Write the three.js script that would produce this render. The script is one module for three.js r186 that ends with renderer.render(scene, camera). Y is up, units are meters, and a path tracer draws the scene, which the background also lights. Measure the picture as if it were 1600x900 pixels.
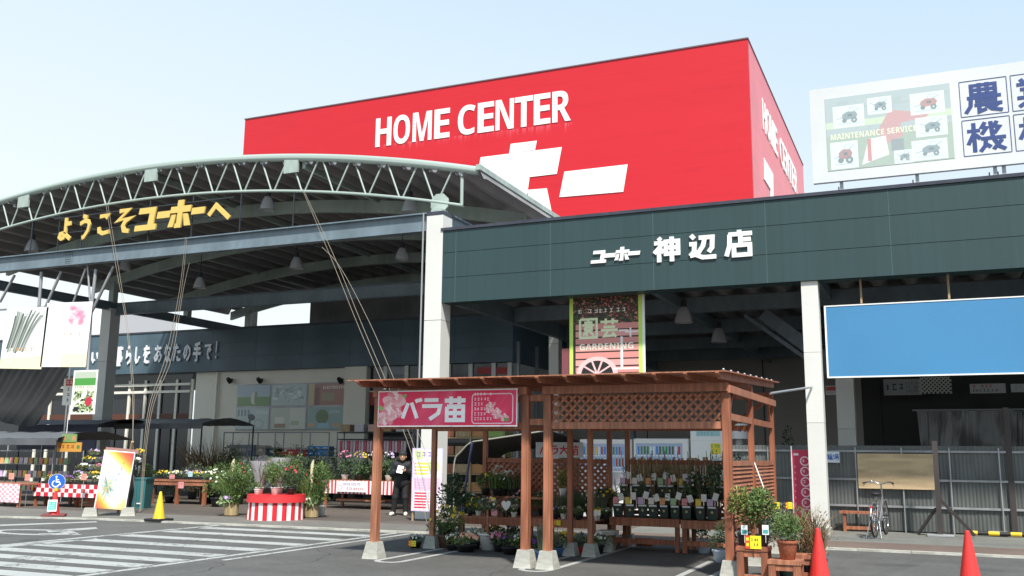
import * as THREE from 'three';
import { mergeGeometries } from 'three/addons/utils/BufferGeometryUtils.js';
import { RoundedBoxGeometry } from 'three/addons/geometries/RoundedBoxGeometry.js';
import { TextGeometry } from 'three/addons/geometries/TextGeometry.js';
import { FontLoader } from 'three/addons/loaders/FontLoader.js';
import { MarchingCubes } from 'three/addons/objects/MarchingCubes.js';

// ---------------------------------------------------------------- camera, sky, sun, exposure
const scene = new THREE.Scene();
const EYE = 1.55, FPX = 1484;
const camera = new THREE.PerspectiveCamera(2 * Math.atan(450 / FPX) * 180 / Math.PI, 16 / 9, 0.1, 900);
camera.rotation.order = 'YXZ';
camera.rotation.set(0.174625, 0.41165, 0.0100425);
camera.position.set(0, EYE, 0);
camera.updateMatrixWorld(true);

const SUN = new THREE.Vector3(0.42, 1.0, 0.58).normalize();
{
  const W = 512, H = 256, d = new Float32Array(W * H * 4);
  const mix = (a, b, t) => a + (b - a) * t, ss = (a, b, x) => { x = Math.min(1, Math.max(0, (x - a) / (b - a))); return x * x * (3 - 2 * x); };
  for (let j = 0; j < H; j++) for (let i = 0; i < W; i++) {
    const el = ((j + 0.5) / H - 0.5) * Math.PI, az = ((i + 0.5) / W) * 2 * Math.PI - Math.PI;
    const e = Math.max(0, el) / (Math.PI / 2);
    // hazy winter sky: near white at the horizon, soft blue higher up; thin veil towards the -x side
    const veil = 0.5 + 0.5 * Math.cos(az - Math.PI);
    const t = Math.pow(ss(0, 0.70, e + 0.15 - 0.22 * veil), 0.75);
    const k = (i + j * W) * 4;
    d[k] = mix(0.525, 0.19, t); d[k + 1] = mix(0.565, 0.335, t); d[k + 2] = mix(0.575, 0.49, t); d[k + 3] = 1;
    if (el < 0) { const g = ss(0, -0.2, el); d[k] = mix(d[k], 0.16, g); d[k + 1] = mix(d[k + 1], 0.16, g); d[k + 2] = mix(d[k + 2], 0.16, g); }
  }
  const sky = new THREE.DataTexture(d, W, H, THREE.RGBAFormat, THREE.FloatType);
  sky.mapping = THREE.EquirectangularReflectionMapping; sky.magFilter = THREE.LinearFilter; sky.minFilter = THREE.LinearFilter; sky.needsUpdate = true;
  scene.background = sky; scene.environment = sky;
}
const sun = new THREE.DirectionalLight(new THREE.Color(1, 0.955, 0.88), 3.6);
sun.position.copy(SUN).multiplyScalar(120).add(new THREE.Vector3(-12, 0, -22)); sun.target.position.set(-12, 0, -22);
sun.castShadow = true; sun.shadow.mapSize.set(4096, 4096); sun.shadow.radius = 8;
Object.assign(sun.shadow.camera, { left: -60, right: 60, top: 60, bottom: -60, near: 1, far: 300 });
scene.add(sun, sun.target);

const renderer = new THREE.WebGLRenderer({ antialias: true });
renderer.setSize(1024, 576);
renderer.toneMapping = THREE.LinearToneMapping;
renderer.toneMappingExposure = 1.87;
renderer.shadowMap.enabled = true;

// ---------------------------------------------------------------- helpers
let seed = 7;
const rnd = () => { seed = (seed * 1664525 + 1013904223) >>> 0; return seed / 4294967296; };
const rr = (a, b) => a + (b - a) * rnd();
const V = (x, y, z) => new THREE.Vector3(x, y, z);
const RC = new THREE.Matrix4().makeRotationFromEuler(camera.rotation);
// a pixel of the 1600 x 900 photograph gives a direction; the ground, a plane z = const or x = const gives the distance
const ray = (px, py) => V((px - 800) / FPX, -(py - 450) / FPX, -1).applyMatrix4(RC);
const G = (px, py, h = 0) => { const d = ray(px, py), t = (h - EYE) / d.y; return V(d.x * t, h, d.z * t); };
const Z = (px, py, z) => { const d = ray(px, py), t = z / d.z; return V(d.x * t, EYE + d.y * t, z); };
const away = (px, py, d, h = 0.03) => { const g = G(px, py, h), l = Math.hypot(g.x, g.z); return V(g.x * (1 + d / l), h, g.z * (1 + d / l)); };
const XP = (px, py, x) => { const d = ray(px, py), t = x / d.x; return V(x, EYE + d.y * t, d.z * t); };

const used = {}, STUFF = new Set(['foliage', 'flowers', 'leaves', 'canes', 'stems', 'berries', 'twigs', 'splice_bolts', 'spokes', 'kale_leaves', 'kale_heart', 'pine', 'straw']);
function numbered(n) { if (!(n in used)) { used[n] = 0; return n; } return n + '_' + String(++used[n]).padStart(3, '0'); }
function thing(name, label, category, pos = [0, 0, 0], group, turn = 0) {
  const o = new THREE.Group(); o.name = numbered(name); o.position.set(...pos); o.rotation.y = turn;
  o.userData = { label, category }; if (group) o.userData.group = group;
  scene.add(o); return o;
}
function mesh(name, geo, mat, parent) {
  const m = new THREE.Mesh(geo, mat); m.name = parent ? name : numbered(name); m.castShadow = m.receiveShadow = true; if (STUFF.has(name)) m.userData.kind = 'stuff';
  (parent || scene).add(m); return m;
}
function tag(o, label, category, group) { o.userData.label = label; o.userData.category = category; if (group) o.userData.group = group; return o; }
function structure(name, geo, mat) { const m = mesh(name, geo, mat); m.userData.kind = 'structure'; return m; }
function copyOf(o, pos, label, group, turn) {
  const c = o.clone(); c.name = numbered(o.name.replace(/_\d{3}$/, '')); c.userData = { ...o.userData };
  if (label) c.userData.label = label; if (group) c.userData.group = group;
  c.position.set(...pos); if (turn !== undefined) c.rotation.y = turn; scene.add(c); return c;
}
// box with uv in metres
function uvBox(w, h, d) {
  const g = new THREE.BoxGeometry(w, h, d), u = g.attributes.uv, s = [[d, h], [d, h], [w, d], [w, d], [w, h], [w, h]];
  for (let f = 0; f < 6; f++) for (let k = 0; k < 4; k++) { const i = f * 4 + k; u.setXY(i, u.getX(i) * s[f][0], u.getY(i) * s[f][1]); }
  return g;
}
function box(name, parent, mat, x, y, z, w, h, d, rx = 0, ry = 0, rz = 0) {      // local centre and size
  const m = mesh(name, uvBox(w, h, d), mat, parent); m.position.set(x, y, z); m.rotation.set(rx, ry, rz); return m;
}
function ext(name, parent, mat, x0, x1, y0, y1, z0, z1) {                          // world extents under an unrotated parent
  const m = mesh(name, uvBox(Math.abs(x1 - x0), Math.abs(y1 - y0), Math.abs(z1 - z0)), mat, parent);
  m.position.set((x0 + x1) / 2, (y0 + y1) / 2, (z0 + z1) / 2); if (parent) m.position.sub(parent.position); return m;
}
const gBox = (x, y, z, w, h, d, ry = 0) => { const g = uvBox(w, h, d); if (ry) g.rotateY(ry); return g.translate(x, y, z); };
function gBar(p, q, r, n = 8) {
  p = Array.isArray(p) ? V(...p) : p; q = Array.isArray(q) ? V(...q) : q;
  const g = new THREE.CylinderGeometry(r, r, p.distanceTo(q), n);
  g.applyQuaternion(new THREE.Quaternion().setFromUnitVectors(V(0, 1, 0), q.clone().sub(p).normalize()));
  return g.translate((p.x + q.x) / 2, (p.y + q.y) / 2, (p.z + q.z) / 2);
}
const bar = (name, parent, mat, p, q, r, n) => mesh(name, gBar(p, q, r, n), mat, parent);
function gBeam(p, q, w, h) {                                                        // rectangular bar between two points, h is upright
  p = Array.isArray(p) ? V(...p) : p; q = Array.isArray(q) ? V(...q) : q;
  const L = p.distanceTo(q), g = uvBox(w, h, L), o = new THREE.Object3D(); o.position.copy(p).add(q).multiplyScalar(0.5); o.lookAt(q.x === p.x && q.z === p.z ? q.clone().add(V(1e-6, 0, 0)) : q); o.updateMatrix();
  return g.applyMatrix4(o.matrix);
}
const beam = (name, parent, mat, p, q, w, h) => mesh(name, gBeam(p, q, w, h), mat, parent);
function gTube(pts, r, seg = 24, rad = 6) { return new THREE.TubeGeometry(new THREE.CatmullRomCurve3(pts.map(p => Array.isArray(p) ? V(...p) : p)), seg, r, rad); }
const lathe = (pts, n = 20) => new THREE.LatheGeometry(pts.map(p => new THREE.Vector2(...p)), n);
const merge = (list) => mergeGeometries(list.map(g => { g = g.index ? g.toNonIndexed() : g; for (const k of Object.keys(g.attributes)) if (!['position', 'normal', 'uv'].includes(k)) g.deleteAttribute(k); return g; }));
function frustum(b, t, h) { const g = new THREE.CylinderGeometry(t * 0.7071, b * 0.7071, h, 4, 1); g.rotateY(Math.PI / 4); return g.toNonIndexed().translate(0, h / 2, 0); }
function flatNormals(g) { g = g.index ? g.toNonIndexed() : g; g.computeVertexNormals(); return g; }

// ---- textures
function hash(x, y, s) { let h = (x * 374761393 + y * 668265263 + s * 1442695041) | 0; h = Math.imul(h ^ (h >>> 13), 1274126177); return ((h ^ (h >>> 16)) >>> 0) / 4294967296; }
function vnoise(x, y, per, s) {
  const xi = Math.floor(x), yi = Math.floor(y), fx = x - xi, fy = y - yi, u = fx * fx * (3 - 2 * fx), v = fy * fy * (3 - 2 * fy), w = (a) => ((a % per) + per) % per;
  const a = hash(w(xi), w(yi), s), b = hash(w(xi + 1), w(yi), s), c = hash(w(xi), w(yi + 1), s), d = hash(w(xi + 1), w(yi + 1), s);
  return a + (b - a) * u + (c - a) * v + (a - b - c + d) * u * v;
}
function noiseTex(size, layers, lo, hi, metres, s = 1, tint, srgb = true) {        // layers: [[cells per tile, weight, stretchY]]
  const d = new Uint8Array(size * size * 4), tw = layers.reduce((a, l) => a + l[1], 0);
  for (let j = 0; j < size; j++) for (let i = 0; i < size; i++) {
    let n = 0; layers.forEach((l, k) => { const px = l[0], py = l[2] || l[0]; n += l[1] * vnoise(i / size * px, j / size * py, 1e9, s + k * 17) * 1; });
    n = lo + (hi - lo) * n / tw; const k = (i + j * size) * 4;
    for (let c = 0; c < 3; c++) d[k + c] = Math.max(0, Math.min(255, 255 * n * (tint ? 1 + (tint[c] - 1) * (n - lo) / (hi - lo) : 1)));
    d[k + 3] = 255;
  }
  const t = new THREE.DataTexture(d, size, size); t.wrapS = t.wrapT = THREE.MirroredRepeatWrapping; t.magFilter = THREE.LinearFilter; t.minFilter = THREE.LinearMipmapLinearFilter; t.generateMipmaps = true;
  if (srgb) t.colorSpace = THREE.SRGBColorSpace; t.repeat.set(1 / metres, 1 / metres); t.needsUpdate = true; return t;
}
const tConc = noiseTex(512, [[6, 1], [30, 0.7], [200, 0.6]], 0.70, 1.06, 3, 3);
const tPaint = noiseTex(256, [[3, 1], [14, 0.6], [60, 0.3]], 0.84, 1.05, 4, 5);
const tClean = noiseTex(256, [[2, 1], [9, 0.5], [90, 0.25]], 0.94, 1.03, 5, 6);
const tStreak = noiseTex(512, [[60, 1, 2], [180, 0.8, 5], [5, 0.9, 4]], 0.90, 1.06, 5, 8);
const tWood = noiseTex(512, [[60, 1, 3], [160, 0.7, 6], [8, 0.6, 5]], 0.62, 1.12, 1.2, 11);
const tSteel = noiseTex(256, [[4, 1], [24, 0.5, 8]], 0.80, 1.06, 3, 21);
const tGrain = noiseTex(256, [[120, 1], [40, 0.6]], 0.6, 1.1, 0.6, 9);
const bGrain = noiseTex(256, [[120, 1], [40, 0.6]], 0, 1, 0.6, 9, null, false);
function M(color, rough = 0.7, o = {}) {
  const { metal = 0, ...rest } = o;
  const m = new THREE.MeshPhysicalMaterial({ color: Array.isArray(color) ? new THREE.Color().setRGB(...color) : new THREE.Color(color), roughness: rough, metalness: metal, side: THREE.DoubleSide, ...rest });
  return m;
}
function canvasTex(w, h, draw) {
  const c = document.createElement('canvas'); c.width = w; c.height = h; const x = c.getContext('2d'); draw(x, w, h);
  const t = new THREE.CanvasTexture(c); t.colorSpace = THREE.SRGBColorSpace; t.anisotropy = 8; return t;
}
const print = (w, h, draw, rough = 0.55) => M(0xffffff, rough, { map: canvasTex(w, h, draw) });

const mat = {
  column: M([0.71, 0.705, 0.66], 0.5, { map: tClean }),
  cream: M([0.84, 0.81, 0.70], 0.7, { map: tClean }),
  fascia: M([0.024, 0.056, 0.059], 0.5, { map: tStreak }),
  fasciaCap: M([0.055, 0.06, 0.085], 0.4, { map: tSteel }),
  beamGrey: M([0.19, 0.25, 0.29], 0.45, { map: tSteel }),
  beamDark: M([0.035, 0.042, 0.048], 0.55, { map: tSteel }),
  mint: M([0.45, 0.54, 0.49], 0.45, { map: tSteel }),
  deck: M([0.27, 0.26, 0.262], 0.6, { map: tSteel }),
  galv: M([0.42, 0.43, 0.44], 0.42, { metal: 0.35, map: tSteel }),
  white: M([0.80, 0.80, 0.78], 0.5),
  letter: M([0.84, 0.84, 0.82], 0.4),
  yellowLetter: M([0.72, 0.50, 0.13], 0.45),
  glassDark: M([0.02, 0.022, 0.025], 0.08),
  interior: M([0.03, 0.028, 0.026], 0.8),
  timber: M([0.50, 0.36, 0.20], 0.7, { map: tWood }),
  concrete: M([0.52, 0.51, 0.45], 0.85, { map: tConc }),
  black: M([0.015, 0.015, 0.017], 0.6),
  blackGloss: M([0.012, 0.012, 0.014], 0.25),
  tarpBlack: M([0.02, 0.021, 0.024], 0.7),
  navy: M([0.015, 0.02, 0.05], 0.7),
  red: M([0.62, 0.03, 0.035], 0.5),
  terracotta: M([0.45, 0.13, 0.06], 0.75, { map: tGrain }),
  potGreen: M([0.012, 0.035, 0.03], 0.45),
  potBlack: M([0.014, 0.014, 0.015], 0.5),
  potWhite: M([0.68, 0.67, 0.62], 0.55),
  soil: M([0.03, 0.02, 0.014], 0.95),
  chrome: M([0.55, 0.55, 0.56], 0.22, { metal: 1 }),
  rope: M([0.30, 0.255, 0.20], 0.85),
  tagWhite: M([0.80, 0.80, 0.78], 0.5),
  skin: M([0.45, 0.24, 0.16], 0.55),
};

// stained timber: boards from the same stack, each its own tone
const woods = [[0.43, 0.155, 0.078], [0.47, 0.175, 0.09], [0.40, 0.135, 0.066], [0.50, 0.20, 0.11]].map(c => M(c, 0.62, { map: tWood }));
const pickWood = { get() { return woods[Math.floor(rnd() * 4)]; } };
for (const k of ['wood', 'woodDark', 'woodPale']) Object.defineProperty(mat, k, pickWood);

// ---------------------------------------------------------------- lettering: strokes in a 100 x 100 box, y down
const S = (t) => t.split('|').map(s => s.trim().split(/\s+/).map(p => p.split(',').map(Number)));
const GL = {
  'よ': S('52,4 52,70 45,86 28,90 15,82 20,70 38,68 60,78 88,95|52,32 85,28'), 'う': S('32,6 62,14|14,38 45,28 70,30 80,45 72,70 50,92 34,98'),
  'こ': S('22,18 72,16 60,28|20,62 22,80 45,90 86,85'), 'そ': S('25,10 70,8 18,48 90,38 56,52 46,70 52,88 76,92'), 'へ': S('4,62 35,26 96,80'),
  'ら': S('40,6 60,16|28,25 25,60 60,45 82,58 78,82 45,95'), 'し': S('30,6 28,75 45,92 70,85 88,62'), 'を': S('18,22 80,18|48,4 25,52 50,42 58,68|85,40 40,65 38,88 60,94 85,92'),
  'あ': S('15,25 82,20|42,4 42,60 48,86|65,38 45,80 25,88 14,74 30,55 65,48 88,65 80,85 60,96'), 'な': S('12,25 52,20|35,4 12,55|65,20 88,35|65,40 65,80 50,92 35,82 45,72 65,75 90,94'),
  'た': S('12,25 60,22|38,4 12,94|52,48 88,45|52,70 58,88 92,88'), 'の': S('52,18 42,65 25,78 12,60 25,28 55,15 85,32 88,60 70,85 50,93'), '手': S('78,6 22,16|14,34 86,34|6,58 94,58|50,14 50,88 34,96'),
  'で': S('8,22 88,18 55,42 48,65 60,85 82,92|70,42 78,56|84,36 93,50'), '!': S('52,3 48,64|47,80 47,94'),
  '暮': S('8,12 92,12|32,2 32,24|66,2 66,24|30,28 70,28 70,52 30,52 30,28|30,40 70,40|5,62 95,62|45,54 12,80|58,62 92,80|33,72 67,72 67,98 33,98 33,72|33,85 67,85'),
  '住': S('28,4 8,42|18,30 18,97|60,3 68,16|40,25 92,25|42,55 88,55|34,92 98,92|65,25 65,92'), 'ま': S('18,22 82,22|20,45 80,45|52,4 52,78 38,92 22,84 32,72 55,74 84,94'), 'い': S('20,18 22,65 35,82 46,68|70,22 86,62'),
  '神': S('20,3 29,14|4,24 38,24 4,64|22,45 22,99|26,48 40,62|48,20 93,20 93,68 48,68 48,20|48,44 93,44|70,2 70,99'), '辺': S('10,6 22,20|4,40 22,40 20,70 6,84|6,84 25,80 50,92 98,92|38,18 86,18 84,58 72,74|60,18 52,50 34,76'),
  '店': S('50,1 50,14|12,16 95,16|16,16 14,60 3,97|54,24 54,56|54,38 90,38|30,58 86,58 86,95 30,95 30,58'),
  '農': S('20,8 80,8 80,38 20,38 20,8|20,23 80,23|40,1 40,38|60,1 60,38|8,48 94,48|18,48 16,75 3,97|28,60 84,60|26,73 96,73|38,73 38,95 56,88|54,73 70,90 96,97|86,76 68,85'),
  '業': S('35,1 35,22|62,1 62,22|14,6 22,20|86,6 77,20|4,24 96,24|29,27 36,37|71,27 64,37|12,40 88,40|20,53 80,53|4,67 96,67|50,40 50,99|46,68 8,95|54,68 94,95'),
  '機': S('2,28 35,28|19,2 19,98|19,35 3,72|22,40 35,56|48,3 40,18 51,22 38,42|78,3 70,18 83,22 70,42|36,56 98,56|62,2 66,55 80,85 96,96|48,56 46,78 33,97|44,72 60,85|88,64 66,93'),
  '械': S('2,28 35,28|19,2 19,98|19,35 3,72|22,40 35,56|38,26 98,26|72,2 76,60 96,96|84,5 93,16|38,58 66,58|46,40 44,75 35,96|58,40 58,96|91,45 68,93'),
  'バ': S('34,22 9,92|50,20 77,92|72,4 80,20|87,1 96,16'), 'ラ': S('20,12 82,12|10,38 90,38 82,70 44,96'), '苗': S('4,20 96,20|32,4 32,35|68,4 68,35|14,44 86,44 86,96 14,96 14,44|14,69 86,69|50,44 50,96'),
  '大': S('6,35 94,35|50,4 45,50 8,96|52,45 94,96'), '園': S('6,4 94,4 94,96 6,96 6,4|28,20 72,20|50,10 50,33|18,33 82,33|33,43 67,43 67,57 33,57 33,43|50,57 22,84|42,68 42,87|50,60 80,86'),
  '芸': S('4,20 96,20|32,4 32,34|68,4 68,34|20,46 80,46|6,62 94,62|45,62 24,92 80,89|66,74 86,97'), '輪': S('4,15 44,15|8,28 40,28 40,60 8,60 8,28|8,44 40,44|2,74 46,74|24,3 24,98|72,2 48,34|72,2 98,34|58,36 86,36|52,48 94,48 94,97|52,48 52,97|66,48 66,95|80,48 80,95|52,70 94,70'),
  '場': S('3,32 36,32|20,6 20,82|3,86 38,74|48,5 88,5 88,38 48,38 48,5|48,21 88,21|40,50 98,50|54,50 40,74|54,62 92,62 86,92 76,97|68,62 52,90'), '駐': S('10,8 46,8|10,8 10,58 48,58 44,94 36,96|10,24 42,24|10,41 42,41|28,8 28,58|6,72 4,90|17,70 19,84|28,70 31,82|68,2 76,14|54,24 98,24|56,54 96,54|50,93 100,93|76,24 76,93'),
};
// the slanted block letters of the shop's own mark, as filled outlines
const LOGO = {
  'ユ': [[[20, 8], [96, 8], [86, 74], [100, 74], [97, 96], [0, 96], [3, 74], [60, 74], [67, 31], [16, 31]]],
  'ー': [[[8, 36], [102, 36], [95, 64], [1, 64]]],
  'ホ': [[[12, 22], [102, 22], [98, 45], [8, 45]], [[42, 0], [68, 0], [65.2, 21.6], [39.2, 21.6]], [[42, 45.4], [64, 45.4], [58, 100], [30, 100], [33, 84], [38, 84]], [[16, 51], [35, 51], [24, 95], [0, 95]], [[67, 51], [85, 51], [98, 95], [74, 95]]],
};
// outline of a stroke with mitred joints
function strokeOutline(pts, w) {
  const L = [], R = [], n = pts.length, closed = n > 3 && pts[0][0] === pts[n - 1][0] && pts[0][1] === pts[n - 1][1];
  const dir = (a, b) => { const l = Math.hypot(b[0] - a[0], b[1] - a[1]) || 1; return [(b[0] - a[0]) / l, (b[1] - a[1]) / l]; };
  for (let i = 0; i < n; i++) {
    let d0 = i > 0 ? dir(pts[i - 1], pts[i]) : closed ? dir(pts[n - 2], pts[0]) : null, d1 = i < n - 1 ? dir(pts[i], pts[i + 1]) : closed ? dir(pts[0], pts[1]) : null;
    d0 = d0 || d1; d1 = d1 || d0;
    let nx = -(d0[1] + d1[1]), ny = d0[0] + d1[0]; const l = Math.hypot(nx, ny) || 1; nx /= l; ny /= l;
    const c = Math.max(0.45, nx * -d1[1] + ny * d1[0]), k = w / 2 / c;
    L.push([pts[i][0] + nx * k, pts[i][1] + ny * k]); R.push([pts[i][0] - nx * k, pts[i][1] - ny * k]);
  }
  return { L, R };
}
function glyphGeo(ch, w, h, weight, depth, logo) {                                   // origin at the lower left corner of its box
  const list = [];
  const sh = (poly) => new THREE.Shape(poly.map(p => new THREE.Vector2(p[0] / 100 * w, (1 - p[1] / 100) * h)));
  if (logo) LOGO[ch].forEach(p => list.push(new THREE.ExtrudeGeometry(sh(p), { depth, bevelEnabled: false })));
  else GL[ch].forEach((s, k) => {
    const { L, R } = strokeOutline(s, weight);
    for (let i = 0; i + 1 < L.length; i++) list.push(new THREE.ExtrudeGeometry(sh([L[i], L[i + 1], R[i + 1], R[i]]), { depth: depth + Math.max(0.0005, depth * 0.04) * k + 0.0003 * (i % 2), bevelEnabled: false }));
  });
  return merge(list);
}
function drawGlyph(x, ch, X, Y, w, h, weight, color, logo) {                         // on a canvas
  x.save(); x.translate(X, Y); x.scale(w / 100, h / 100); x.fillStyle = x.strokeStyle = color; x.lineWidth = weight; x.lineJoin = 'miter'; x.lineCap = 'butt';
  if (logo) LOGO[ch].forEach(p => { x.beginPath(); p.forEach((q, i) => i ? x.lineTo(...q) : x.moveTo(...q)); x.fill(); });
  else GL[ch].forEach(s => { x.beginPath(); s.forEach((q, i) => i ? x.lineTo(...q) : x.moveTo(...q)); x.stroke(); });
  x.restore();
}
function scribble(x, X, Y, w, h, color, rows, s) {                                   // print too small to read in the photograph
  const r0 = seed; seed = s; x.fillStyle = color; const rh = h / rows;
  for (let r = 0; r < rows; r++) for (let cx = X; cx < X + w - rh * 0.5; cx += rh * rr(0.55, 0.85)) if (rnd() > 0.12) { const k = rr(0.3, 0.5) * rh; x.fillRect(cx, Y + r * rh + rh * rr(0.12, 0.3), k, rh * 0.12); x.fillRect(cx + k * rr(0.1, 0.7), Y + r * rh + rh * 0.15, rh * 0.1, rh * 0.6); x.fillRect(cx, Y + r * rh + rh * rr(0.5, 0.66), k, rh * 0.11); }
  seed = r0;
}
const font = await new FontLoader().loadAsync('fonts/droid/droid_sans_bold.typeface.json');
function latinGeo(ch, w, h, depth) {
  const g = new TextGeometry(ch, { font, size: 1, depth: 1, curveSegments: 6, bevelEnabled: false }); g.computeBoundingBox(); const b = g.boundingBox;
  g.translate(-b.min.x, -b.min.y, 0); g.scale(w / (b.max.x - b.min.x), h / (b.max.y - b.min.y), depth); return g;
}

// ---------------------------------------------------------------- ground
const tAsph = canvasTex(2048, 2048, (x, W) => {                                        // 18 m of worn asphalt: grit, patches, stains, cracks, tyre marks
  const im = x.createImageData(W, W); for (let j = 0; j < W; j++) for (let i = 0; i < W; i++) { const u = i / W, v = j / W, n = 0.30 * vnoise(u * 7, v * 7, 1e9, 1) + 0.25 * vnoise(u * 40, v * 40, 1e9, 2) + 0.2 * vnoise(u * 260, v * 260, 1e9, 3) + 0.5 * hash(i, j, 4), k = (i + j * W) * 4, g = 150 + 84 * n; im.data[k] = g + 1; im.data[k + 1] = g; im.data[k + 2] = g - 2; im.data[k + 3] = 255; } x.putImageData(im, 0, 0);
  for (let i = 0; i < 26; i++) { x.fillStyle = `rgba(${rnd() > 0.5 ? '90,88,86' : '235,232,226'},${rr(0.05, 0.13)})`; x.save(); x.translate(rr(0, W), rr(0, W)); x.rotate(rr(-0.2, 0.2)); x.fillRect(0, 0, rr(80, 420), rr(60, 260)); x.restore(); }
  for (let i = 0; i < 90; i++) { x.fillStyle = `rgba(60,58,56,${rr(0.06, 0.22)})`; x.beginPath(); x.ellipse(rr(0, W), rr(0, W), rr(4, 40), rr(4, 26), rr(0, 3), 0, 7); x.fill(); }
  for (let i = 0; i < 34; i++) { x.strokeStyle = `rgba(70,68,66,${rr(0.03, 0.08)})`; x.lineWidth = rr(12, 24); x.beginPath(); const a = rr(0, W), b = rr(0, W); x.moveTo(a, b); x.quadraticCurveTo(a + rr(-200, 200), b + rr(200, 500), a + rr(-500, 500), b + rr(400, 1200)); x.stroke(); }
  for (let i = 0; i < 16; i++) { x.strokeStyle = 'rgba(52,50,48,0.55)'; x.lineWidth = rr(1, 2.4); x.beginPath(); let a = rr(0, W), b = rr(0, W), d = rr(0, 6.28); x.moveTo(a, b); for (let k = 0; k < 40; k++) { d += rr(-0.5, 0.5); a += Math.cos(d) * 16; b += Math.sin(d) * 16; x.lineTo(a, b); } x.stroke(); }
  for (let i = 0; i < 500; i++) { x.fillStyle = `rgba(240,238,230,${rr(0.2, 0.6)})`; x.fillRect(rr(0, W), rr(0, W), rr(1, 3), rr(1, 3)); }
});
tAsph.wrapS = tAsph.wrapT = THREE.MirroredRepeatWrapping; tAsph.repeat.set(1 / 18, 1 / 18);
const mAsph = M([0.15, 0.148, 0.143], 0.92, { map: tAsph, bumpMap: bGrain, bumpScale: 0.004 });
const flat = (pts, y, thick) => {                                                     // polygon in x,z; slab of given thickness below y
  const s = new THREE.Shape(pts.map(p => new THREE.Vector2(p[0], -p[1]))), g = new THREE.ExtrudeGeometry(s, { depth: thick, bevelEnabled: false });
  return g.rotateX(-Math.PI / 2).translate(0, y - thick, 0);
};
{
  const g = new THREE.PlaneGeometry(700, 700, 1, 1).rotateX(-Math.PI / 2), p = g.attributes.position, u = g.attributes.uv;
  for (let i = 0; i < p.count; i++) u.setXY(i, p.getX(i), p.getZ(i));
  structure('parking_lot', g, mAsph);
}
const kerbL = [[-60, -8], [-27, -14], [-20.05, -16.1], [-17.9, -16.7], [-14.45, -16.9], [-9.9, -17.05], [-6.5, -17.5], [-1.25, -17.75], [1.3, -17.76], [30, -17.8]];
const tPave = noiseTex(512, [[3, 1], [17, 0.8], [90, 0.6], [300, 0.9]], 0.72, 1.10, 5, 41, [1, 0.985, 0.96]);
const mPave = M([0.165, 0.158, 0.145], 0.88, { map: tPave }), mPaveBrick = M([0.115, 0.096, 0.083], 0.88, { map: tPave }), mPaveR = M([0.19, 0.195, 0.18], 0.88, { map: tPave });
structure('pavement', flat([...kerbL.map(p => [p[0], p[1] - 0.14]), [30, -19.30], [-6, -19.30], [-10, -19.0], [-14, -18.9], [-19, -18.75], [-60, -18.7]], 0.03, 0.2), mPave);
structure('brick_paving', flat([[-60, -18.7], [-19, -18.75], [-14, -18.9], [-10, -19.0], [-6, -19.30], [-6, -41], [-60, -41]], 0.03, 0.2), mPaveBrick);
structure('paving_strip', flat([[-5.9, -17.85], [30, -17.95], [30, -19.28], [-5.9, -19.28]], 0.034, 0.02), M([0.165, 0.12, 0.10], 0.88, { map: tPave }));
structure('concrete_walkway', flat([[-6, -19.30], [30, -19.30], [30, -41], [-6, -41]], 0.03, 0.2), mPaveR);
{
  const k = new THREE.Group(); k.name = 'kerb'; k.userData.kind = 'structure'; scene.add(k);
  for (let i = 0; i + 1 < kerbL.length; i++) {
    const a = V(kerbL[i][0], 0, kerbL[i][1]), b = V(kerbL[i + 1][0], 0, kerbL[i + 1][1]), n = Math.max(1, Math.round(a.distanceTo(b) / 1.0));
    for (let j = 0; j < n; j++) {
      const p = a.clone().lerp(b, j / n), q = a.clone().lerp(b, (j + 1) / n), d = q.clone().sub(p).normalize().multiplyScalar(0.004); p.add(d); q.sub(d);
      p.y = q.y = -0.03; p.z -= 0.07; q.z -= 0.07; beam('kerb_stone', k, mat.concrete, p, q, 0.14, 0.135);
    }
  }
}
// painted markings, each stripe a sheet 4 mm above the asphalt with worn paint
const tWorn = canvasTex(1024, 1024, (x, W) => { const im = x.createImageData(W, W); for (let j = 0; j < W; j++) for (let i = 0; i < W; i++) { const u = i / W, v = j / W, n = 0.4 * vnoise(u * 9, v * 9, 1e9, 11) + 0.35 * vnoise(u * 60, v * 60, 1e9, 12) + 0.45 * vnoise(u * 300, v * 300, 1e9, 13), k = (i + j * W) * 4, w = n > 0.78 ? Math.max(0.45, 1 - (n - 0.78) * 6) : 1, g = (205 + 50 * hash(i, j, 14) * 0.6 + 20 * vnoise(u * 5, v * 5, 1e9, 15)) * w; im.data[k] = im.data[k + 1] = Math.min(255, g); im.data[k + 2] = Math.min(255, g - 2); im.data[k + 3] = 255; } x.putImageData(im, 0, 0); });
tWorn.wrapS = tWorn.wrapT = THREE.MirroredRepeatWrapping; tWorn.repeat.set(1 / 3, 1 / 3);
const mLine = M([0.46, 0.47, 0.46], 0.8, { map: tWorn });
function marking(name, label, list, y = 0.005) {
  const g = new THREE.Group(); g.name = numbered(name); g.userData = { kind: 'structure', label }; scene.add(g);
  for (const pts of list) mesh('painted_stripe', flat(pts, y, 0.004), mLine, g);
  return g;
}
const rect = (x0, x1, z0, z1) => [[x0, z0], [x1, z0], [x1, z1], [x0, z1]];
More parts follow.
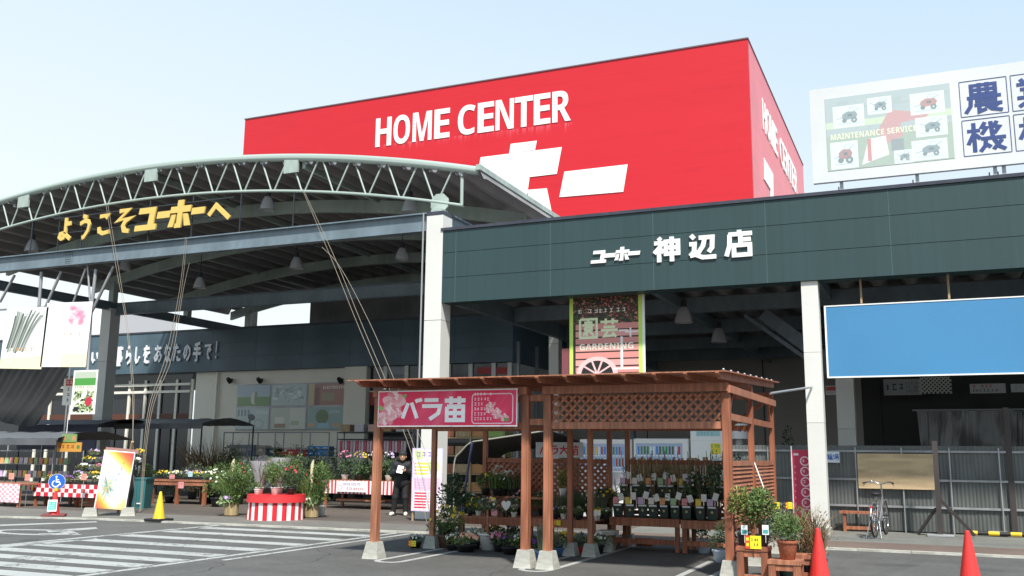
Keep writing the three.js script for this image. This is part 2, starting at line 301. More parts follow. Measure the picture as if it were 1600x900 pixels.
{
  const zs = [-16.17, -15.12, -14.0, -12.95, -11.95, -11.12, -10.4, -9.68, -9.02, -8.3, -7.6], L = [];
  for (const z of zs) L.push(rect(-14.02, -10.02, z - 0.19, z + 0.19));
  L.push(rect(-14.30, -14.15, -16.85, -4.5)); L.push(rect(-9.96, -9.84, -17.0, -4.5));
  marking('hatched_marking', 'white striped keep clear zone painted on the asphalt', L);
  marking('stall_line', 'worn white bay line beside the striped zone', [rect(-9.62, -9.52, -16.95, -11.5)], 0.0052);
  // looped bay lines under the pergola
  for (const [xc, z1] of [[-7.41, -17.2], [-5.10, -17.4], [-2.95, -17.5], [-0.5, -17.6], [2.0, -17.6]]) {
    const w = 0.045, r = 0.2, arc = [];
    for (let i = 0; i <= 12; i++) { const a = Math.PI * i / 12; arc.push([xc - Math.cos(a) * (r + w), -12.6 + Math.sin(a) * (r + w)]); }
    for (let i = 12; i >= 0; i--) { const a = Math.PI * i / 12; arc.push([xc - Math.cos(a) * (r - w), -12.6 + Math.sin(a) * (r - w)]); }
    if (xc < -2) marking('bay_loop_line', 'white looped parking bay line around the pergola posts', [rect(xc - r - w, xc - r + w, z1, -12.602), rect(xc + r - w, xc + r + w, z1, -12.602), arc]);
  }
  // wheelchair symbol bay on the left
  const sym = [], P = (px, py) => { const g = G(px, py); return [g.x, g.z]; };
  sym.push([P(0, 832), P(60, 829), P(62, 826), P(0, 829)]);
  const ell = [], c = G(52, 831.5); for (let i = 0; i <= 20; i++) { const a = i / 20 * 5.2 + 0.5; ell.push([c.x + Math.cos(a) * 0.95, c.z + Math.sin(a) * 0.55]); } for (let i = 20; i >= 0; i--) { const a = i / 20 * 5.2 + 0.5; ell.push([c.x + Math.cos(a) * 0.75, c.z + Math.sin(a) * 0.38]); }
  marking('wheelchair_marking', 'white wheelchair symbol painted in the bay by the round sign cone', [ell, [P(72, 829), P(150, 824), P(153, 826.5), P(76, 832)], [P(90, 831), P(100, 831), P(128, 835.5), P(114, 836)], [P(60, 834), P(122, 833), P(122, 835), P(62, 836.5)]]);
  marking('bay_edge_line', 'faded white line along the edge of the wheelchair bay', [[P(0, 820), P(150, 815), P(152, 816.2), P(0, 822)], [P(0, 853), P(150, 841), P(152, 842.5), P(0, 856)]]);
}

// ---------------------------------------------------------------- store building behind
const zf = -20.70, zb = -34.7;
{
  const store = thing('store_building', 'long cream store front with slate blue fascia under the canopy', 'building', [-30, 0, zb]);
  ext('wall', store, mat.cream, -31.4, -22.95, 0, 5.24, zb - 0.6, zb - 0.3);
  ext('wall', store, mat.cream, -60, -46, 0, 5.24, zb - 0.6, zb - 0.3);
  ext('pier', store, mat.cream, -22.94, -21.85, 0, 5.24, zb - 0.6, zb + 0.06);
  const side = M([0.55, 0.55, 0.52], 0.7, { map: tClean });
  // side wall of grey panels running back from the corner
  for (let i = 0; i < 3; i++) for (let j = 0; j < 4; j++) ext('side_panel', store, side, -15.3, -15.12, j * 1.31 + 0.01, j * 1.31 + 1.29, zb - 0.35 - i * 2.1 - 2.08, zb - 0.35 - i * 2.1);
  for (const [z, y0] of [[zb - 0.4, 0], [zb - 2.4, 0], [zb - 4.4, 0]]) ext('side_post', store, mat.galv, -15.1, -14.98, y0, 6.1, z - 0.12, z);
  ext('wall', store, mat.interior, -23.5, -15.3, 0, 5.24, zb - 3, zb - 2.8); ext('glass', store, mat.glassDark, -21.8, -15.2, 0.03, 3.6, zb - 0.25, zb - 0.22);
  ext('wall', store, M([0.50, 0.47, 0.43], 0.8, { map: tClean }), -15.3, 12, 0, 7, -41.3, -41);
  for (const x of [-11.35, -6.3, -1.2]) ext('wall_joint', store, mat.beamDark, x - 0.02, x + 0.02, 0, 6.9, -40.995, -40.98);
  ext('wall_rail', store, mat.beamDark, -15, 12, 5.7, 5.76, -40.99, -40.97);
  ext('roof', store, mat.deck, -60, 12, 7.02, 7.12, -75, zb - 0.3);
  // glazed entrance: dark glass, cream mullions and transoms
  const zg = zb - 0.45, x0 = Z(75, 600, zg).x, x1 = Z(300, 600, zg).x;
  ext('glass', store, mat.glassDark, -46, x1, 0, 5.2, zg - 0.06, zg - 0.03);
  for (const px of [60, 78, 110, 201, 226, 249, 275, 299]) { const x = Z(px, 640, zg).x; ext('mullion', store, mat.cream, x - 0.07, x + 0.07, 0, 4.95, zg - 0.02, zg + 0.06); }
  for (const y of [4.72, 4.38]) ext('transom', store, mat.cream, -46, x1, y - 0.06, y + 0.06, zg + 0.065, zg + 0.12);
  ext('door_header', store, M([0.10, 0.035, 0.02], 0.6), -44, x1, 3.0, 3.35, zg - 0.02, zg + 0.03);
  // window band to the right of the pier
  const wz = zb - 0.2; ext('glass', store, mat.glassDark, -21.8, -15.2, 4.2, 5.24, wz - 0.05, wz - 0.02);
  for (const px of [575, 603, 636, 668, 702, 736, 772, 797]) { const x = Z(px, 580, wz).x; ext('mullion', store, mat.column, x - 0.09, x + 0.09, 4.2, 5.24, wz - 0.018, wz + 0.06); }
  ext('sill', store, mat.column, -21.8, -15.2, 4.15, 4.2, wz - 0.1, wz + 0.09);
  ext('red_band', store, M([0.33, 0.06, 0.06], 0.6), -21.8, -15.2, 3.6, 4.15, wz - 0.1, wz + 0.02);
  for (const [a, b, c] of [[602, 632, 0.1], [745, 768, 0.45], [774, 795, 0.4]]) { const p = Z(a, 574, wz), q = Z(b, 584, wz); ext('window_poster', store, M(c > 0.3 ? [0.42, 0.05, 0.05] : [0.30, 0.33, 0.36], 0.6), p.x, q.x, q.y, p.y, wz - 0.015, wz - 0.01); }
  // fascia of three rows of slate blue sheets
  const fm = M([0.085, 0.140, 0.175], 0.5, { map: tPaint });
  for (let i = 0; i < 14; i++) for (let j = 0; j < 3; j++) { const xr = -15.17 - i * 2.52; ext('fascia_panel', store, fm, xr - 2.513, xr, 5.25 + j * 0.64, 5.25 + j * 0.64 + 0.634, zb - 0.28, zb); }
  ext('fascia_cap', store, mat.fasciaCap, -50.5, -15.16, 7.172, 7.25, zb - 0.34, zb + 0.03);
  for (let j = 0; j < 3; j++) ext('fascia_panel', store, fm, -15.17, -15.10, 5.25 + j * 0.64, 5.884 + j * 0.64, zb - 6.5, zb - 0.01);
  // rain pipe and small wall spotlights
  const dp = Z(336, 650, zb - 0.2); bar('rain_pipe', store, mat.cream, [dp.x + 30, 0, 0 - 0.2], [dp.x + 30, 5.2, -0.2], 0.06);
  for (const px of [358, 405, 531]) { const p = Z(px, 594, zb - 0.05); const l = mesh('wall_spotlight', merge([new THREE.CylinderGeometry(0.09, 0.12, 0.24, 12).rotateX(1.0), gBox(0, 0.06, -0.14, 0.05, 0.05, 0.2)]), mat.black, store); l.position.set(p.x + 30, p.y, -0.05); }
  // slogan in white raised letters
  const sl = thing('slogan_letters', 'white raised slogan letters on the slate blue fascia', 'lettering', [-30, 5.3, zb]);
  const put = (ch, a, b, t, u) => { const p = Z(a, u, zb + 0.02), q = Z(b, t, zb + 0.02); const m = mesh('letter', glyphGeo(ch, q.x - p.x, q.y - p.y, 15, 0.06), M([0.80, 0.82, 0.84], 0.5), sl); m.position.set(p.x + 30, p.y - 5.3, 0.012); };
  [['住', 64, 86, 548, 572], ['ま', 104, 124, 547, 571], ['ま', 125, 141, 546, 571], ['い', 141, 157, 546, 570], ['暮', 180, 194, 541, 571], ['ら', 195, 208, 540, 570], ['し', 209, 221, 540, 569], ['を', 222, 237, 539, 568], ['あ', 240, 256, 538, 567], ['な', 256, 270, 537, 567], ['た', 270, 286, 536, 566], ['の', 286, 300, 536, 565], ['手', 301, 317, 534, 566], ['で', 319, 332, 534, 563], ['!', 333, 345, 532, 562]].forEach(a => put(...a));
}
// white house beyond, seen under the canopy on the left
{
  const h = thing('white_house', 'white clapboard building beyond the store fascia', 'building', [-62, 0, -58]);
  const w = M([0.86, 0.87, 0.88], 0.7);
  for (let i = 0; i < 12; i++) ext('siding_board', h, w, -90, -62, 7.0 + i * 0.52, 7.0 + i * 0.52 + 0.5, -58.2 + (i % 2) * 0.004, -58);
  ext('wall', h, M([0.5, 0.5, 0.5], 0.8), -90, -62, 0, 13.1, -66, -58.25);
}
// ---------------------------------------------------------------- red sign tower on the roof
{
  const yb = 11, zr = -39.7, xl = -33.41, xr = -6.24, yt = 19.55, zk = -59.5;
  const t = thing('sign_tower', 'huge red boxed sign tower on the store roof', 'sign tower', [-20, 7.1, zr]);
  const tRib = noiseTex(512, [[2, 0.4, 60], [6, 1, 4], [40, 0.5, 6], [3, 0.6, 120]], 0.86, 1.05, 6, 61), bRib = noiseTex(64, [[1, 1, 32]], 0, 1, 3, 62, null, false);
  const W = 2048, H = 940, toU = (p) => [(p.x - xl) / (xr - xl) * W, (yt - p.y) / (yt - yb) * H];
  const front = M([1, 1, 1], 0.42, { map: canvasTex(W, H, (x) => {
    x.fillStyle = 'rgb(198,25,38)'; x.fillRect(0, 0, W, H);
    for (let j = 0; j < H; j += 7) { x.fillStyle = `rgba(${rnd() > 0.5 ? '120,0,20' : '255,90,100'},${rr(0.01, 0.04)})`; x.fillRect(0, j, W, 2.4); }
    for (let i = 0; i < 380; i++) { x.fillStyle = `rgba(150,10,25,${rr(0.01, 0.05)})`; x.fillRect(rr(0, W), rr(0, H), rr(20, 160), rr(2, 30)); }
    // chalky run-off below the white letters
    const a = toU(Z(586, 228, zr)), b = toU(Z(892, 192, zr));
    for (let i = 0; i < 170; i++) { const k = rnd(), cx = a[0] + (b[0] - a[0]) * k, cy = a[1] + (b[1] - a[1]) * k - 2, l = rr(14, 60), g = x.createLinearGradient(0, cy, 0, cy + l); g.addColorStop(0, `rgba(255,215,215,${rr(0.06, 0.22)})`); g.addColorStop(1, 'rgba(255,215,215,0)'); x.fillStyle = g; x.fillRect(cx, cy, rr(2, 8), l); }
  }), bumpMap: bRib, bumpScale: 0.008 });
  const side = M([0.86, 0.13, 0.14], 0.3, { map: tRib });
  const f = mesh('front_wall', new THREE.BoxGeometry(xr - xl, yt - yb, 0.2), front, t); f.position.set((xl + xr) / 2 + 20, (yt + yb) / 2 - 7.1, -0.1);
  for (const x of [xl + 0.6, -24, -15, xr - 0.6]) for (const z of [zr - 0.8, zk + 0.8]) ext('leg', t, mat.beamDark, x - 0.2, x + 0.2, 7.12, yb + 0.3, z - 0.2, z + 0.2);
  ext('side_wall', t, side, xr - 0.2, xr - 0.002, yb, yt, zk, zr - 0.205);
  ext('side_wall', t, side, xl + 0.002, xl + 0.2, yb, yt, zk, zr - 0.205);
  ext('back_wall', t, side, xl + 0.21, xr - 0.21, yb, yt, zk, zk + 0.2);
  ext('roof', t, mat.fasciaCap, xl + 0.2, xr - 0.2, yt - 0.25, yt - 0.05, zk + 0.2, zr - 0.21);
  ext('top_trim', t, M([0.16, 0.10, 0.11], 0.5), xl - 0.03, xr + 0.03, yt + 0.002, yt + 0.06, zr - 0.25, zr + 0.04);
  ext('top_trim', t, M([0.16, 0.10, 0.11], 0.5), xr - 0.25, xr + 0.03, yt + 0.002, yt + 0.06, zk, zr - 0.255);
  // white letters on the front: left, right, top and bottom edges of each read off the photograph
  const caps = [['H', 585, 611, 184, 229], ['O', 613, 640, 178, 225], ['M', 643, 674, 173, 221], ['E', 677, 702, 168, 216], ['C', 714, 742, 162, 211], ['E', 745, 771, 157, 207], ['N', 773, 802, 153, 203], ['T', 803, 832, 149, 198], ['E', 833, 859, 145, 194], ['R', 862, 891, 141, 189]];
  for (const [ch, a, b, tp, bt] of caps) {
    const p = Z(a, bt, zr + 0.1), q = Z(b, tp + (ch === 'O' || ch === 'C' ? -1 : 0), zr + 0.1), yl = 16.93, yh = 18.45;
    const m = mesh('letter', latinGeo(ch, q.x - p.x, yh - yl, 0.02), mat.letter, t); m.position.set(p.x + 20, yl - 7.1, 0.012);
  }
  const poly = (pts) => { const s = new THREE.Shape(pts.map(([px, py]) => { const q = Z(px, py, zr + 0.1); return new THREE.Vector2(q.x + 20, q.y - 7.1); })); return new THREE.ExtrudeGeometry(s, { depth: 0.02, bevelEnabled: false }).translate(0, 0, 0.012); };
  mesh('letter', merge([
    poly([[797, 224], [838, 219], [835, 233.5], [794.5, 239]]), poly([[750, 245], [877, 229], [869, 271], [742, 286]]),
    poly([[785, 281], [826.5, 276.3], [817, 345], [772, 345]]), poly([[823, 296], [853.5, 293.5], [864, 345], [831, 345]]), poly([[747, 300], [776, 297], [765, 345], [735, 345]])]), mat.letter, t);
  mesh('letter', poly([[881, 267.5], [980, 256], [973, 299], [873, 307.5]]), mat.letter, t);
  mesh('letter', poly([[628, 284], [732, 272], [724, 305], [620, 316]]), mat.letter, t);
  mesh('letter', merge([poly([[520, 262], [616, 250], [600, 332.42], [560, 336.29], [568, 287], [512, 293]]), poly([[470, 344.5], [625, 329.5], [622, 356], [466, 366]])]), mat.letter, t);
  // the same lettering on the right-hand face
  let zc = zr - 3.4;
  for (const ch of 'HOME CENTER') { const w = ch === 'M' ? 1.18 : ch === ' ' ? 0.5 : 0.98; if (ch !== ' ') { const m = mesh('letter', latinGeo(ch, w, 1.52, 0.03), mat.letter, t); m.rotation.y = Math.PI / 2; m.position.set(xr + 20 + 0.012, 16.55 - 7.1, zc - zr); } zc -= w + 0.2; }
  zc = zr - 2.6;
  for (const ch of 'ユーホー') { const m = mesh('letter', glyphGeo(ch, 3.6, 4.6, 0, 0.03, true), mat.letter, t); m.rotation.y = Math.PI / 2; m.position.set(xr + 20 + 0.012, 10.9 - 7.1, zc - zr); zc -= 3.9; }
}
// ---------------------------------------------------------------- folded steel roof sheet
function deckSheet(w, depth, x0, y0, slope, z0, z1) {                                // one sheet: pan, rib, pan; runs along z
  const prof = [[0, 0], [0.12 * w, 0], [0.30 * w, depth], [0.70 * w, depth], [0.88 * w, 0], [w, 0]], pos = [], idx = [], uv = [];
  for (const [x, y] of prof) for (const z of [z0, z1]) { pos.push(x0 + x, y0 + y + slope * x, z); uv.push(x, z); }
  for (let i = 0; i < prof.length - 1; i++) { const a = i * 2; idx.push(a, a + 1, a + 2, a + 1, a + 3, a + 2); }
  const g = new THREE.BufferGeometry(); g.setAttribute('position', new THREE.Float32BufferAttribute(pos, 3)); g.setAttribute('uv', new THREE.Float32BufferAttribute(uv, 2)); g.setIndex(idx);
  return flatNormals(g);
}
// ---------------------------------------------------------------- arched entrance canopy
const archY = (x) => 10.05 - (x + 21.3) * (x + 21.3) / (2 * 45.8);
{
  const c = thing('entrance_canopy', 'arched steel entrance canopy with pale green front truss', 'canopy', [-21.3, 0, -20.9]);
  const ox = 21.3, oz = 20.9, zt = -21.05;
  const W = (x, y, z) => V(x + ox, y, z + oz);
  const xe0 = -32.5, xe1 = -10.15;
  // front truss
  const top = [], bot = [];
  for (let i = 0; i <= 40; i++) { const x = xe0 + (xe1 - xe0) * i / 40; top.push(W(x, archY(x), zt)); }
  mesh('top_chord', new THREE.TubeGeometry(new THREE.CatmullRomCurve3(top), 80, 0.112, 14), mat.mint, c);
  for (const x of [xe0, xe1]) bar('chord_cap', c, mat.mint, W(x - 0.012, archY(x), zt), W(x + 0.012, archY(x), zt), 0.114, 14);
  const yB = (x) => archY(x) - 0.97;
  for (let i = 0; i <= 40; i++) { const x = -32 + (-10.58 + 32) * i / 40; bot.push(W(x, yB(x), zt)); }
  mesh('bottom_chord', new THREE.TubeGeometry(new THREE.CatmullRomCurve3(bot), 80, 0.042, 8), mat.mint, c);
  const pitch = 1.045; let n0 = -11.36;
  for (let k = 0; k < 20; k++) {
    const x = n0 - k * pitch;
    bar('web_bar', c, mat.mint, W(x - 0.05, yB(x), zt), W(x - pitch / 2 + 0.08, archY(x - pitch / 2) - 0.08, zt), 0.026, 6);
    bar('web_bar', c, mat.mint, W(x + 0.05, yB(x), zt), W(x + pitch / 2 - 0.08, archY(x + pitch / 2) - 0.08, zt), 0.026, 6);
  }
  bar('end_post', c, mat.mint, W(-10.62, yB(-10.62), zt), W(-10.62, archY(-10.62) - 0.1, zt), 0.045, 6);
  for (const x of [-26.45, -21.1, -15.95]) ext('gusset_plate', c, mat.mint, x - 0.24, x + 0.24, archY(x) - 0.46, archY(x) - 0.05, zt + 0.02, zt + 0.08);
  for (const x of [-11.25, -31.2]) { mesh('bearing_plate', new THREE.CylinderGeometry(0.27, 0.27, 0.05, 8).rotateY(Math.PI / 8).rotateX(Math.PI / 2).translate(x + ox, 7.95, zt + oz), mat.mint, c); ext('bearing_stub', c, mat.mint, x - 0.17, x + 0.17, 7.64, 7.76, -21.2, -20.9); }
  // front beam: web and two flanges, bolted splice
  ext('front_beam', c, mat.beamGrey, -40, -11.43, 7.19, 7.60, -20.80, -20.78);
  ext('beam_flange', c, mat.beamGrey, -40, -11.43, 7.602, 7.635, -20.92, -20.68);
  ext('beam_flange', c, mat.beamGrey, -40, -11.43, 7.155, 7.188, -20.92, -20.68);
  const bx = Z(105, 410, -20.75).x; const bolts = []; for (let i = 0; i < 4; i++) for (let j = 0; j < 6; j++) bolts.push(new THREE.CylinderGeometry(0.017, 0.017, 0.02, 6).rotateX(Math.PI / 2).translate(bx + ox - 0.1 + i * 0.067, 7.22 + j * 0.07, 0.134));
  ext('splice_plate', c, mat.beamGrey, bx - 0.16, bx + 0.16, 7.2, 7.59, -20.778, -20.768); mesh('splice_bolts', merge(bolts), mat.beamDark, c);
  // rear beam and side beams
  const ib = (name, p, q, h) => { beam(name, c, mat.beamGrey, p, q, 0.03, h); const up = V(0, h / 2 + 0.014, 0); beam(name + '_flange', c, mat.beamGrey, p.clone().add(up), q.clone().add(up), 0.22, 0.024); beam(name + '_flange', c, mat.beamGrey, p.clone().sub(up), q.clone().sub(up), 0.22, 0.024); };
  ib('rear_beam', W(-30.75, 7.39, -29.3), W(-11.3, 7.39, -29.3), 0.44);
  ib('side_beam', W(-31.0, 7.52, -20.95), W(-31.0, 7.52, -38), 0.30);
  ext('side_beam', c, mat.beamGrey, -11.02, -10.99, 7.19, 7.60, -38, -21.2); ext('side_beam_flange', c, mat.beamGrey, -11.12, -10.9, 7.602, 7.635, -38, -21.2); ext('side_beam_flange', c, mat.beamGrey, -11.12, -10.9, 7.155, 7.188, -38, -21.2);
  ib('rear_beam', W(-30.75, 7.39, -38), W(-11.3, 7.39, -38), 0.44);
  // arched girders under the sheet
  for (const z of [-25.1, -29.3, -33.7, -38]) {
    const s = new THREE.Shape(), N = 30; for (let i = 0; i <= N; i++) { const x = xe0 + 0.4 + (xe1 - xe0 - 0.8) * i / N; i ? s.lineTo(x + ox, archY(x) - 0.21) : s.moveTo(x + ox, archY(x) - 0.21); } for (let i = N; i >= 0; i--) { const x = xe0 + 0.4 + (xe1 - xe0 - 0.8) * i / N; s.lineTo(x + ox, archY(x) - 0.62); }
    mesh('arched_girder', new THREE.ExtrudeGeometry(s, { depth: 0.14, bevelEnabled: false }).translate(0, 0, z + oz - 0.07), mat.mint, c);
    for (const x of [-31, -11.2]) if (z < -29) ext('steel_post', c, mat.mint, x - 0.13, x + 0.13, 7.66, archY(x) - 0.45, z - 0.13, z + 0.13);
  }
  for (const x of [-27, -21.3, -15.6]) ext('tie_purlin', c, mat.mint, x - 0.05, x + 0.05, archY(x) - 0.3, archY(x) - 0.1, -38, -21.1);
  // roof sheets, each its own fold
  const sw = 0.78; for (let x = xe0; x < xe1 - 0.1; x += sw) { const sl = (archY(x + sw) - archY(x)) / sw; const m = mesh('roof_sheet', deckSheet(sw, 0.26, 0, 0, sl, -38.2, -20.98), mat.deck, c); m.position.set(x + ox, archY(x) - 0.2, oz); }
  beam('eave_gutter', c, mat.mint, W(xe1 + 0.05, archY(xe1) + 0.06, -20.9), W(xe1 + 0.05, archY(xe1) + 0.06, -38.2), 0.12, 0.14);
  beam('eave_gutter', c, mat.mint, W(xe0 - 0.05, archY(xe0) + 0.06, -20.9), W(xe0 - 0.05, archY(xe0) + 0.06, -38.2), 0.12, 0.14);
  { const s = new THREE.Shape(); s.moveTo(-27.4 + ox, 7.66); for (let i = 0; i <= 20; i++) { const x = -27.4 + 17.1 * i / 20; s.lineTo(x + ox, archY(x) + 0.08); } s.lineTo(-10.3 + ox, 7.66); mesh('gable_infill', new THREE.ExtrudeGeometry(s, { depth: 0.06, bevelEnabled: false }).translate(0, 0, -38.19 + oz), mat.deck, c); }
  // columns with white casing
  const casing = (x, z, w, d, ys, m) => { for (let i = 0; i + 1 < ys.length; i++) ext('column_casing', c, m, x - w / 2, x + w / 2, ys[i] + (i ? 0.006 : 0), ys[i + 1] - 0.006, z - d / 2, z + d / 2); };
  casing(-11.185, -20.94, 0.47, 0.5, [0.03, 0.35, 2.95, 4.85, 7.55], mat.column); ext('column_cap', c, mat.fasciaCap, -11.43, -10.94, 7.55, 7.64, -21.2, -20.68);
  ext('column_plinth', c, mat.column, -11.5, -10.87, 0.03, 0.34, -21.27, -20.62);
  casing(-31.05, -29.3, 0.52, 0.52, [0.03, 2.9, 5.2, 7.42], mat.column); casing(-31.05, -20.94, 0.5, 0.5, [0.03, 2.95, 4.85, 7.1], mat.column);
  casing(-11.2, -29.3, 0.34, 0.34, [0.03, 3, 5.2, 7.1], mat.column); casing(-31.05, -38, 0.3, 0.3, [0, 7.1], mat.beamGrey); casing(-11.2, -38, 0.3, 0.3, [0, 7.1], mat.beamGrey);
  // rain pipe beside the front column
  bar('rain_pipe', c, mat.galv, W(-11.5, 0.03, -20.66), W(-11.5, 7.62, -20.66), 0.022, 8);
  // hanging steel struts on the left that carry the banners
  const st = (a, b, r) => bar('hanging_strut', c, mat.galv, W(a.x, a.y, a.z), W(b.x, b.y, b.z), r, 8), zs = -20.9;
  const k = Z(142, 490, zs), k2 = Z(61, 478, zs), k3 = Z(0, 472, zs);
  st(k, Z(137, 414, zs), 0.03); st(k, Z(150, 421, zs), 0.05); st(k, Z(178, 416, zs), 0.045); st(k, Z(137, 580, zs), 0.05);
  st(k2, Z(65, 425, zs), 0.05); st(Z(62, 500, zs), Z(96, 424, zs), 0.045); st(k2, Z(58, 500, zs), 0.05); st(k3, Z(23, 430, zs), 0.04); st(Z(114, 474, zs - 1), Z(134, 420, zs - 1), 0.035);
  const ra = Z(0, 484, zs), rb = Z(145, 476, zs); st(ra, rb, 0.03);
}
// pendant lamps under the canopy
{
  const shade = M([0.75, 0.76, 0.78], 0.25, { transmission: 0.55, thickness: 0 }), neck = M([0.5, 0.5, 0.5], 0.4, { metal: 0.6 });
  const L = thing('pendant_lamp', '', 'lamp');
  mesh('shade', lathe([[0.06, 0.22], [0.10, 0.20], [0.16, 0.08], [0.215, -0.1], [0.23, -0.19], [0.215, -0.19], [0.2, -0.1], [0.15, 0.07], [0.09, 0.18]], 20), shade, L);
  mesh('rim', new THREE.TorusGeometry(0.222, 0.014, 6, 24).rotateX(Math.PI / 2).translate(0, -0.19, 0), neck, L);
  mesh('socket', new THREE.CylinderGeometry(0.07, 0.09, 0.2, 12).translate(0, 0.3, 0), mat.beamDark, L);
  mesh('bulb', new THREE.SphereGeometry(0.075, 12, 8).scale(1, 1.3, 1).translate(0, 0.14, 0), M([0.9, 0.88, 0.78], 0.2), L);
  mesh('rod', gBar([0, 0.4, 0], [0, 1.25, 0], 0.015), mat.beamDark, L);
  const spots = [[418, 318, -22.6], [640, 321, -22.6], [195, 414, -26.9], [50, 384, -22.6], [463, 411, -27.2], [312, 442, -27.2], [628, 397, -27.2]];
  spots.forEach(([px, py, z], i) => { const p = Z(px, py, z); const lab = 'clear bell shaped pendant lamp under the arched canopy'; if (i) copyOf(L, [p.x, p.y, z], lab, 'pendant lamps under the canopy'); else { L.position.set(p.x, p.y, z); tag(L, lab, 'lamp', 'pendant lamps under the canopy'); } });
  for (const [px, py, z] of [[1068, 492, -24], [1123, 524, -27.5]]) { const p = Z(px, py, z); copyOf(L, [p.x, p.y, z], 'clear bell shaped pendant lamp inside the garden hall', 'pendant lamps in the garden hall'); }
}
// yellow welcome sign
{
  const s = thing('welcome_sign', 'yellow welcome lettering hung between truss and beam', 'sign', [-20, 7.6, -20.5]);
  const zs = -20.98;
  const put = (ch, a, b, t, u, logo) => { const p = Z(a, u, zs), q = Z(b, t, zs); const m = mesh('letter', glyphGeo(ch, q.x - p.x, q.y - p.y, logo ? 0 : 17, 0.05, logo), mat.yellowLetter, s); m.position.set(p.x + 20, p.y - 7.6, zs + 20.5); };
  put('よ', 90, 117, 338, 378); put('う', 122, 147, 334, 374); put('こ', 150, 178, 330, 370); put('そ', 178, 213, 324, 367);
  put('ユ', 211, 248, 320, 364, 1); put('ー', 245, 269, 316, 356, 1); put('ホ', 263, 301, 311, 358, 1); put('ー', 299, 323, 310, 349, 1); put('へ', 325, 363, 308, 353);
  const p = Z(85, 360, zs - 0.06), q = Z(365, 332, zs - 0.06);
  for (const dy of [-0.15, 0.35]) ext('rail', s, mat.beamDark, p.x, q.x, p.y + dy, p.y + dy + 0.03, zs - 0.05, zs - 0.02);
  for (const px of [48, 90, 126, 230, 297, 372, 455]) { const x = Z(px, 350, zs).x; ext('hanger', s, mat.beamDark, x - 0.015, x + 0.015, 7.64, archY(x) - 0.97, -21.07, -21.04); }
}
// ---------------------------------------------------------------- garden wing on the right: deep green fascia on white columns
{
  const w = thing('garden_wing', 'open garden hall with dark green panelled fascia on white columns', 'building', [-2, 0, zf]);
  const xs = [-10.975, -10.58, -8.045, -5.53, -3.015, -0.50, 2.015, 4.53, 7.045, 9.56, 12], ys = [5.27, 5.905, 6.54, 7.11];
  for (let i = 0; i + 1 < xs.length; i++) for (let j = 0; j < 3; j++) ext('fascia_panel', w, mat.fascia, xs[i] + 0.006, xs[i + 1] - 0.006, ys[j] + 0.007, ys[j + 1] - 0.004, zf - 0.06, zf);
  ext('fascia_frame', w, mat.fasciaCap, -10.96, 12, 5.29, 7.1, zf - 0.12, zf - 0.062);
  for (const x of xs.slice(1, -1)) ext('joint_strip', w, M([0.075, 0.125, 0.125], 0.5), x - 0.005, x + 0.005, 5.275, 7.11, zf - 0.058, zf + 0.003);
  ext('fascia_cap', w, mat.fasciaCap, -11.0, 12, 7.112, 7.185, zf - 0.4, zf + 0.035);
  ext('fascia_soffit', w, mat.fascia, -10.96, 12, 5.28, 5.31, zf - 0.5, zf - 0.122);
  for (let x = -10.85; x < 11.9; x += 0.76) { const m = mesh('roof_sheet', deckSheet(0.76, 0.2, 0, 0, 0, -20, -0.15), mat.deck, w); m.position.set(x + 2, 5.78, 0); }
  ext('roof_cover', w, mat.deck, -10.9, 12, 6.0, 6.06, -41, zf - 0.2);
  ext('edge_beam', w, mat.beamGrey, -10.98, -10.82, 5.32, 5.78, -41, zf - 0.13);
  for (const z of [-25, -29.3, -33.6, -37.5]) ext('cross_beam', w, mat.beamGrey, -10.8, 12, 5.36, 5.76, z - 0.1, z + 0.1);
  for (const x of [-6, -2.16, 2.6, 7.5]) ext('purlin_beam', w, mat.beamGrey, x - 0.08, x + 0.08, 5.5, 5.77, -41, zf - 0.5);
  const col = (x, z, s, m) => { ext('column', w, m, x - s / 2, x + s / 2, 0.03, 2.28, z - s / 2, z + s / 2); ext('column', w, m, x - s / 2, x + s / 2, 2.286, 3.75, z - s / 2, z + s / 2); ext('column', w, m, x - s / 2, x + s / 2, 3.756, 5.27, z - s / 2, z + s / 2); };
  col(-2.16, -20.93, 0.34, mat.column); col(7.6, -20.93, 0.34, mat.column);
  const dimc = mat.column; { const p = Z(1322, 650, -25); col(p.x, -25.2, 0.42, dimc); } col(7.6, -29.3, 0.42, dimc);
  ext('column_foot', w, mat.concrete, -2.36, -1.96, 0.031, 0.16, -21.12, -20.74);
  // dark conveyor-like bracing that hangs under the roof
  beam('brace', w, mat.beamGrey, V(-3.9 + 2, 5.35, -5), V(-1.9 + 2, 3.7, -5), 0.12, 0.34); beam('brace', w, mat.beamGrey, V(-4.4 + 2, 5.35, -5.1), V(-2.3 + 2, 3.7, -5.1), 0.06, 0.1);
  // white letters of the branch name
  const s = thing('branch_name_letters', 'white raised branch name letters on the green fascia', 'lettering', [-6, 6, zf]);
  const put = (ch, a, b, t, u, logo) => { const p = Z(a, u, zf + 0.03), q = Z(b, t, zf + 0.03); const m = mesh('letter', glyphGeo(ch, q.x - p.x, q.y - p.y, logo ? 0 : 16, 0.035, logo), mat.letter, s); m.position.set(p.x + 6, p.y - 6, 0.005); };
  put('ユ', 923, 947, 389, 413, 1); put('ー', 944, 962, 387, 411, 1); put('ホ', 960, 983, 385, 408, 1); put('ー', 981, 1000, 384, 407, 1);
  put('神', 1021, 1062, 368, 411); put('辺', 1076, 1119, 362, 407); put('店', 1134, 1177, 357, 402);
}
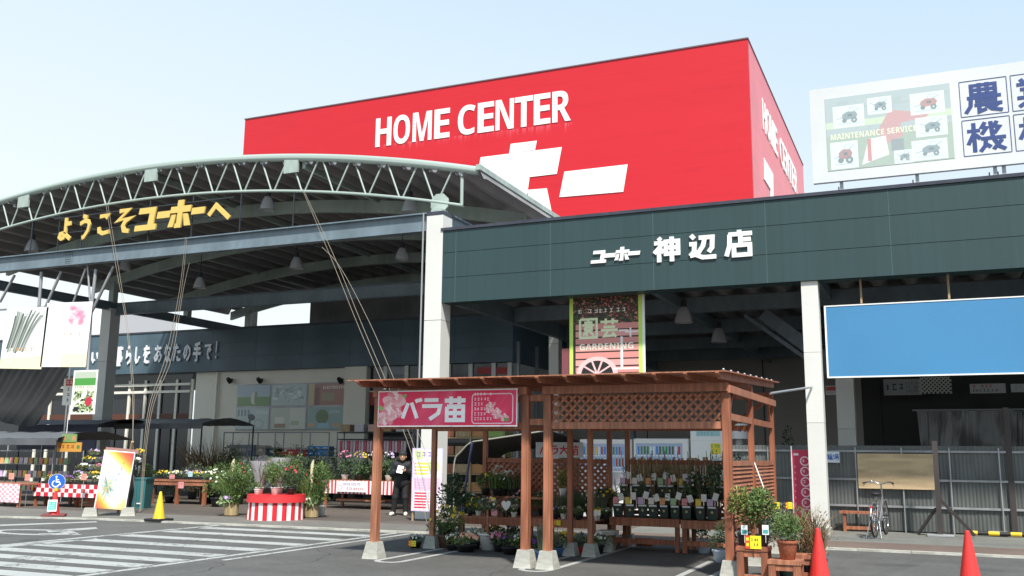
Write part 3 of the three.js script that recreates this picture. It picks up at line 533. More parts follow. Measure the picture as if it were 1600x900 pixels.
// white roof billboard
{
  const b = thing('roof_billboard', 'white roof billboard with machine photo print and blue characters', 'billboard', [0, 7.2, -21.1]);
  const zs = -21.1;
  ext('board', b, M([0.66, 0.68, 0.68], 0.5, { map: tClean }), -2.01, 7.5, 7.50, 9.66, zs - 0.12, zs);
  for (const px of [1315, 1434, 1557, 1571]) { const x = Z(px, 290, zs - 0.1).x; ext('post', b, mat.galv, x - 0.035, x + 0.035, 6.06, 7.5, zs - 0.16, zs - 0.09); ext('post', b, M([0.2, 0.16, 0.3], 0.5), x - 0.10, x - 0.075, 6.06, 7.5, zs - 0.5, zs - 0.47); }
  const pr = print(1024, 680, (x, W, H) => {
    x.fillStyle = '#8d9a9c'; x.fillRect(0, 0, W, H);
    for (let i = 0; i < 60; i++) { x.fillStyle = `rgba(${rnd() > 0.5 ? '150,165,150' : '110,122,130'},0.25)`; x.fillRect(rr(0, W), rr(0, H), rr(40, 220), rr(10, 60)); }
    x.fillStyle = '#b6c79a'; x.fillRect(0, H * 0.34, W, H * 0.09); x.fillStyle = '#7f9079'; x.fillRect(0, H * 0.52, W, H * 0.48);
    x.fillStyle = '#b8686a'; x.beginPath(); x.moveTo(W * 0.42, H * 0.52); x.lineTo(W * 0.52, H * 0.26); x.lineTo(W * 0.84, H * 0.36); x.lineTo(W * 0.8, H * 0.42); x.lineTo(W * 0.6, H * 0.45); x.lineTo(W * 0.62, H * 0.62); x.lineTo(W * 0.48, H * 0.72); x.fill();
    x.fillStyle = '#e8e4e0'; x.beginPath(); x.moveTo(W * 0.28, H * 0.96); x.lineTo(W * 0.34, H * 0.62); x.lineTo(W * 0.48, H * 0.60); x.lineTo(W * 0.5, H * 0.86); x.lineTo(W * 0.4, H * 0.9); x.fill(); x.fillStyle = '#c2504e'; x.fillRect(W * 0.33, H * 0.62, W * 0.03, H * 0.3); x.fillStyle = '#5d666a'; x.fillRect(W * 0.52, H * 0.66, W * 0.1, H * 0.16);
    const cards = [[0.065, 0.13, 0.25, 0.29], [0.35, 0.07, 0.19, 0.22], [0.69, 0.09, 0.26, 0.28], [0.72, 0.42, 0.24, 0.25], [0.03, 0.62, 0.22, 0.36], [0.54, 0.82, 0.15, 0.17], [0.68, 0.72, 0.27, 0.26]];
    cards.forEach(([a, c, w, h], i) => { const X = a * W, Y = c * H, w2 = w * W, h2 = h * H; x.fillStyle = '#d3e2df'; x.fillRect(X, Y, w2, h2); x.strokeStyle = '#eef4f2'; x.lineWidth = 4; x.strokeRect(X, Y, w2, h2);
      const c1 = i === 2 ? '#a2504a' : i === 4 ? '#8c4a48' : '#56686e', P = (u, v) => [X + u * w2, Y + v * h2];
      x.fillStyle = c1; x.beginPath(); [[0.3, 0.4], [0.45, 0.28], [0.72, 0.3], [0.8, 0.45], [0.74, 0.62], [0.4, 0.68], [0.28, 0.58]].forEach((p, k) => k ? x.lineTo(...P(...p)) : x.moveTo(...P(...p))); x.fill();
      x.fillStyle = '#3d4a4e'; for (const [u, v, r] of [[0.36, 0.7, 0.1], [0.68, 0.7, 0.13]]) { x.beginPath(); x.arc(...P(u, v), r * h2, 0, 7); x.fill(); } x.fillStyle = '#aebcba'; x.beginPath(); x.arc(...P(0.68, 0.7), 0.05 * h2, 0, 7); x.fill();
      x.strokeStyle = '#5c6c70'; x.lineWidth = 5; x.beginPath(); x.moveTo(...P(0.1, i % 2 ? 0.3 : 0.62)); x.lineTo(...P(0.4, 0.5)); x.lineTo(...P(0.86, 0.16)); x.stroke(); x.lineWidth = 3; x.beginPath(); x.moveTo(...P(0.5, 0.3)); x.lineTo(...P(0.55, 0.1)); x.lineTo(...P(0.75, 0.12)); x.stroke(); x.fillStyle = '#2f3a3e'; x.fillRect(...P(0.48, 0.4), w2 * 0.14, h2 * 0.12); x.fillStyle = 'rgba(80,95,98,0.35)'; x.fillRect(...P(0.15, 0.82), w2 * 0.7, h2 * 0.05); });
    for (let i = 0; i < 240; i++) { x.strokeStyle = `rgba(${['70,90,80', '150,160,140', '120,70,66', '210,214,206'][i % 4]},0.28)`; x.lineWidth = rr(1, 5); const a = rr(W * 0.25, W * 0.72), b = rr(H * 0.4, H); x.beginPath(); x.moveTo(a, b); x.lineTo(a + rr(-40, 40), b + rr(-30, 30)); x.stroke(); }
    x.fillStyle = '#e8dfb0'; x.font = 'bold 74px sans-serif'; x.textBaseline = 'alphabetic'; x.save(); x.translate(W * 0.03, H * 0.58); x.scale(W * 0.7 / x.measureText('MAINTENANCE SERVICE').width, 1); x.fillText('MAINTENANCE SERVICE', 0, 0); x.restore();
    x.fillStyle = 'rgba(205,218,220,0.5)'; x.fillRect(0, 0, W, H);
  });
  const p = mesh('photo_print', new THREE.BoxGeometry(2.52, 1.66, 0.006), pr, b); p.position.set(-0.43, 8.57 - 7.2, 0.004);
  const blue = M([0.03, 0.06, 0.20], 0.5);
  [['農', 1.0, 8.60], ['業', 1.96, 8.60], ['機', 1.0, 7.75], ['械', 1.96, 7.75]].forEach(([ch, x, y]) => {
    const fr = merge([gBox(0.45, 0.008, 0, 0.88, 0.014, 0.006), gBox(0.45, 0.78, 0, 0.88, 0.014, 0.006), gBox(0.008, 0.394, 0, 0.014, 0.758, 0.006), gBox(0.892, 0.394, 0, 0.014, 0.758, 0.006)]);
    const f = mesh('character_frame', fr, blue, b); f.position.set(x, y - 7.2, 0.004);
    const m = mesh('character', glyphGeo(ch, 0.74, 0.66, 11, 0.004), blue, b); m.position.set(x + 0.08, y + 0.06 - 7.2, 0.002);
  });
}

// ---------------------------------------------------------------- plants
const leafMat = (r, g, b) => M([r, g, b], 0.62, { vertexColors: true, transmission: 0.0 });
const GREEN = leafMat(0.11, 0.175, 0.05), DARKGREEN = leafMat(0.05, 0.095, 0.036), GREYGREEN = leafMat(0.13, 0.165, 0.115), BROWNLEAF = leafMat(0.20, 0.13, 0.065), YGREEN = leafMat(0.16, 0.19, 0.045);
// many small folded leaves spread through clumps in an ellipsoid; base at y = 0
function leaves(n, rx, ry, rz, size, o = {}) {
  const { clumps = 9, y0 = 0, up = 0.25, aspect = 0.42, hollow = 0.35, vary = 0.45 } = o, pos = [], nor = [], col = [];
  const cs = []; for (let i = 0; i < clumps; i++) { const a = rnd() * 6.283, c = rr(-0.75, 1), r = Math.sqrt(1 - c * c) * rr(0.45, 0.8); cs.push([Math.cos(a) * r, c * 0.72, Math.sin(a) * r, rr(0.28, 0.5), rr(0.75, 1.2)]); }
  const v = V(0, 0, 0), d = V(0, 0, 0), s = V(0, 0, 0), nn = V(0, 0, 0);
  for (let i = 0; i < n; i++) {
    const c = cs[i % clumps]; let u; do { u = [rr(-1, 1), rr(-1, 1), rr(-1, 1)]; } while (u[0] * u[0] + u[1] * u[1] + u[2] * u[2] > 1 || u[0] * u[0] + u[1] * u[1] + u[2] * u[2] < hollow * hollow);
    v.set((c[0] + u[0] * c[3]) * rx, (1 + c[1] + u[1] * c[3]) * ry + y0, (c[2] + u[2] * c[3]) * rz); if (v.y < 0.01) v.y = 0.01 + rnd() * 0.03;
    d.set(u[0] + rr(-0.6, 0.6), u[1] + up + rr(-0.6, 0.6), u[2] + rr(-0.6, 0.6)).normalize(); s.set(rr(-1, 1), rr(-1, 1), rr(-1, 1)).cross(d).normalize(); nn.crossVectors(s, d).normalize();
    const L = size * rr(0.6, 1.3), w = L * aspect, tone = c[4] * rr(1 - vary, 1 + vary), A = v.clone(), T = v.clone().addScaledVector(d, L), m = v.clone().addScaledVector(d, L * 0.45).addScaledVector(nn, L * 0.12), P = m.clone().addScaledVector(s, w / 2).addScaledVector(nn, -L * 0.1), Q = m.clone().addScaledVector(s, -w / 2).addScaledVector(nn, -L * 0.1);
    for (const [a, b, e] of [[A, P, m], [P, T, m], [A, m, Q], [m, T, Q]]) { const fn = b.clone().sub(a).cross(e.clone().sub(a)).normalize(); for (const q of [a, b, e]) { pos.push(q.x, q.y, q.z); nor.push(fn.x, fn.y, fn.z); col.push(tone, tone, tone * rr(0.8, 1.1)); } }
  }
  return attr(pos, nor, col);
}
function attr(pos, nor, col) { const g = new THREE.BufferGeometry(); g.setAttribute('position', new THREE.Float32BufferAttribute(pos, 3)); g.setAttribute('normal', new THREE.Float32BufferAttribute(nor, 3)); if (col) g.setAttribute('color', new THREE.Float32BufferAttribute(col, 3)); return g; }
// blades rising from the base: grasses, iris leaves, pine needles
function blades(n, r, h, w, spread = 0.35, bend = 0.25) {
  const pos = [], nor = [], col = [];
  for (let i = 0; i < n; i++) {
    const a = rnd() * 6.283, q = Math.sqrt(rnd()) * r, x = Math.cos(a) * q, z = Math.sin(a) * q, l = h * rr(0.55, 1.1), lean = spread * rr(0.2, 1), b = a + rr(-0.7, 0.7), t = rr(0.6, 1.4), sa = rnd() * 3.14;
    const p0 = V(x, 0, z), p1 = V(x + Math.cos(b) * lean * l * 0.4, l * 0.6, z + Math.sin(b) * lean * l * 0.4), p2 = V(x + Math.cos(b) * (lean + bend) * l, l * (1 - 0.25 * lean), z + Math.sin(b) * (lean + bend) * l), s = V(Math.cos(sa), 0, Math.sin(sa)).multiplyScalar(w / 2);
    const A = p0.clone().add(s), B = p0.clone().sub(s), C = p1.clone().add(s), D = p1.clone().sub(s);
    for (const [e, f, g] of [[A, B, C], [B, D, C], [C, D, p2]]) { const fn = f.clone().sub(e).cross(g.clone().sub(e)).normalize(); for (const k of [e, f, g]) { pos.push(k.x, k.y, k.z); nor.push(fn.x, fn.y, fn.z); col.push(t, t, t * 0.9); } }
  }
  return attr(pos, nor, col);
}
// small five-petalled flowers scattered over the top of a mound
function blooms(n, rx, ry, rz, size, y0 = 0, top = 0.1) {
  const list = [], pet = new THREE.CircleGeometry(0.5, 5).toNonIndexed();
  for (let i = 0; i < n; i++) {
    const a = rnd() * 6.283, c = rr(top, 1), r = Math.sqrt(1 - c * c) * Math.sqrt(rr(0.3, 1.1)), p = V(Math.cos(a) * r * rx, (1 + c) * ry + y0 + rr(0, 0.02), Math.sin(a) * r * rz);
    const o = new THREE.Object3D(); o.position.copy(p); o.lookAt(p.clone().add(V(Math.cos(a) * r + rr(-0.4, 0.4), c * 0.8 + rr(0, 0.5), Math.sin(a) * r + 0.5 + rr(-0.3, 0.3)))); const k = size * rr(0.75, 1.25); o.scale.set(k, k, k); o.updateMatrix();
    list.push(pet.clone().applyMatrix4(o.matrix)); const q = pet.clone().scale(0.62, 0.62, 1).translate(0.12, 0.1, 0.18).applyMatrix4(o.matrix); list.push(q);
  }
  return merge(list);
}
const FL = { yellow: M([0.80, 0.55, 0.03], 0.6), white: M([0.80, 0.79, 0.72], 0.6), pink: M([0.72, 0.25, 0.38], 0.6), purple: M([0.20, 0.06, 0.30], 0.6), red: M([0.60, 0.04, 0.05], 0.6), peach: M([0.75, 0.42, 0.28], 0.6), lilac: M([0.50, 0.36, 0.60], 0.6), orange: M([0.70, 0.28, 0.04], 0.6) };
const potGeo = {};
function potShape(r, h) { const k = r + '_' + h; return potGeo[k] || (potGeo[k] = lathe([[0, 0], [r * 0.72, 0], [r * 0.96, h * 0.86], [r * 1.06, h * 0.86], [r * 1.06, h], [r * 0.94, h], [r * 0.9, h * 0.88], [0, h * 0.88]], 18)); }
function pot(parent, r, h, m, y = 0) { const p = mesh('pot', potShape(r, h), m, parent); p.position.y = y; const s = mesh('soil', new THREE.CylinderGeometry(r * 0.9, r * 0.88, 0.015, 14), mat.soil, parent); s.position.y = y + h * 0.9; return p; }
const tagColors = [M([0.75, 0.30, 0.34], 0.5), M([0.78, 0.62, 0.08], 0.5), M([0.62, 0.45, 0.66], 0.5), M([0.80, 0.78, 0.70], 0.5), M([0.72, 0.35, 0.15], 0.5), M([0.35, 0.55, 0.30], 0.5)];
function priceCard(label, pos, w, h, kind, group, turn = 0) {
  const t = thing('price_card', label, 'price card', pos, group, turn);
  const m = print(128, 96, (x) => { x.fillStyle = kind === 'y' ? '#f2e02a' : kind === 'p' ? '#f0a0a4' : kind === 'b' ? '#bfe3f2' : '#f4f2ea'; x.fillRect(0, 0, 128, 96); if (kind === 'y') { x.fillStyle = '#e0442c'; x.fillRect(0, 0, 40, 96); x.fillStyle = '#f2e02a'; x.fillRect(10, 14, 20, 24); x.fillRect(10, 54, 20, 24); } scribble(x, kind === 'y' ? 48 : 10, 14, kind === 'y' ? 76 : 108, 70, '#30302c', 2, 5 + label.length); });
  mesh('card', new THREE.BoxGeometry(w, h, 0.006), m, t).position.y = h / 2; mesh('pin', gBar([0, -0.12, -0.006], [0, h * 0.5, -0.006], 0.004, 5), mat.black, t); return t;
}
// ---------------------------------------------------------------- pergola
const mReed = M([0.50, 0.33, 0.15], 0.8, { map: tWood });
const PX = [-7.82, -5.34, -5.0, -2.46], PZ = [-12.8, -14.65, -16.72];
{
  const p = thing('pergola', 'long red brown timber pergola on white concrete feet', 'pergola', [-5.14, 0, -14.7]);
  const L = (x) => x + 5.14, D = (z) => z + 14.7;
  for (const x of PX) PZ.forEach((z, k) => {
    const w = k ? 0.08 : 0.108; ext('post', p, k === 0 ? mat.wood : mat.woodDark, x - w / 2, x + w / 2, 0.2, k === 0 ? 2.5 : 2.62, z - w / 2, z + w / 2);
    const f = mesh('concrete_foot', flatNormals(frustum(k ? 0.24 : 0.27, k ? 0.16 : 0.18, k ? 0.2 : 0.245)), mat.concrete, p); f.position.set(L(x), 0, D(z));
  });
  const rail = (x0, x1, y0, y1, z, t = 0.045, m = mat.woodDark) => ext('rail', p, m, x0, x1, y0, y1, z - t / 2, z + t / 2);
  for (const [a, b] of [[PX[0], PX[1]], [PX[2], PX[3]]]) { rail(a + 0.056, b - 0.056, 1.93, 2.025, PZ[0]); rail(a - 0.05, b + 0.05, 2.42, 2.53, PZ[0] + 0.085, 0.05); rail(a + 0.045, b - 0.045, 1.95, 2.03, PZ[1]); rail(a, b, 2.42, 2.52, PZ[1] + 0.066); rail(a, b, 2.55, 2.65, PZ[2] + 0.066); rail(a + 0.045, b - 0.045, 1.42, 1.5, PZ[2]); rail(a + 0.045, b - 0.045, 0.55, 0.62, PZ[2]); }
  rail(PX[1] + 0.056, PX[2] - 0.056, 1.985, 2.075, PZ[0], 0.045, mat.wood); rail(PX[1] + 0.056, PX[2] - 0.056, 2.33, 2.42, PZ[0], 0.045, mat.wood);
  // diagonal lattice: each slat its own board, two crossing layers
  const lattice = (x0, x1, y0, y1, z, sp, m, w = 0.032) => {
    for (const s of [1, -1]) for (let c = -(y1 - y0); c < x1 - x0; c += sp) {
      let a = Math.max(0, c), b = Math.min(x1 - x0, c + (y1 - y0)); if (b - a < 0.03) continue;
      const ya = a - c, yb = b - c, A = s > 0 ? V(L(x0 + a), y0 + ya, 0) : V(L(x1 - a), y0 + ya, 0), B = s > 0 ? V(L(x0 + b), y0 + yb, 0) : V(L(x1 - b), y0 + yb, 0), len = A.distanceTo(B);
      const q = mesh('lattice_slat', uvBox(len, w, 0.009), m, p); q.position.set((A.x + B.x) / 2, (A.y + B.y) / 2, D(z) + s * 0.0052); q.rotation.z = Math.atan2(B.y - A.y, B.x - A.x);
    }
  };
  lattice(PX[2] + 0.06, PX[3] - 0.06, 2.026, 2.418, PZ[0], 0.128, mat.woodDark, 0.036); lattice(PX[0] + 0.05, PX[0] + 0.42, 2.026, 2.418, PZ[0], 0.118, mat.woodDark, 0.042);
  lattice(-3.35, PX[3] - 0.05, 0.625, 1.415, PZ[2], 0.12, mat.woodDark, 0.04); lattice(PX[0] + 0.05, PX[1] - 0.05, 0.625, 1.415, PZ[2], 0.12, mat.woodDark, 0.046);
  for (let x = PX[2] + 0.06, i = 0; x < -3.38; x += 0.048, i++) ext('reed', p, i % 3 ? mReed : mat.timber, x, x + 0.04, 0.63 + rr(0, 0.02), 1.5 + rr(-0.04, 0.06), PZ[2] - 0.012 + rr(-0.008, 0.008), PZ[2] + 0.012);
  ext('back_board', p, mat.woodDark, PX[0] + 0.06, PX[0] + 1.3, 0.9, 1.41, PZ[2] - 0.05, PZ[2] - 0.03);
  // rafters and boarded roof
  const y0 = 2.535, y1 = 2.735, z0 = -12.22, z1 = -17.0;
  const raf = (x, m) => { const s = new THREE.Shape(); s.moveTo(0, 0.105); s.lineTo(0.0, 0.085); s.lineTo(0.16, 0.02); s.lineTo(-(z1 - z0), y1 - y0 + 0.02); s.lineTo(-(z1 - z0), y1 - y0 + 0.105); s.closePath(); const q = mesh('rafter', new THREE.ExtrudeGeometry(s, { depth: 0.045, bevelEnabled: false }).rotateY(Math.PI / 2), m, p); q.position.set(L(x), y0, D(z0)); };
  for (let i = 0; i < 14; i++) { const x = -7.9 + i * (5.42 / 13); raf(x, i === 13 ? mat.woodPale : mat.wood); }
  const pitch = (y1 - y0) / (z0 - z1);
  for (let i = 0; i < 34; i++) { const z = z0 - 0.02 - i * 0.1405; const m = box('roof_board', p, mat.woodDark, L(-5.2), y0 + 0.113 + (z0 - z) * pitch + (i % 2) * 0.003, D(z) - 0.07, 5.72, 0.016, 0.132); m.rotation.x = pitch; }
  for (let i = 0; i < 9; i++) { const z = z0 - 0.25 - i * 0.52; mesh('roof_fixing', new THREE.SphereGeometry(0.018, 8, 6), mat.galv, p).position.set(L(-2.42), y0 + 0.14 + (z0 - z) * pitch, D(z)); }
  // right gable side: rails, braces and a panel of thin louvre slats
  const xs = PX[3];
  for (const [za, zb2] of [[PZ[0], PZ[1]], [PZ[1], PZ[2]]]) { ext('side_rail', p, mat.woodPale, xs - 0.025, xs + 0.025, 2.05, 2.14, zb2 + 0.05, za - 0.06); ext('side_rail', p, mat.wood, xs - 0.025, xs + 0.025, 1.44, 1.51, zb2 + 0.05, za - 0.06); ext('side_rail', p, mat.wood, xs - 0.025, xs + 0.025, 0.62, 0.69, zb2 + 0.05, za - 0.06); for (let k = 0; k < 13; k++) { const q = ext('louvre_slat', p, mat.wood, xs - 0.012, xs + 0.012, 0.70 + k * 0.057, 0.745 + k * 0.057, zb2 + 0.05, za - 0.06); q.rotation.z = 0.5; } }
  beam('side_beam', p, mat.woodPale, V(L(xs) + 0.06, 2.45, D(PZ[0]) + 0.1), V(L(xs) + 0.06, 2.47, D(PZ[2]) - 0.05), 0.04, 0.10);
  beam('brace', p, mat.woodPale, V(L(xs), 2.1, D(PZ[0]) - 0.12), V(L(xs), 2.42, D(PZ[0]) - 0.42), 0.035, 0.05); beam('brace', p, mat.woodPale, V(L(xs), 2.1, D(PZ[2]) + 0.1), V(L(xs), 2.46, D(PZ[2]) + 0.36), 0.035, 0.05);
  beam('brace', p, mat.wood, V(L(xs) - 0.1, 2.5, D(PZ[2])), V(L(xs) - 0.75, 2.05, D(PZ[2])), 0.04, 0.06);
  bar('support_pipe', p, mat.galv, [L(xs) + 0.05, 2.62, D(-16.4)], [L(-2.2), 3.02, D(-20.74)], 0.022);
  bar('loose_cord', p, mat.tagWhite, [L(xs) + 0.03, 1.5, D(PZ[1])], [L(xs) + 0.25, 0.95, D(PZ[1]) + 0.2], 0.008);
}
// red rose banner on the pergola
{
  const b = tag(mesh('rose_banner', new THREE.BoxGeometry(2.33, 0.545, 0.02), print(1024, 240, (x, W, H) => {
    x.fillStyle = '#f4f2f0'; x.fillRect(0, 0, W, H); x.fillStyle = '#f0305e'; x.fillRect(8, 8, W - 16, H - 16);
    for (let i = 0; i < 14; i++) { x.fillStyle = `rgba(255,150,170,${rr(0.05, 0.16)})`; x.beginPath(); const a = rr(0, W); x.moveTo(a, 8); x.lineTo(a + rr(30, 120), 8); x.lineTo(a + rr(-160, 60), H - 8); x.lineTo(a - 120, H - 8); x.fill(); }
    const rose = (cx, cy, r) => { for (let k = 0; k < 26; k++) { const t = k / 26, a = k * 2.4, d = r * (1 - t) * 0.72; x.fillStyle = ['#f7c3c6', '#f3a9ae', '#fbdedd', '#ee8f98'][k % 4]; x.beginPath(); x.ellipse(cx + Math.cos(a) * d, cy + Math.sin(a) * d * 0.9, r * (0.52 - 0.3 * t), r * (0.4 - 0.24 * t), a, 0, 7); x.fill(); } };
    x.fillStyle = '#8fbf6a'; x.beginPath(); x.ellipse(26, 118, 26, 14, 0.7, 0, 7); x.ellipse(200, 40, 24, 12, -0.6, 0, 7); x.ellipse(30, 205, 30, 14, 0.4, 0, 7); x.fill();
    rose(118, 72, 78); rose(70, 172, 62); rose(150, 150, 34);
    drawGlyph(x, 'バ', 178, 52, 160, 144, 17, '#fff'); drawGlyph(x, 'ラ', 322, 48, 168, 150, 17, '#fff'); drawGlyph(x, '苗', 500, 38, 165, 166, 17, '#fff');
    x.strokeStyle = '#ffd9e0'; x.lineWidth = 7; x.beginPath(); x.roundRect(706, 32, 286, 188, 22); x.stroke(); scribble(x, 722, 18, 150, 190, '#ffe9ee', 6, 77); for (let k = 0; k < 5; k++) rose(830 + (k % 3) * 52, 110 + (k * 37) % 90, 26); x.fillStyle = '#79a65a'; x.fillRect(930, 186, 34, 20);
  })), 'red rose sapling banner with pink roses on the pergola front', 'banner'); b.position.set(-6.585, 2.235, -12.66);
}
// benches under the pergola
function bench(x0, x1, z0, z1, h, label, group) {
  const b = thing('plant_bench', label, 'bench', [(x0 + x1) / 2, 0, (z0 + z1) / 2], group);
  const n = 7, dz = (z0 - z1) / n; for (let i = 0; i < n; i++) ext('slat', b, mat.woodDark, x0, x1, h - 0.025, h, z1 + i * dz + 0.008, z1 + (i + 1) * dz - 0.008);
  ext('apron', b, mat.wood, x0, x1, h - 0.13, h - 0.027, z0 - 0.035, z0 - 0.005); ext('apron', b, mat.woodDark, x0, x1, h - 0.13, h - 0.027, z1 + 0.005, z1 + 0.035);
  for (const x of [x0 + 0.05, x1 - 0.05]) for (const z of [z0 - 0.07, z1 + 0.07]) ext('leg', b, mat.wood, x - 0.035, x + 0.035, 0.005, h - 0.027, z - 0.032, z + 0.032);
  ext('stretcher', b, mat.wood, x0 + 0.086, x1 - 0.086, 0.12, 0.2, z0 - 0.085, z0 - 0.05);
  return b;
}
bench(-5.06, -3.86, -15.8, -16.62, 0.54, 'red brown bench of rose pots in front of the reed screen');
bench(-3.84, -2.62, -15.8, -16.62, 0.53, 'red brown bench of rose pots in front of the white lattice gaps');
bench(-7.74, -6.45, -15.45, -16.6, 0.49, 'red brown bench crowded with daffodils and pansies');
bench(-6.43, -5.2, -15.45, -16.6, 0.49, 'red brown bench of flower pots between the double posts');
{ const s = thing('pot_step', 'low dark timber step carrying the back row of rose pots', 'step', [-3.85, 0.54, -16.42]); ext('plank', s, mat.woodDark, -5.02, -2.66, 0.83, 0.86, -16.58, -16.3); for (const x of [-4.95, -3.95, -3.75, -2.72]) ext('support', s, mat.woodDark, x - 0.02, x + 0.02, 0.541, 0.829, -16.56, -16.32); }
{ const s = thing('flower_riser', 'small red brown riser shelf standing on the left bench', 'shelf', [-6.9, 0.49, -16.3]); ext('board', s, mat.wood, -7.15, -6.1, 0.78, 0.82, -16.5, -16.15); for (const x of [-7.1, -6.15]) ext('leg', s, mat.wood, x - 0.03, x + 0.03, 0.491, 0.779, -16.45, -16.2); }
// rose saplings: square dark green pots, bare canes, picture tags
{
  const make = (k) => {
    const o = thing('rose_sapling', '', 'potted plant');
    mesh('pot', flatNormals(frustum(0.125, 0.165, 0.22)), mat.potGreen, o); const s = mesh('soil', new THREE.BoxGeometry(0.14, 0.01, 0.14), mat.soil, o); s.position.y = 0.213;
    mesh('pot_emblem', new THREE.CircleGeometry(0.022, 12), M([0.45, 0.40, 0.18], 0.5), o).position.set(0, 0.12, 0.0785);
    const canes = []; for (let i = 0; i < 4; i++) { const a = rr(0, 6.28), l = rr(0.35, 0.62); canes.push(gBar([0, 0.2, 0], [Math.cos(a) * 0.07, 0.2 + l, Math.sin(a) * 0.07], 0.005, 5)); } mesh('canes', merge(canes), M(k % 2 ? [0.20, 0.12, 0.06] : [0.10, 0.13, 0.05], 0.7), o);
    mesh('leaves', leaves(46, 0.10, 0.16, 0.10, 0.045, { y0: 0.22, clumps: 5 }), k % 3 ? DARKGREEN : GREEN, o);
    const c = mesh('picture_tag', new THREE.BoxGeometry(0.095, 0.12, 0.003), tagColors[k % 6], o); c.position.set(-0.03, 0.27, 0.06); c.rotation.x = -0.15; const d = mesh('price_tag', new THREE.BoxGeometry(0.09, 0.12, 0.003), mat.tagWhite, o); d.position.set(0.06, 0.33 + (k % 3) * 0.02, 0.05); d.rotation.z = 0.3 - 0.3 * (k % 3);
    mesh('white_rim_label', new THREE.BoxGeometry(0.13, 0.028, 0.004), mat.tagWhite, o).position.set(0, 0.198, 0.085);
    return o;
  };
  const v = [0, 1, 2, 3, 4, 5].map(make), cnt = [0, 0, 0, 0, 0, 0];
  const place = (k, pos, label, group, turn) => { const o = cnt[k]++ ? copyOf(v[k], pos, label, group, turn) : v[k]; if (o === v[k]) { o.position.set(...pos); o.rotation.y = turn; tag(o, label, 'potted plant', group); } };
  const lf = 'rose sapling in a square dark green pot along the bench front', lb = 'rose sapling in a square dark green pot on the raised back step';
  [967, 985, 1004, 1021, 1040, 1057, 1074, 1096, 1114].forEach((px, i) => { const q = Z(px, 806, -15.98); place(i % 6, [q.x, 0.545, -15.98 + rr(-0.03, 0.03)], lf, 'rose pots in the bench front row', rr(-0.25, 0.25)); });
  [977, 996, 1017, 1035, 1049, 1066, 1081, 1096, 1111, 1126].forEach((px, i) => { const q = Z(px, 775, -16.44); place((i + 2) % 6, [q.x, 0.862, -16.44], lb, 'rose pots on the back step', rr(-0.25, 0.25)); });
  // bamboo stakes standing behind
  const st = thing('stake_bundle', 'row of thin pale bamboo stakes standing behind the rose pots', 'stakes', [-4.2, 0.54, -16.62]); for (let i = 0; i < 26; i++) { const x = rr(-0.8, 1.45); mesh('stake', gBar([x, 0.0, rr(-0.02, 0.02)], [x + rr(-0.05, 0.05), rr(0.82, 1.0), rr(-0.03, 0.02)], 0.009, 5), mat.timber, st); }
}

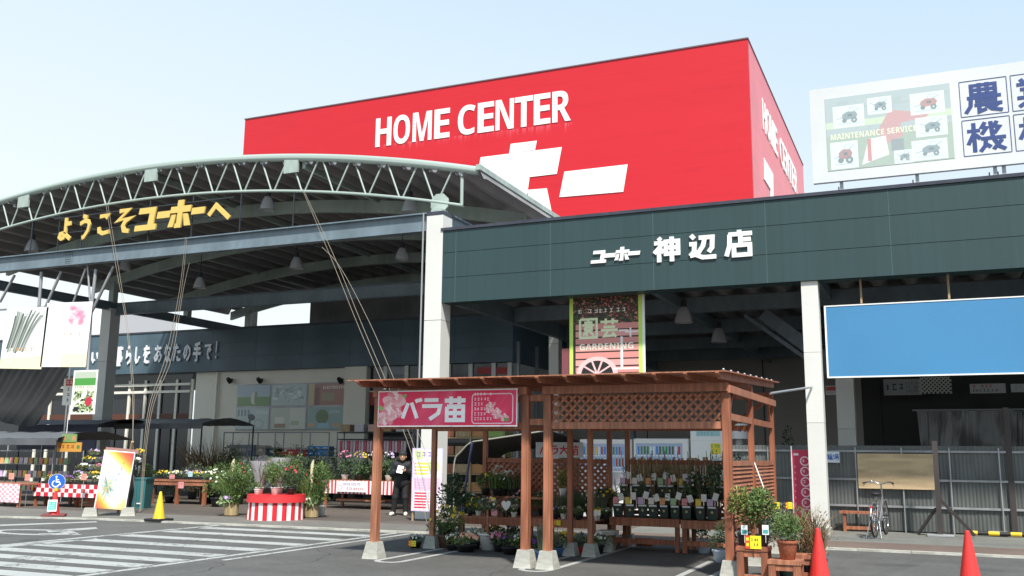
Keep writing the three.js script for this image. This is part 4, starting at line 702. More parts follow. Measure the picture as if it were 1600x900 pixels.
// potted plants set down one by one: [name, label, position, pot radius, pot height, pot material, builder]
function plant(name, label, pos, r, h, pm, build, group) { const o = thing(name, label, 'potted plant', pos, group, rr(0, 6)); pot(o, r, h, pm); const g = new THREE.Group(); g.name = 'plant'; g.position.y = h * 0.9; o.add(g); build(g); return o; }
const fol = (n, rx, ry, rz, s, m, o) => (g) => mesh('foliage', leaves(n, rx, ry, rz, s, o), m, g);
const withFlowers = (f, n, rx, ry, rz, s, m, y0) => (g) => { f(g); mesh('flowers', blooms(n, rx, ry, rz, s, y0), m, g); };
const onBench = (px, py, z) => { const q = Z(px, py, z); return [q.x, q.y, z]; };
{
  const B = 0.492, D = 0.822;
  // left pergola bench, front row and riser
  plant('daffodil_pot', 'green leafy pots topped with pale cream daffodils on the left bench', [-7.35, D, -16.3], 0.13, 0.14, mat.potBlack, (g) => { mesh('foliage', blades(130, 0.17, 0.34, 0.012, 0.3, 0.1), GREEN, g); mesh('flowers', blooms(26, 0.2, 0.17, 0.16, 0.045, 0.06), FL.white, g); });
  plant('daffodil_pot', 'dark leafy pot of daffodils beside the riser shelf', [-7.05, D, -16.34], 0.13, 0.14, mat.potBlack, (g) => { mesh('foliage', blades(120, 0.18, 0.32, 0.012, 0.3, 0.1), DARKGREEN, g); mesh('flowers', blooms(12, 0.2, 0.16, 0.16, 0.045, 0.06), FL.white, g); });
  const row = [[735, FL.yellow, 'yellow'], [748, FL.yellow, 'bright yellow'], [761, FL.white, 'white'], [775, FL.peach, 'peach'], [790, FL.pink, 'pink'], [803, FL.white, 'creamy white'], [868, FL.lilac, 'lilac'], [880, FL.white, 'snow white'], [905, FL.white, 'white and green'], [934, FL.yellow, 'lemon yellow'], [948, FL.white, 'small white']];
  row.forEach(([px, fm, c], i) => { const q = Z(px, 806, -15.62); plant('bedding_plant', `${c} flowering bedding plant on the front edge of the ${i < 6 ? 'daffodil' : 'middle'} bench`, [q.x, B, -15.62 + rr(-0.05, 0.05)], 0.055, 0.09, i % 2 ? mat.potWhite : mat.potBlack, withFlowers(fol(130, 0.1, 0.055, 0.09, 0.04, i % 3 ? GREEN : DARKGREEN), 16, 0.1, 0.06, 0.09, 0.035, fm), 'small bedding plants along the pergola benches'); });
  [[742, 0.12, GREEN], [765, 0.1, DARKGREEN], [800, 0.12, GREYGREEN], [872, 0.14, GREYGREEN], [905, 0.16, DARKGREEN], [936, 0.15, GREYGREEN]].forEach(([px, r, m], i) => { const q = Z(px, 795, -16.0); plant('leafy_pot', `${['round', 'low', 'silvery', 'feathery', 'dark', 'upright silvery'][i]} leafy plant in black pot on the middle row of the bench`, [q.x, B, -16.02], 0.08, 0.12, mat.potBlack, i > 2 ? (g) => mesh('foliage', blades(150, 0.11, 0.34, 0.01, 0.3, 0.12), m, g) : withFlowers(fol(220, r + 0.03, 0.1, r, 0.05, m), 9, r, 0.1, r, 0.04, i === 0 ? FL.yellow : FL.white)); });
  plant('hanging_citrus', 'bushy plant with yellow fruit in white pot on the riser', [Z(878, 770, -16.2).x, D, -16.25], 0.07, 0.16, mat.potWhite, withFlowers(fol(240, 0.17, 0.17, 0.16, 0.06, YGREEN), 18, 0.17, 0.17, 0.15, 0.045, FL.yellow));
  { const o = thing('heart_plaque', 'white heart shaped plaque on a stick among the bench flowers', 'plaque', [Z(791, 780, -15.55).x, 0.6, -15.55]); const s = new THREE.Shape(); s.moveTo(0, 0); s.bezierCurveTo(-0.12, 0.09, -0.1, 0.18, -0.035, 0.17); s.bezierCurveTo(-0.01, 0.165, 0, 0.14, 0, 0.13); s.bezierCurveTo(0, 0.14, 0.01, 0.165, 0.035, 0.17); s.bezierCurveTo(0.1, 0.18, 0.12, 0.09, 0, 0); mesh('heart', new THREE.ExtrudeGeometry(s, { depth: 0.01, bevelEnabled: false }), mat.tagWhite, o); mesh('stick', gBar([0, -0.1, -0.004], [0, 0.06, -0.004], 0.004, 5), mat.timber, o); }
  priceCard('yellow and red price card beside the daffodil pots', [Z(769, 780, -15.8).x, 0.72, -15.8], 0.13, 0.085, 'y'); priceCard('pink price card on the bench below the heart plaque', [Z(773, 806, -15.5).x, 0.52, -15.47], 0.11, 0.11, 'p'); priceCard('yellow and red price card between the two front posts', [Z(873, 812, -15.5).x, 0.4, -15.43], 0.12, 0.08, 'y'); priceCard('white price card leaning by the middle post', [Z(933, 796, -15.5).x, 0.58, -15.5], 0.12, 0.08, 'w');
  // pots on the ground in front
  plant('marguerite_pot', 'round green marguerite with yellow daisies in brown pot', [...(() => { const q = G(697, 856); return [q.x, 0, q.z]; })()], 0.15, 0.22, M([0.10, 0.05, 0.03], 0.7), withFlowers(fol(900, 0.30, 0.24, 0.28, 0.055, GREEN), 16, 0.32, 0.24, 0.3, 0.07, FL.yellow));
  const gp = (px, py) => { const q = G(px, py); return [q.x, 0, q.z]; };
  plant('pansy_bowl', 'low bowl of white, yellow and peach pansies by the white urn', gp(728, 862), 0.17, 0.11, mat.potBlack, withFlowers(fol(320, 0.27, 0.08, 0.22, 0.05, GREEN), 30, 0.27, 0.09, 0.2, 0.065, FL.peach));
  plant('pansy_bowl', 'low bowl of pale pansies beside the marguerite pot', gp(708, 860), 0.12, 0.1, mat.potBlack, withFlowers(fol(220, 0.17, 0.07, 0.15, 0.05, GREEN), 16, 0.18, 0.08, 0.15, 0.06, FL.white));
  plant('pansy_bowl', 'dark bowl with purple violas near the double posts', gp(798, 866), 0.15, 0.11, mat.potBlack, withFlowers(fol(320, 0.22, 0.1, 0.2, 0.05, DARKGREEN), 16, 0.22, 0.1, 0.2, 0.05, FL.purple));
  { const o = plant('standard_tree', 'small standard tree with bare stem in a white ribbed urn', gp(762, 859), 0.15, 0.27, mat.potWhite, (g) => { mesh('stem', gTube([[0, 0, 0], [0.02, 0.2, 0], [-0.01, 0.4, 0.01]], 0.022, 8), mat.woodDark, g); const f = mesh('foliage', leaves(260, 0.17, 0.12, 0.16, 0.05), GREYGREEN, g); f.position.y = 0.36; mesh('flowers', blooms(14, 0.17, 0.12, 0.15, 0.05, 0.36), FL.white, g); }); }
  plant('conifer_pot', 'pair of upright blue green conifers in blue pot behind the double posts', gp(846, 876), 0.1, 0.14, M([0.06, 0.16, 0.30], 0.5), (g) => { const a = mesh('foliage', blades(420, 0.10, 0.42, 0.012, 0.12, 0.02), GREYGREEN, g); a.position.x = -0.05; });
  plant('leafy_pot', 'small green plant with yellow card in blue pot', gp(873, 868), 0.09, 0.12, M([0.05, 0.13, 0.28], 0.5), withFlowers(fol(240, 0.14, 0.11, 0.13, 0.05, GREYGREEN), 8, 0.12, 0.1, 0.12, 0.04, FL.yellow));
  plant('leafy_pot', 'grey green plant in a red pot between the concrete feet', gp(906, 866), 0.09, 0.12, mat.red, fol(240, 0.13, 0.1, 0.12, 0.06, GREYGREEN));
  plant('box_of_violas', 'small tray of white violas with yellow card beside the rear post', gp(649, 856), 0.11, 0.1, mat.potBlack, withFlowers(fol(160, 0.13, 0.06, 0.1, 0.04, DARKGREEN), 16, 0.14, 0.06, 0.1, 0.05, FL.white)); priceCard('yellow card on the tray of white violas', [...(() => { const q = G(646, 859); return [q.x, 0.06, q.z + 0.05]; })()], 0.14, 0.09, 'y');
  { const t = thing('stone_birdbath', 'pale stone pedestal table standing under the bench', 'pedestal', gp(949, 862)); mesh('top', new RoundedBoxGeometry(0.32, 0.07, 0.3, 2, 0.015).translate(0, 0.31, 0), mat.concrete, t); mesh('stem', frustum(0.2, 0.12, 0.275), mat.concrete, t); }
  for (const [px, py, s, l] of [[1100, 848, 1, 'black trailing shrub in a pale blue bucket by the right front post'], [1126, 862, 1.05, 'leafy shrub in a light blue bucket behind the right front post']]) plant('bucket_shrub', l, gp(px, py + 16), 0.12, 0.18, M([0.50, 0.58, 0.66], 0.45), fol(420, 0.22 * s, 0.22, 0.2, 0.05, DARKGREEN));
  // under-bench clutter
  { const o = thing('brick_stack', 'stack of red bricks stored under the rose bench', 'bricks', gp(990, 852)); for (let i = 0; i < 7; i++) box('brick', o, mat.terracotta, (i % 3) * 0.22 - 0.2 + (i > 5 ? 0.1 : 0), 0.035 + Math.floor(i / 3) * 0.066, 0, 0.2, 0.06, 0.1); }
  // green foliage mass behind, left side under pergola
  plant('tall_shrub', 'tall dark evergreen shrub behind the daffodil bench', [-8.35, 0, -16.2], 0.18, 0.3, mat.potBlack, fol(900, 0.36, 0.5, 0.3, 0.07, DARKGREEN));
}
// stools with plants in front of the right-hand post
{
  const stool = (x, z, w, h, d, label) => { const s = thing('wooden_stool', label, 'stool', [x, 0, z]); box('top', s, mat.woodPale, 0, h - 0.025, 0, w, 0.05, d); for (const sx of [-1, 1]) { box('leg_panel', s, mat.woodPale, sx * (w / 2 - 0.05), (h - 0.05) / 2, d / 2 - 0.035, 0.085, h - 0.052, 0.05); box('leg_panel', s, mat.wood, sx * (w / 2 - 0.05), (h - 0.05) / 2, -d / 2 + 0.035, 0.085, h - 0.052, 0.05); } box('foot_rail', s, mat.woodPale, 0, 0.06, d / 2 - 0.035, w - 0.19, 0.08, 0.04); box('top_rail', s, mat.wood, 0, h - 0.09, d / 2 - 0.033, w - 0.19, 0.07, 0.03); return s; };
  const zA = -12.75, qa = Z(1178, 853, zA); stool(qa.x, zA, 0.40, qa.y + 0.0, 0.34, 'taller orange brown stool with price card beside the right post');
  const zB = -12.6, qb = Z(1228, 874, zB); stool(qb.x, zB, 0.40, qb.y, 0.34, 'low orange brown stool carrying the terracotta pot');
  const zC = -13.3, qc = Z(1262, 866, zC); stool(qc.x, zC, 0.36, qc.y, 0.3, 'orange brown stool partly behind the red cone');
  const card = priceCard('large yellow and red price card on the taller stool', [Z(1177, 855, zA + 0.18).x, qa.y - 0.02, zA + 0.18], 0.2, 0.16, 'y');
  for (const [px, l, m, s] of [[1163, 'green and yellow leaved shrub in black pot on the taller stool', YGREEN, 1.0], [1192, 'bushy olive green shrub in black pot on the taller stool', GREEN, 1.1]]) { const o = plant('shrub_pot', l, [Z(px, 850, zA).x, qa.y + 0.001, zA], 0.085, 0.15, mat.potBlack, fol(1000, 0.23 * s, 0.29, 0.2, 0.055, m, { clumps: 13 })); }
  for (const px of [1163, 1196]) { const q = Z(px, 828, zA + 0.1), o = thing('plant_label', 'white and teal plant label hanging from a pot on the taller stool', 'label', [q.x, q.y, zA + 0.1], 'labels on the taller stool'); mesh('card', new THREE.BoxGeometry(0.08, 0.12, 0.003), print(64, 96, (x) => { x.fillStyle = '#eef4f4'; x.fillRect(0, 0, 64, 96); x.fillStyle = '#4fa8a8'; x.fillRect(6, 46, 52, 40); }), o); mesh('stick', gBar([0, -0.16, -0.003], [0, 0, -0.003], 0.004, 5), mat.tagWhite, o); }
  plant('boxwood_ball', 'clipped round boxwood in a terracotta pot on the low stool', [Z(1231, 872, zB).x, qb.y + 0.001, zB], 0.125, 0.23, mat.terracotta, fol(1500, 0.18, 0.17, 0.17, 0.035, GREEN, { clumps: 18, hollow: 0.5, vary: 0.3 }));
  plant('lavender_pot', 'grey green shrub with yellow cards behind the boxwood', [Z(1222, 850, -13.1).x, 0.0, -13.15], 0.15, 0.26, mat.potGreen, (g) => { mesh('foliage', leaves(900, 0.26, 0.30, 0.22, 0.045, { clumps: 12, y0: 0.1 }), GREYGREEN, g); });
  for (const px of [1213, 1233]) priceCard('small yellow card standing in the grey green shrub', [Z(px, 792, -13.05).x, Z(px, 795, -13.05).y, -13.05], 0.085, 0.085, 'y', 'cards in the grey green shrub');
  plant('nandina_pot', 'twiggy reddish brown shrub beside the white column', [Z(1274, 860, -13.6).x, 0, -13.6], 0.14, 0.24, mat.potBlack, (g) => { mesh('twigs', blades(160, 0.1, 0.75, 0.008, 0.5, 0.2), BROWNLEAF, g); mesh('foliage', leaves(380, 0.3, 0.36, 0.25, 0.04, { clumps: 12 }), BROWNLEAF, g); });
  plant('nandina_pot', 'second twiggy brown shrub behind the low stool', [Z(1250, 860, -14.0).x, 0, -14.0], 0.14, 0.24, mat.potBlack, (g) => { mesh('twigs', blades(130, 0.1, 0.8, 0.008, 0.45, 0.2), BROWNLEAF, g); mesh('foliage', leaves(420, 0.3, 0.4, 0.25, 0.05, { clumps: 12 }), GREEN, g); });
  plant('nandina_pot', 'red leaved shrub just behind the right pergola post', [Z(1150, 850, -13.6).x, 0, -13.7], 0.12, 0.22, mat.potBlack, (g) => mesh('foliage', leaves(500, 0.18, 0.33, 0.18, 0.05, { clumps: 12 }), leafMat(0.16, 0.02, 0.03), g));
}

// fuller stock under the left half of the pergola
{
  const gp = (px, py) => { const q = G(px, py); return [q.x, 0, q.z]; }, B = 0.492;
  const g1 = [[742, 858, FL.white, 'white'], [780, 862, FL.pink, 'rose pink'], [816, 868, FL.white, 'cream'], [836, 872, FL.purple, 'violet'], [886, 862, FL.yellow, 'yellow'], [935, 864, FL.white, 'pure white'], [770, 848, FL.yellow, 'golden'], [800, 850, FL.lilac, 'mauve']];
  g1.forEach(([px, py, f, c]) => plant('ground_pot', `${c} flowering pot on the ground below the pergola bench`, gp(px, py), 0.1, 0.13, rnd() > 0.6 ? mat.potWhite : mat.potBlack, withFlowers(fol(300, 0.2, 0.1, 0.17, 0.055, rnd() > 0.4 ? GREEN : DARKGREEN), 18, 0.2, 0.1, 0.16, 0.055, f)));
  const g2 = [[728, 'DARKGREEN', 0.2, FL.white, 'round dark green'], [756, 'GREEN', 0.24, FL.yellow, 'yellow flecked'], [784, 'GREEN', 0.22, FL.white, 'white flecked'], [812, 'DARKGREEN', 0.3, FL.pink, 'pink flecked'], [846, 'GREEN', 0.26, FL.white, 'tall white flecked'], [890, 'GREYGREEN', 0.3, FL.lilac, 'lilac flecked'], [920, 'GREEN', 0.28, FL.white, 'leafy pale'], [946, 'DARKGREEN', 0.34, FL.yellow, 'tall yellow flecked']];
  const LM = { GREEN, DARKGREEN, GREYGREEN };
  g2.forEach(([px, m, h, f, c], i) => { const q = Z(px, 795, -16.25); plant('bench_shrub', `${c} bushy plant at the back of the left pergola benches`, [q.x, i === 1 || i === 2 ? 0.822 : B, -16.32], 0.09, 0.13, mat.potBlack, withFlowers(fol(480, 0.2, h * 0.6, 0.17, 0.055, LM[m], { clumps: 11 }), 16, 0.2, h * 0.6, 0.17, 0.05, f)); });
  [[1085, 'dark leaved shrub filling the right end of the rose bench', 0.3], [1118, 'tall climbing rose at the right end of the rose bench', 0.42]].forEach(([px, l, h]) => { const q = Z(px, 800, -16.1); plant('bench_shrub', l, [q.x, 0.535, -16.15], 0.1, 0.2, mat.potBlack, withFlowers(fol(600, 0.18, h, 0.16, 0.055, DARKGREEN, { clumps: 12 }), 8, 0.18, h, 0.16, 0.045, FL.white)); });
  const cl = thing('climbing_foliage', 'leafy climber with pale blooms on the lattice behind the rose pots', 'climber', [-3.0, 0.86, -16.66]); mesh('foliage', leaves(700, 0.5, 0.34, 0.06, 0.06, { clumps: 16 }), DARKGREEN, cl); mesh('flowers', blooms(20, 0.5, 0.34, 0.06, 0.05, 0, -0.8), FL.white, cl);
}

// ---------------------------------------------------------------- right: bicycle park behind a corrugated fence
const zF = -22.3;
{
  const f = thing('corrugated_fence', 'grey translucent corrugated plastic fence on pipe frame', 'fence', [2, 0, zF]);
  const sheet = M([0.21, 0.225, 0.215], 0.4, { transmission: 0.45, thickness: 0, map: tSteel });
  const wave = (w, h) => { const n = Math.round(w / 0.0125), pos = [], idx = [], uv = []; for (let i = 0; i <= n; i++) for (let j = 0; j < 2; j++) { const x = i / n * w; pos.push(x, j * h, Math.sin(x / 0.076 * 6.283) * 0.007); uv.push(x, j * h); } for (let i = 0; i < n; i++) { const a = i * 2; idx.push(a, a + 2, a + 1, a + 1, a + 2, a + 3); } const g = new THREE.BufferGeometry(); g.setAttribute('position', new THREE.Float32BufferAttribute(pos, 3)); g.setAttribute('uv', new THREE.Float32BufferAttribute(uv, 2)); g.setIndex(idx); g.computeVertexNormals(); return g; };
  const g0 = wave(0.76, 1.78); for (let x = -4.4, i = 0; x < 10; x += 0.745, i++) { const m = mesh('corrugated_sheet', g0, sheet, f); m.position.set(x - 2, 0.06, (i % 2) * 0.006); }
  for (const y of [1.72, 1.12, 0.56]) ext('rail', f, mat.galv, -4.4, 10, y - 0.022, y + 0.022, zF + 0.02, zF + 0.06);
  for (let x = -4.3; x < 10; x += 0.93) ext('upright', f, mat.galv, x - 0.012, x + 0.012, 0.03, 1.8, zF + 0.062, zF + 0.095);
  const ply = tag(mesh('plywood_board', uvBox(1.53, 0.74, 0.018), M([0.62, 0.46, 0.27], 0.7, { map: noiseTex(512, [[5, 1, 26], [3, 0.5, 9], [60, 0.4, 220]], 0.78, 1.08, 1.6, 71) })), 'plain plywood board fixed to the corrugated fence', 'board'); { const a = Z(1335, 709, zF + 0.12), b = Z(1467, 765, zF + 0.12); ply.position.set((a.x + b.x) / 2, (a.y + b.y) / 2, zF + 0.115); }
  const sg = tag(mesh('bicycle_park_sign', new THREE.BoxGeometry(0.74, 0.24, 0.012), print(256, 84, (x) => { x.fillStyle = '#dfe7ea'; x.fillRect(0, 0, 256, 84); x.strokeStyle = '#9ab0ba'; x.lineWidth = 5; x.beginPath(); x.arc(38, 52, 18, 0, 7); x.stroke(); x.beginPath(); x.arc(88, 52, 18, 0, 7); x.stroke(); drawGlyph(x, '駐', 116, 18, 44, 48, 12, '#3c5fae'); drawGlyph(x, '輪', 162, 18, 44, 48, 11, '#3c5fae'); drawGlyph(x, '場', 208, 18, 44, 48, 11, '#3c5fae'); })), 'white bicycle park sign with blue characters on the fence', 'sign'); { const a = Z(1284, 714, zF + 0.12); sg.position.set(a.x, a.y, zF + 0.112); }
  // brown steel props in front of the fence
  const steel = M([0.055, 0.045, 0.042], 0.6, { map: tSteel });
  const p1 = G(1470, 841), p2 = G(1587, 841);
  const pr = thing('steel_prop', 'brown steel post with slanted braces in front of the fence', 'post', [p1.x, 0.03, p1.z]);
  box('post', pr, steel, 0, 0.95, 0, 0.1, 1.9, 0.1); beam('brace', pr, steel, V(0.02, 0.75, 0.0), V(0.62, 0.05, 0.1), 0.05, 0.06); beam('brace', pr, steel, V(-0.05, 0.55, -0.05), V(-0.42, 0.02, -0.25), 0.05, 0.05); mesh('base_plate', new RoundedBoxGeometry(0.5, 0.05, 0.4, 2, 0.01).translate(0, 0.025, 0), mat.galv, pr);
  const pr2 = thing('steel_prop', 'plain brown steel post with grey foot beside the yellow and black bar', 'post', [p2.x, 0.03, p2.z]); box('post', pr2, steel, 0, 1.3, 0, 0.11, 2.6, 0.11); mesh('base_plate', new RoundedBoxGeometry(0.34, 0.1, 0.3, 2, 0.03).translate(-0.3, 0.05, 0), mat.galv, pr2);
  const yb = thing('barrier_bar', 'black and yellow striped stop bar lying at the fence foot', 'bar', [p2.x, 0.03, p2.z + 0.25]); for (let i = 0; i < 14; i++) mesh('band', gBar([-0.9 + i * 0.2, 0.06, 0], [-0.7 + i * 0.2, 0.06, 0], 0.045, 12), i % 2 ? mat.black : M([0.75, 0.48, 0.02], 0.5), yb);
  // small red bench by the bicycle
  const bn = thing('low_bench', 'low red brown bench against the fence by the bicycle', 'bench', [Z(1342, 815, -22.0).x, 0.03, -22.0]); box('seat', bn, mat.wood, 0, 0.40, 0, 0.75, 0.05, 0.26); for (const s of [-1, 1]) box('leg', bn, mat.wood, s * 0.28, 0.186, 0, 0.06, 0.372, 0.2); box('stretcher', bn, mat.wood, 0, 0.08, 0.05, 0.5, 0.07, 0.03);
}
// dim interior of the bicycle hall
{
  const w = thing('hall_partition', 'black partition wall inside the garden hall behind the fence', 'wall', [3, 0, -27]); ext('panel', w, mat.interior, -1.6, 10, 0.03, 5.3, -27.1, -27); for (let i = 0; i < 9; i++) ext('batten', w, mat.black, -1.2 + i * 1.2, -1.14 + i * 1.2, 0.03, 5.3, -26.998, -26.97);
  const c = thing('vinyl_curtain', 'clear crumpled vinyl curtain hung behind the fence', 'curtain', [2.5, 2.9, -25.4]);
  const n = 260, pos = [], idx = [], uv = []; const a = Z(1432, 635, -25.4), W = 6; for (let i = 0; i <= n; i++) for (let j = 0; j <= 10; j++) { const x = a.x + W * i / n, y = 2.72 - j * 0.24; pos.push(x - 2.5 + (j / 10) * 0.12 * (1 - i / n), y - 2.9, 0.035 * Math.sin(x * 9 + Math.sin(x * 3.1) * 2 + j * 0.3) + 0.02 * Math.sin(x * 23 + Math.sin(x * 7) * 3 + j * 0.9) + 0.015 * Math.sin(x * 5 - j * 1.3)); uv.push(x, y); } for (let i = 0; i < n; i++) for (let j = 0; j < 10; j++) { const k = i * 11 + j; idx.push(k, k + 1, k + 11, k + 1, k + 12, k + 11); }
  const g = new THREE.BufferGeometry(); g.setAttribute('position', new THREE.Float32BufferAttribute(pos, 3)); g.setAttribute('uv', new THREE.Float32BufferAttribute(uv, 2)); g.setIndex(idx); g.computeVertexNormals(); mesh('sheet', g, M([0.30, 0.30, 0.30], 0.2, { transmission: 0.75, thickness: 0 }), c); mesh('rod', gBar([a.x - 2.6, -0.16, 0], [a.x + W - 2.5, -0.16, 0], 0.02), mat.galv, c);
  const hs = (label, px0, py0, px1, py1, z, draw, cat = 'sign') => { const p = Z(px0, py0, z), q = Z(px1, py1, z), m = tag(mesh('hall_sign', new THREE.BoxGeometry(q.x - p.x, p.y - q.y, 0.02), print(256, 96, draw)), label, cat); m.position.set((p.x + q.x) / 2, (p.y + q.y) / 2, z); };
  hs('grey notice board under the blue sheet beside a trellis', 1380, 593, 1441, 617, -26.5, (x) => { x.fillStyle = '#8d8f8c'; x.fillRect(0, 0, 256, 96); scribble(x, 20, 20, 120, 60, '#2c2c2c', 1, 9); scribble(x, 150, 16, 90, 70, '#4a4a48', 3, 19); });
  hs('notice with red heading hanging behind the vinyl curtain', 1515, 600, 1572, 614, -26, (x) => { x.fillStyle = '#a9aaa6'; x.fillRect(0, 0, 256, 96); scribble(x, 20, 4, 150, 44, '#a0342c', 1, 4); scribble(x, 20, 50, 200, 40, '#3a3a38', 1, 14); });
  hs('plain grey notice at the end of the hall', 1579, 600, 1640, 612, -26, (x) => { x.fillStyle = '#b0b1ae'; x.fillRect(0, 0, 256, 96); scribble(x, 30, 20, 190, 60, '#77787a', 2, 24); });
  hs('red and white poster behind the white column', 1290, 603, 1311, 617, -26, (x) => { x.fillStyle = '#cfc9c6'; x.fillRect(0, 0, 256, 96); x.fillStyle = '#b0413c'; x.fillRect(10, 8, 236, 44); scribble(x, 20, 56, 200, 34, '#444', 1, 3); });
  const tr = thing('white_trellis', 'small pale lattice trellis hung beside the grey notice', 'trellis', [Z(1461, 604, -26.4).x, Z(1461, 615, -26.4).y, -26.4]); for (const s of [1, -1]) for (let k = -3; k <= 7; k++) { const x0 = k * 0.1, A = V(s > 0 ? Math.max(0, x0) : 0.75 - Math.max(0, x0), Math.max(0, -x0), 0), B = V(s > 0 ? Math.min(0.75, x0 + 0.42) : 0.75 - Math.min(0.75, x0 + 0.42), Math.min(0.42, 0.75 - x0), 0); if (A.distanceTo(B) > 0.05) mesh('slat', gBeam(A.add(V(-0.37, 0, s * 0.006)), B.add(V(-0.37, 0, s * 0.006)), 0.01, 0.03), M([0.45, 0.44, 0.4], 0.7), tr); }
}
// big blue sheet under the fascia
{
  const b = thing('blue_screen', 'large plain blue screen with white edging under the fascia', 'screen', [2, 3.2, -20.95]); const x0 = -1.90, x1 = 7.3;
  ext('sheet', b, M([0.056, 0.23, 0.44], 0.5, { map: tClean }), x0 + 0.03, x1, 3.24, 4.73, -20.97, -20.94); for (const [y0, y1] of [[3.215, 3.245], [4.725, 4.75]]) ext('edging', b, mat.white, x0 + 0.001, x1, y0, y1, -20.98, -20.93); ext('edging', b, mat.white, x0, x0 + 0.035, 3.246, 4.724, -20.98, -20.93);
  for (const px of [1345, 1482]) { const x = Z(px, 450, -21).x; ext('hanger', b, mat.timber, x - 0.02, x + 0.02, 4.766, 5.35, -20.98, -20.94); }
}
// pink red vertical banner by the column
{
  const q = Z(1250, 830, -20.6), b = thing('nobori_banner', 'tall pinkish red banner with white ring characters behind the white column', 'banner', [Z(1246, 780, -20.7).x, 0.03, -21.3]);
  mesh('cloth', new THREE.BoxGeometry(0.5, 1.5, 0.008), print(170, 512, (x) => { x.fillStyle = '#cf3d5c'; x.fillRect(0, 0, 170, 512); x.strokeStyle = '#f6d8de'; x.lineWidth = 9; for (let k = 0; k < 6; k++) { x.beginPath(); x.arc(88, 80 + k * 74, 30, 0, 7); x.stroke(); scribble(x, 70, 62 + k * 74, 36, 36, '#f6e2e6', 1, k + 3); } x.fillStyle = '#f6e2e6'; x.fillRect(12, 24, 34, 16); for (let k = 0; k < 9; k++) { scribble(x, 128, 20 + k * 54, 36, 40, '#fbeaee', 1, 30 + k); scribble(x, 12, 110 + k * 44, 18, 22, '#f2c8d0', 1, 60 + k); } }), b).position.set(0.1, 0.95, 0); mesh('pole', gBar([-0.16, 0, 0.01], [-0.16, 1.78, 0.01], 0.012), mat.tagWhite, b);
}
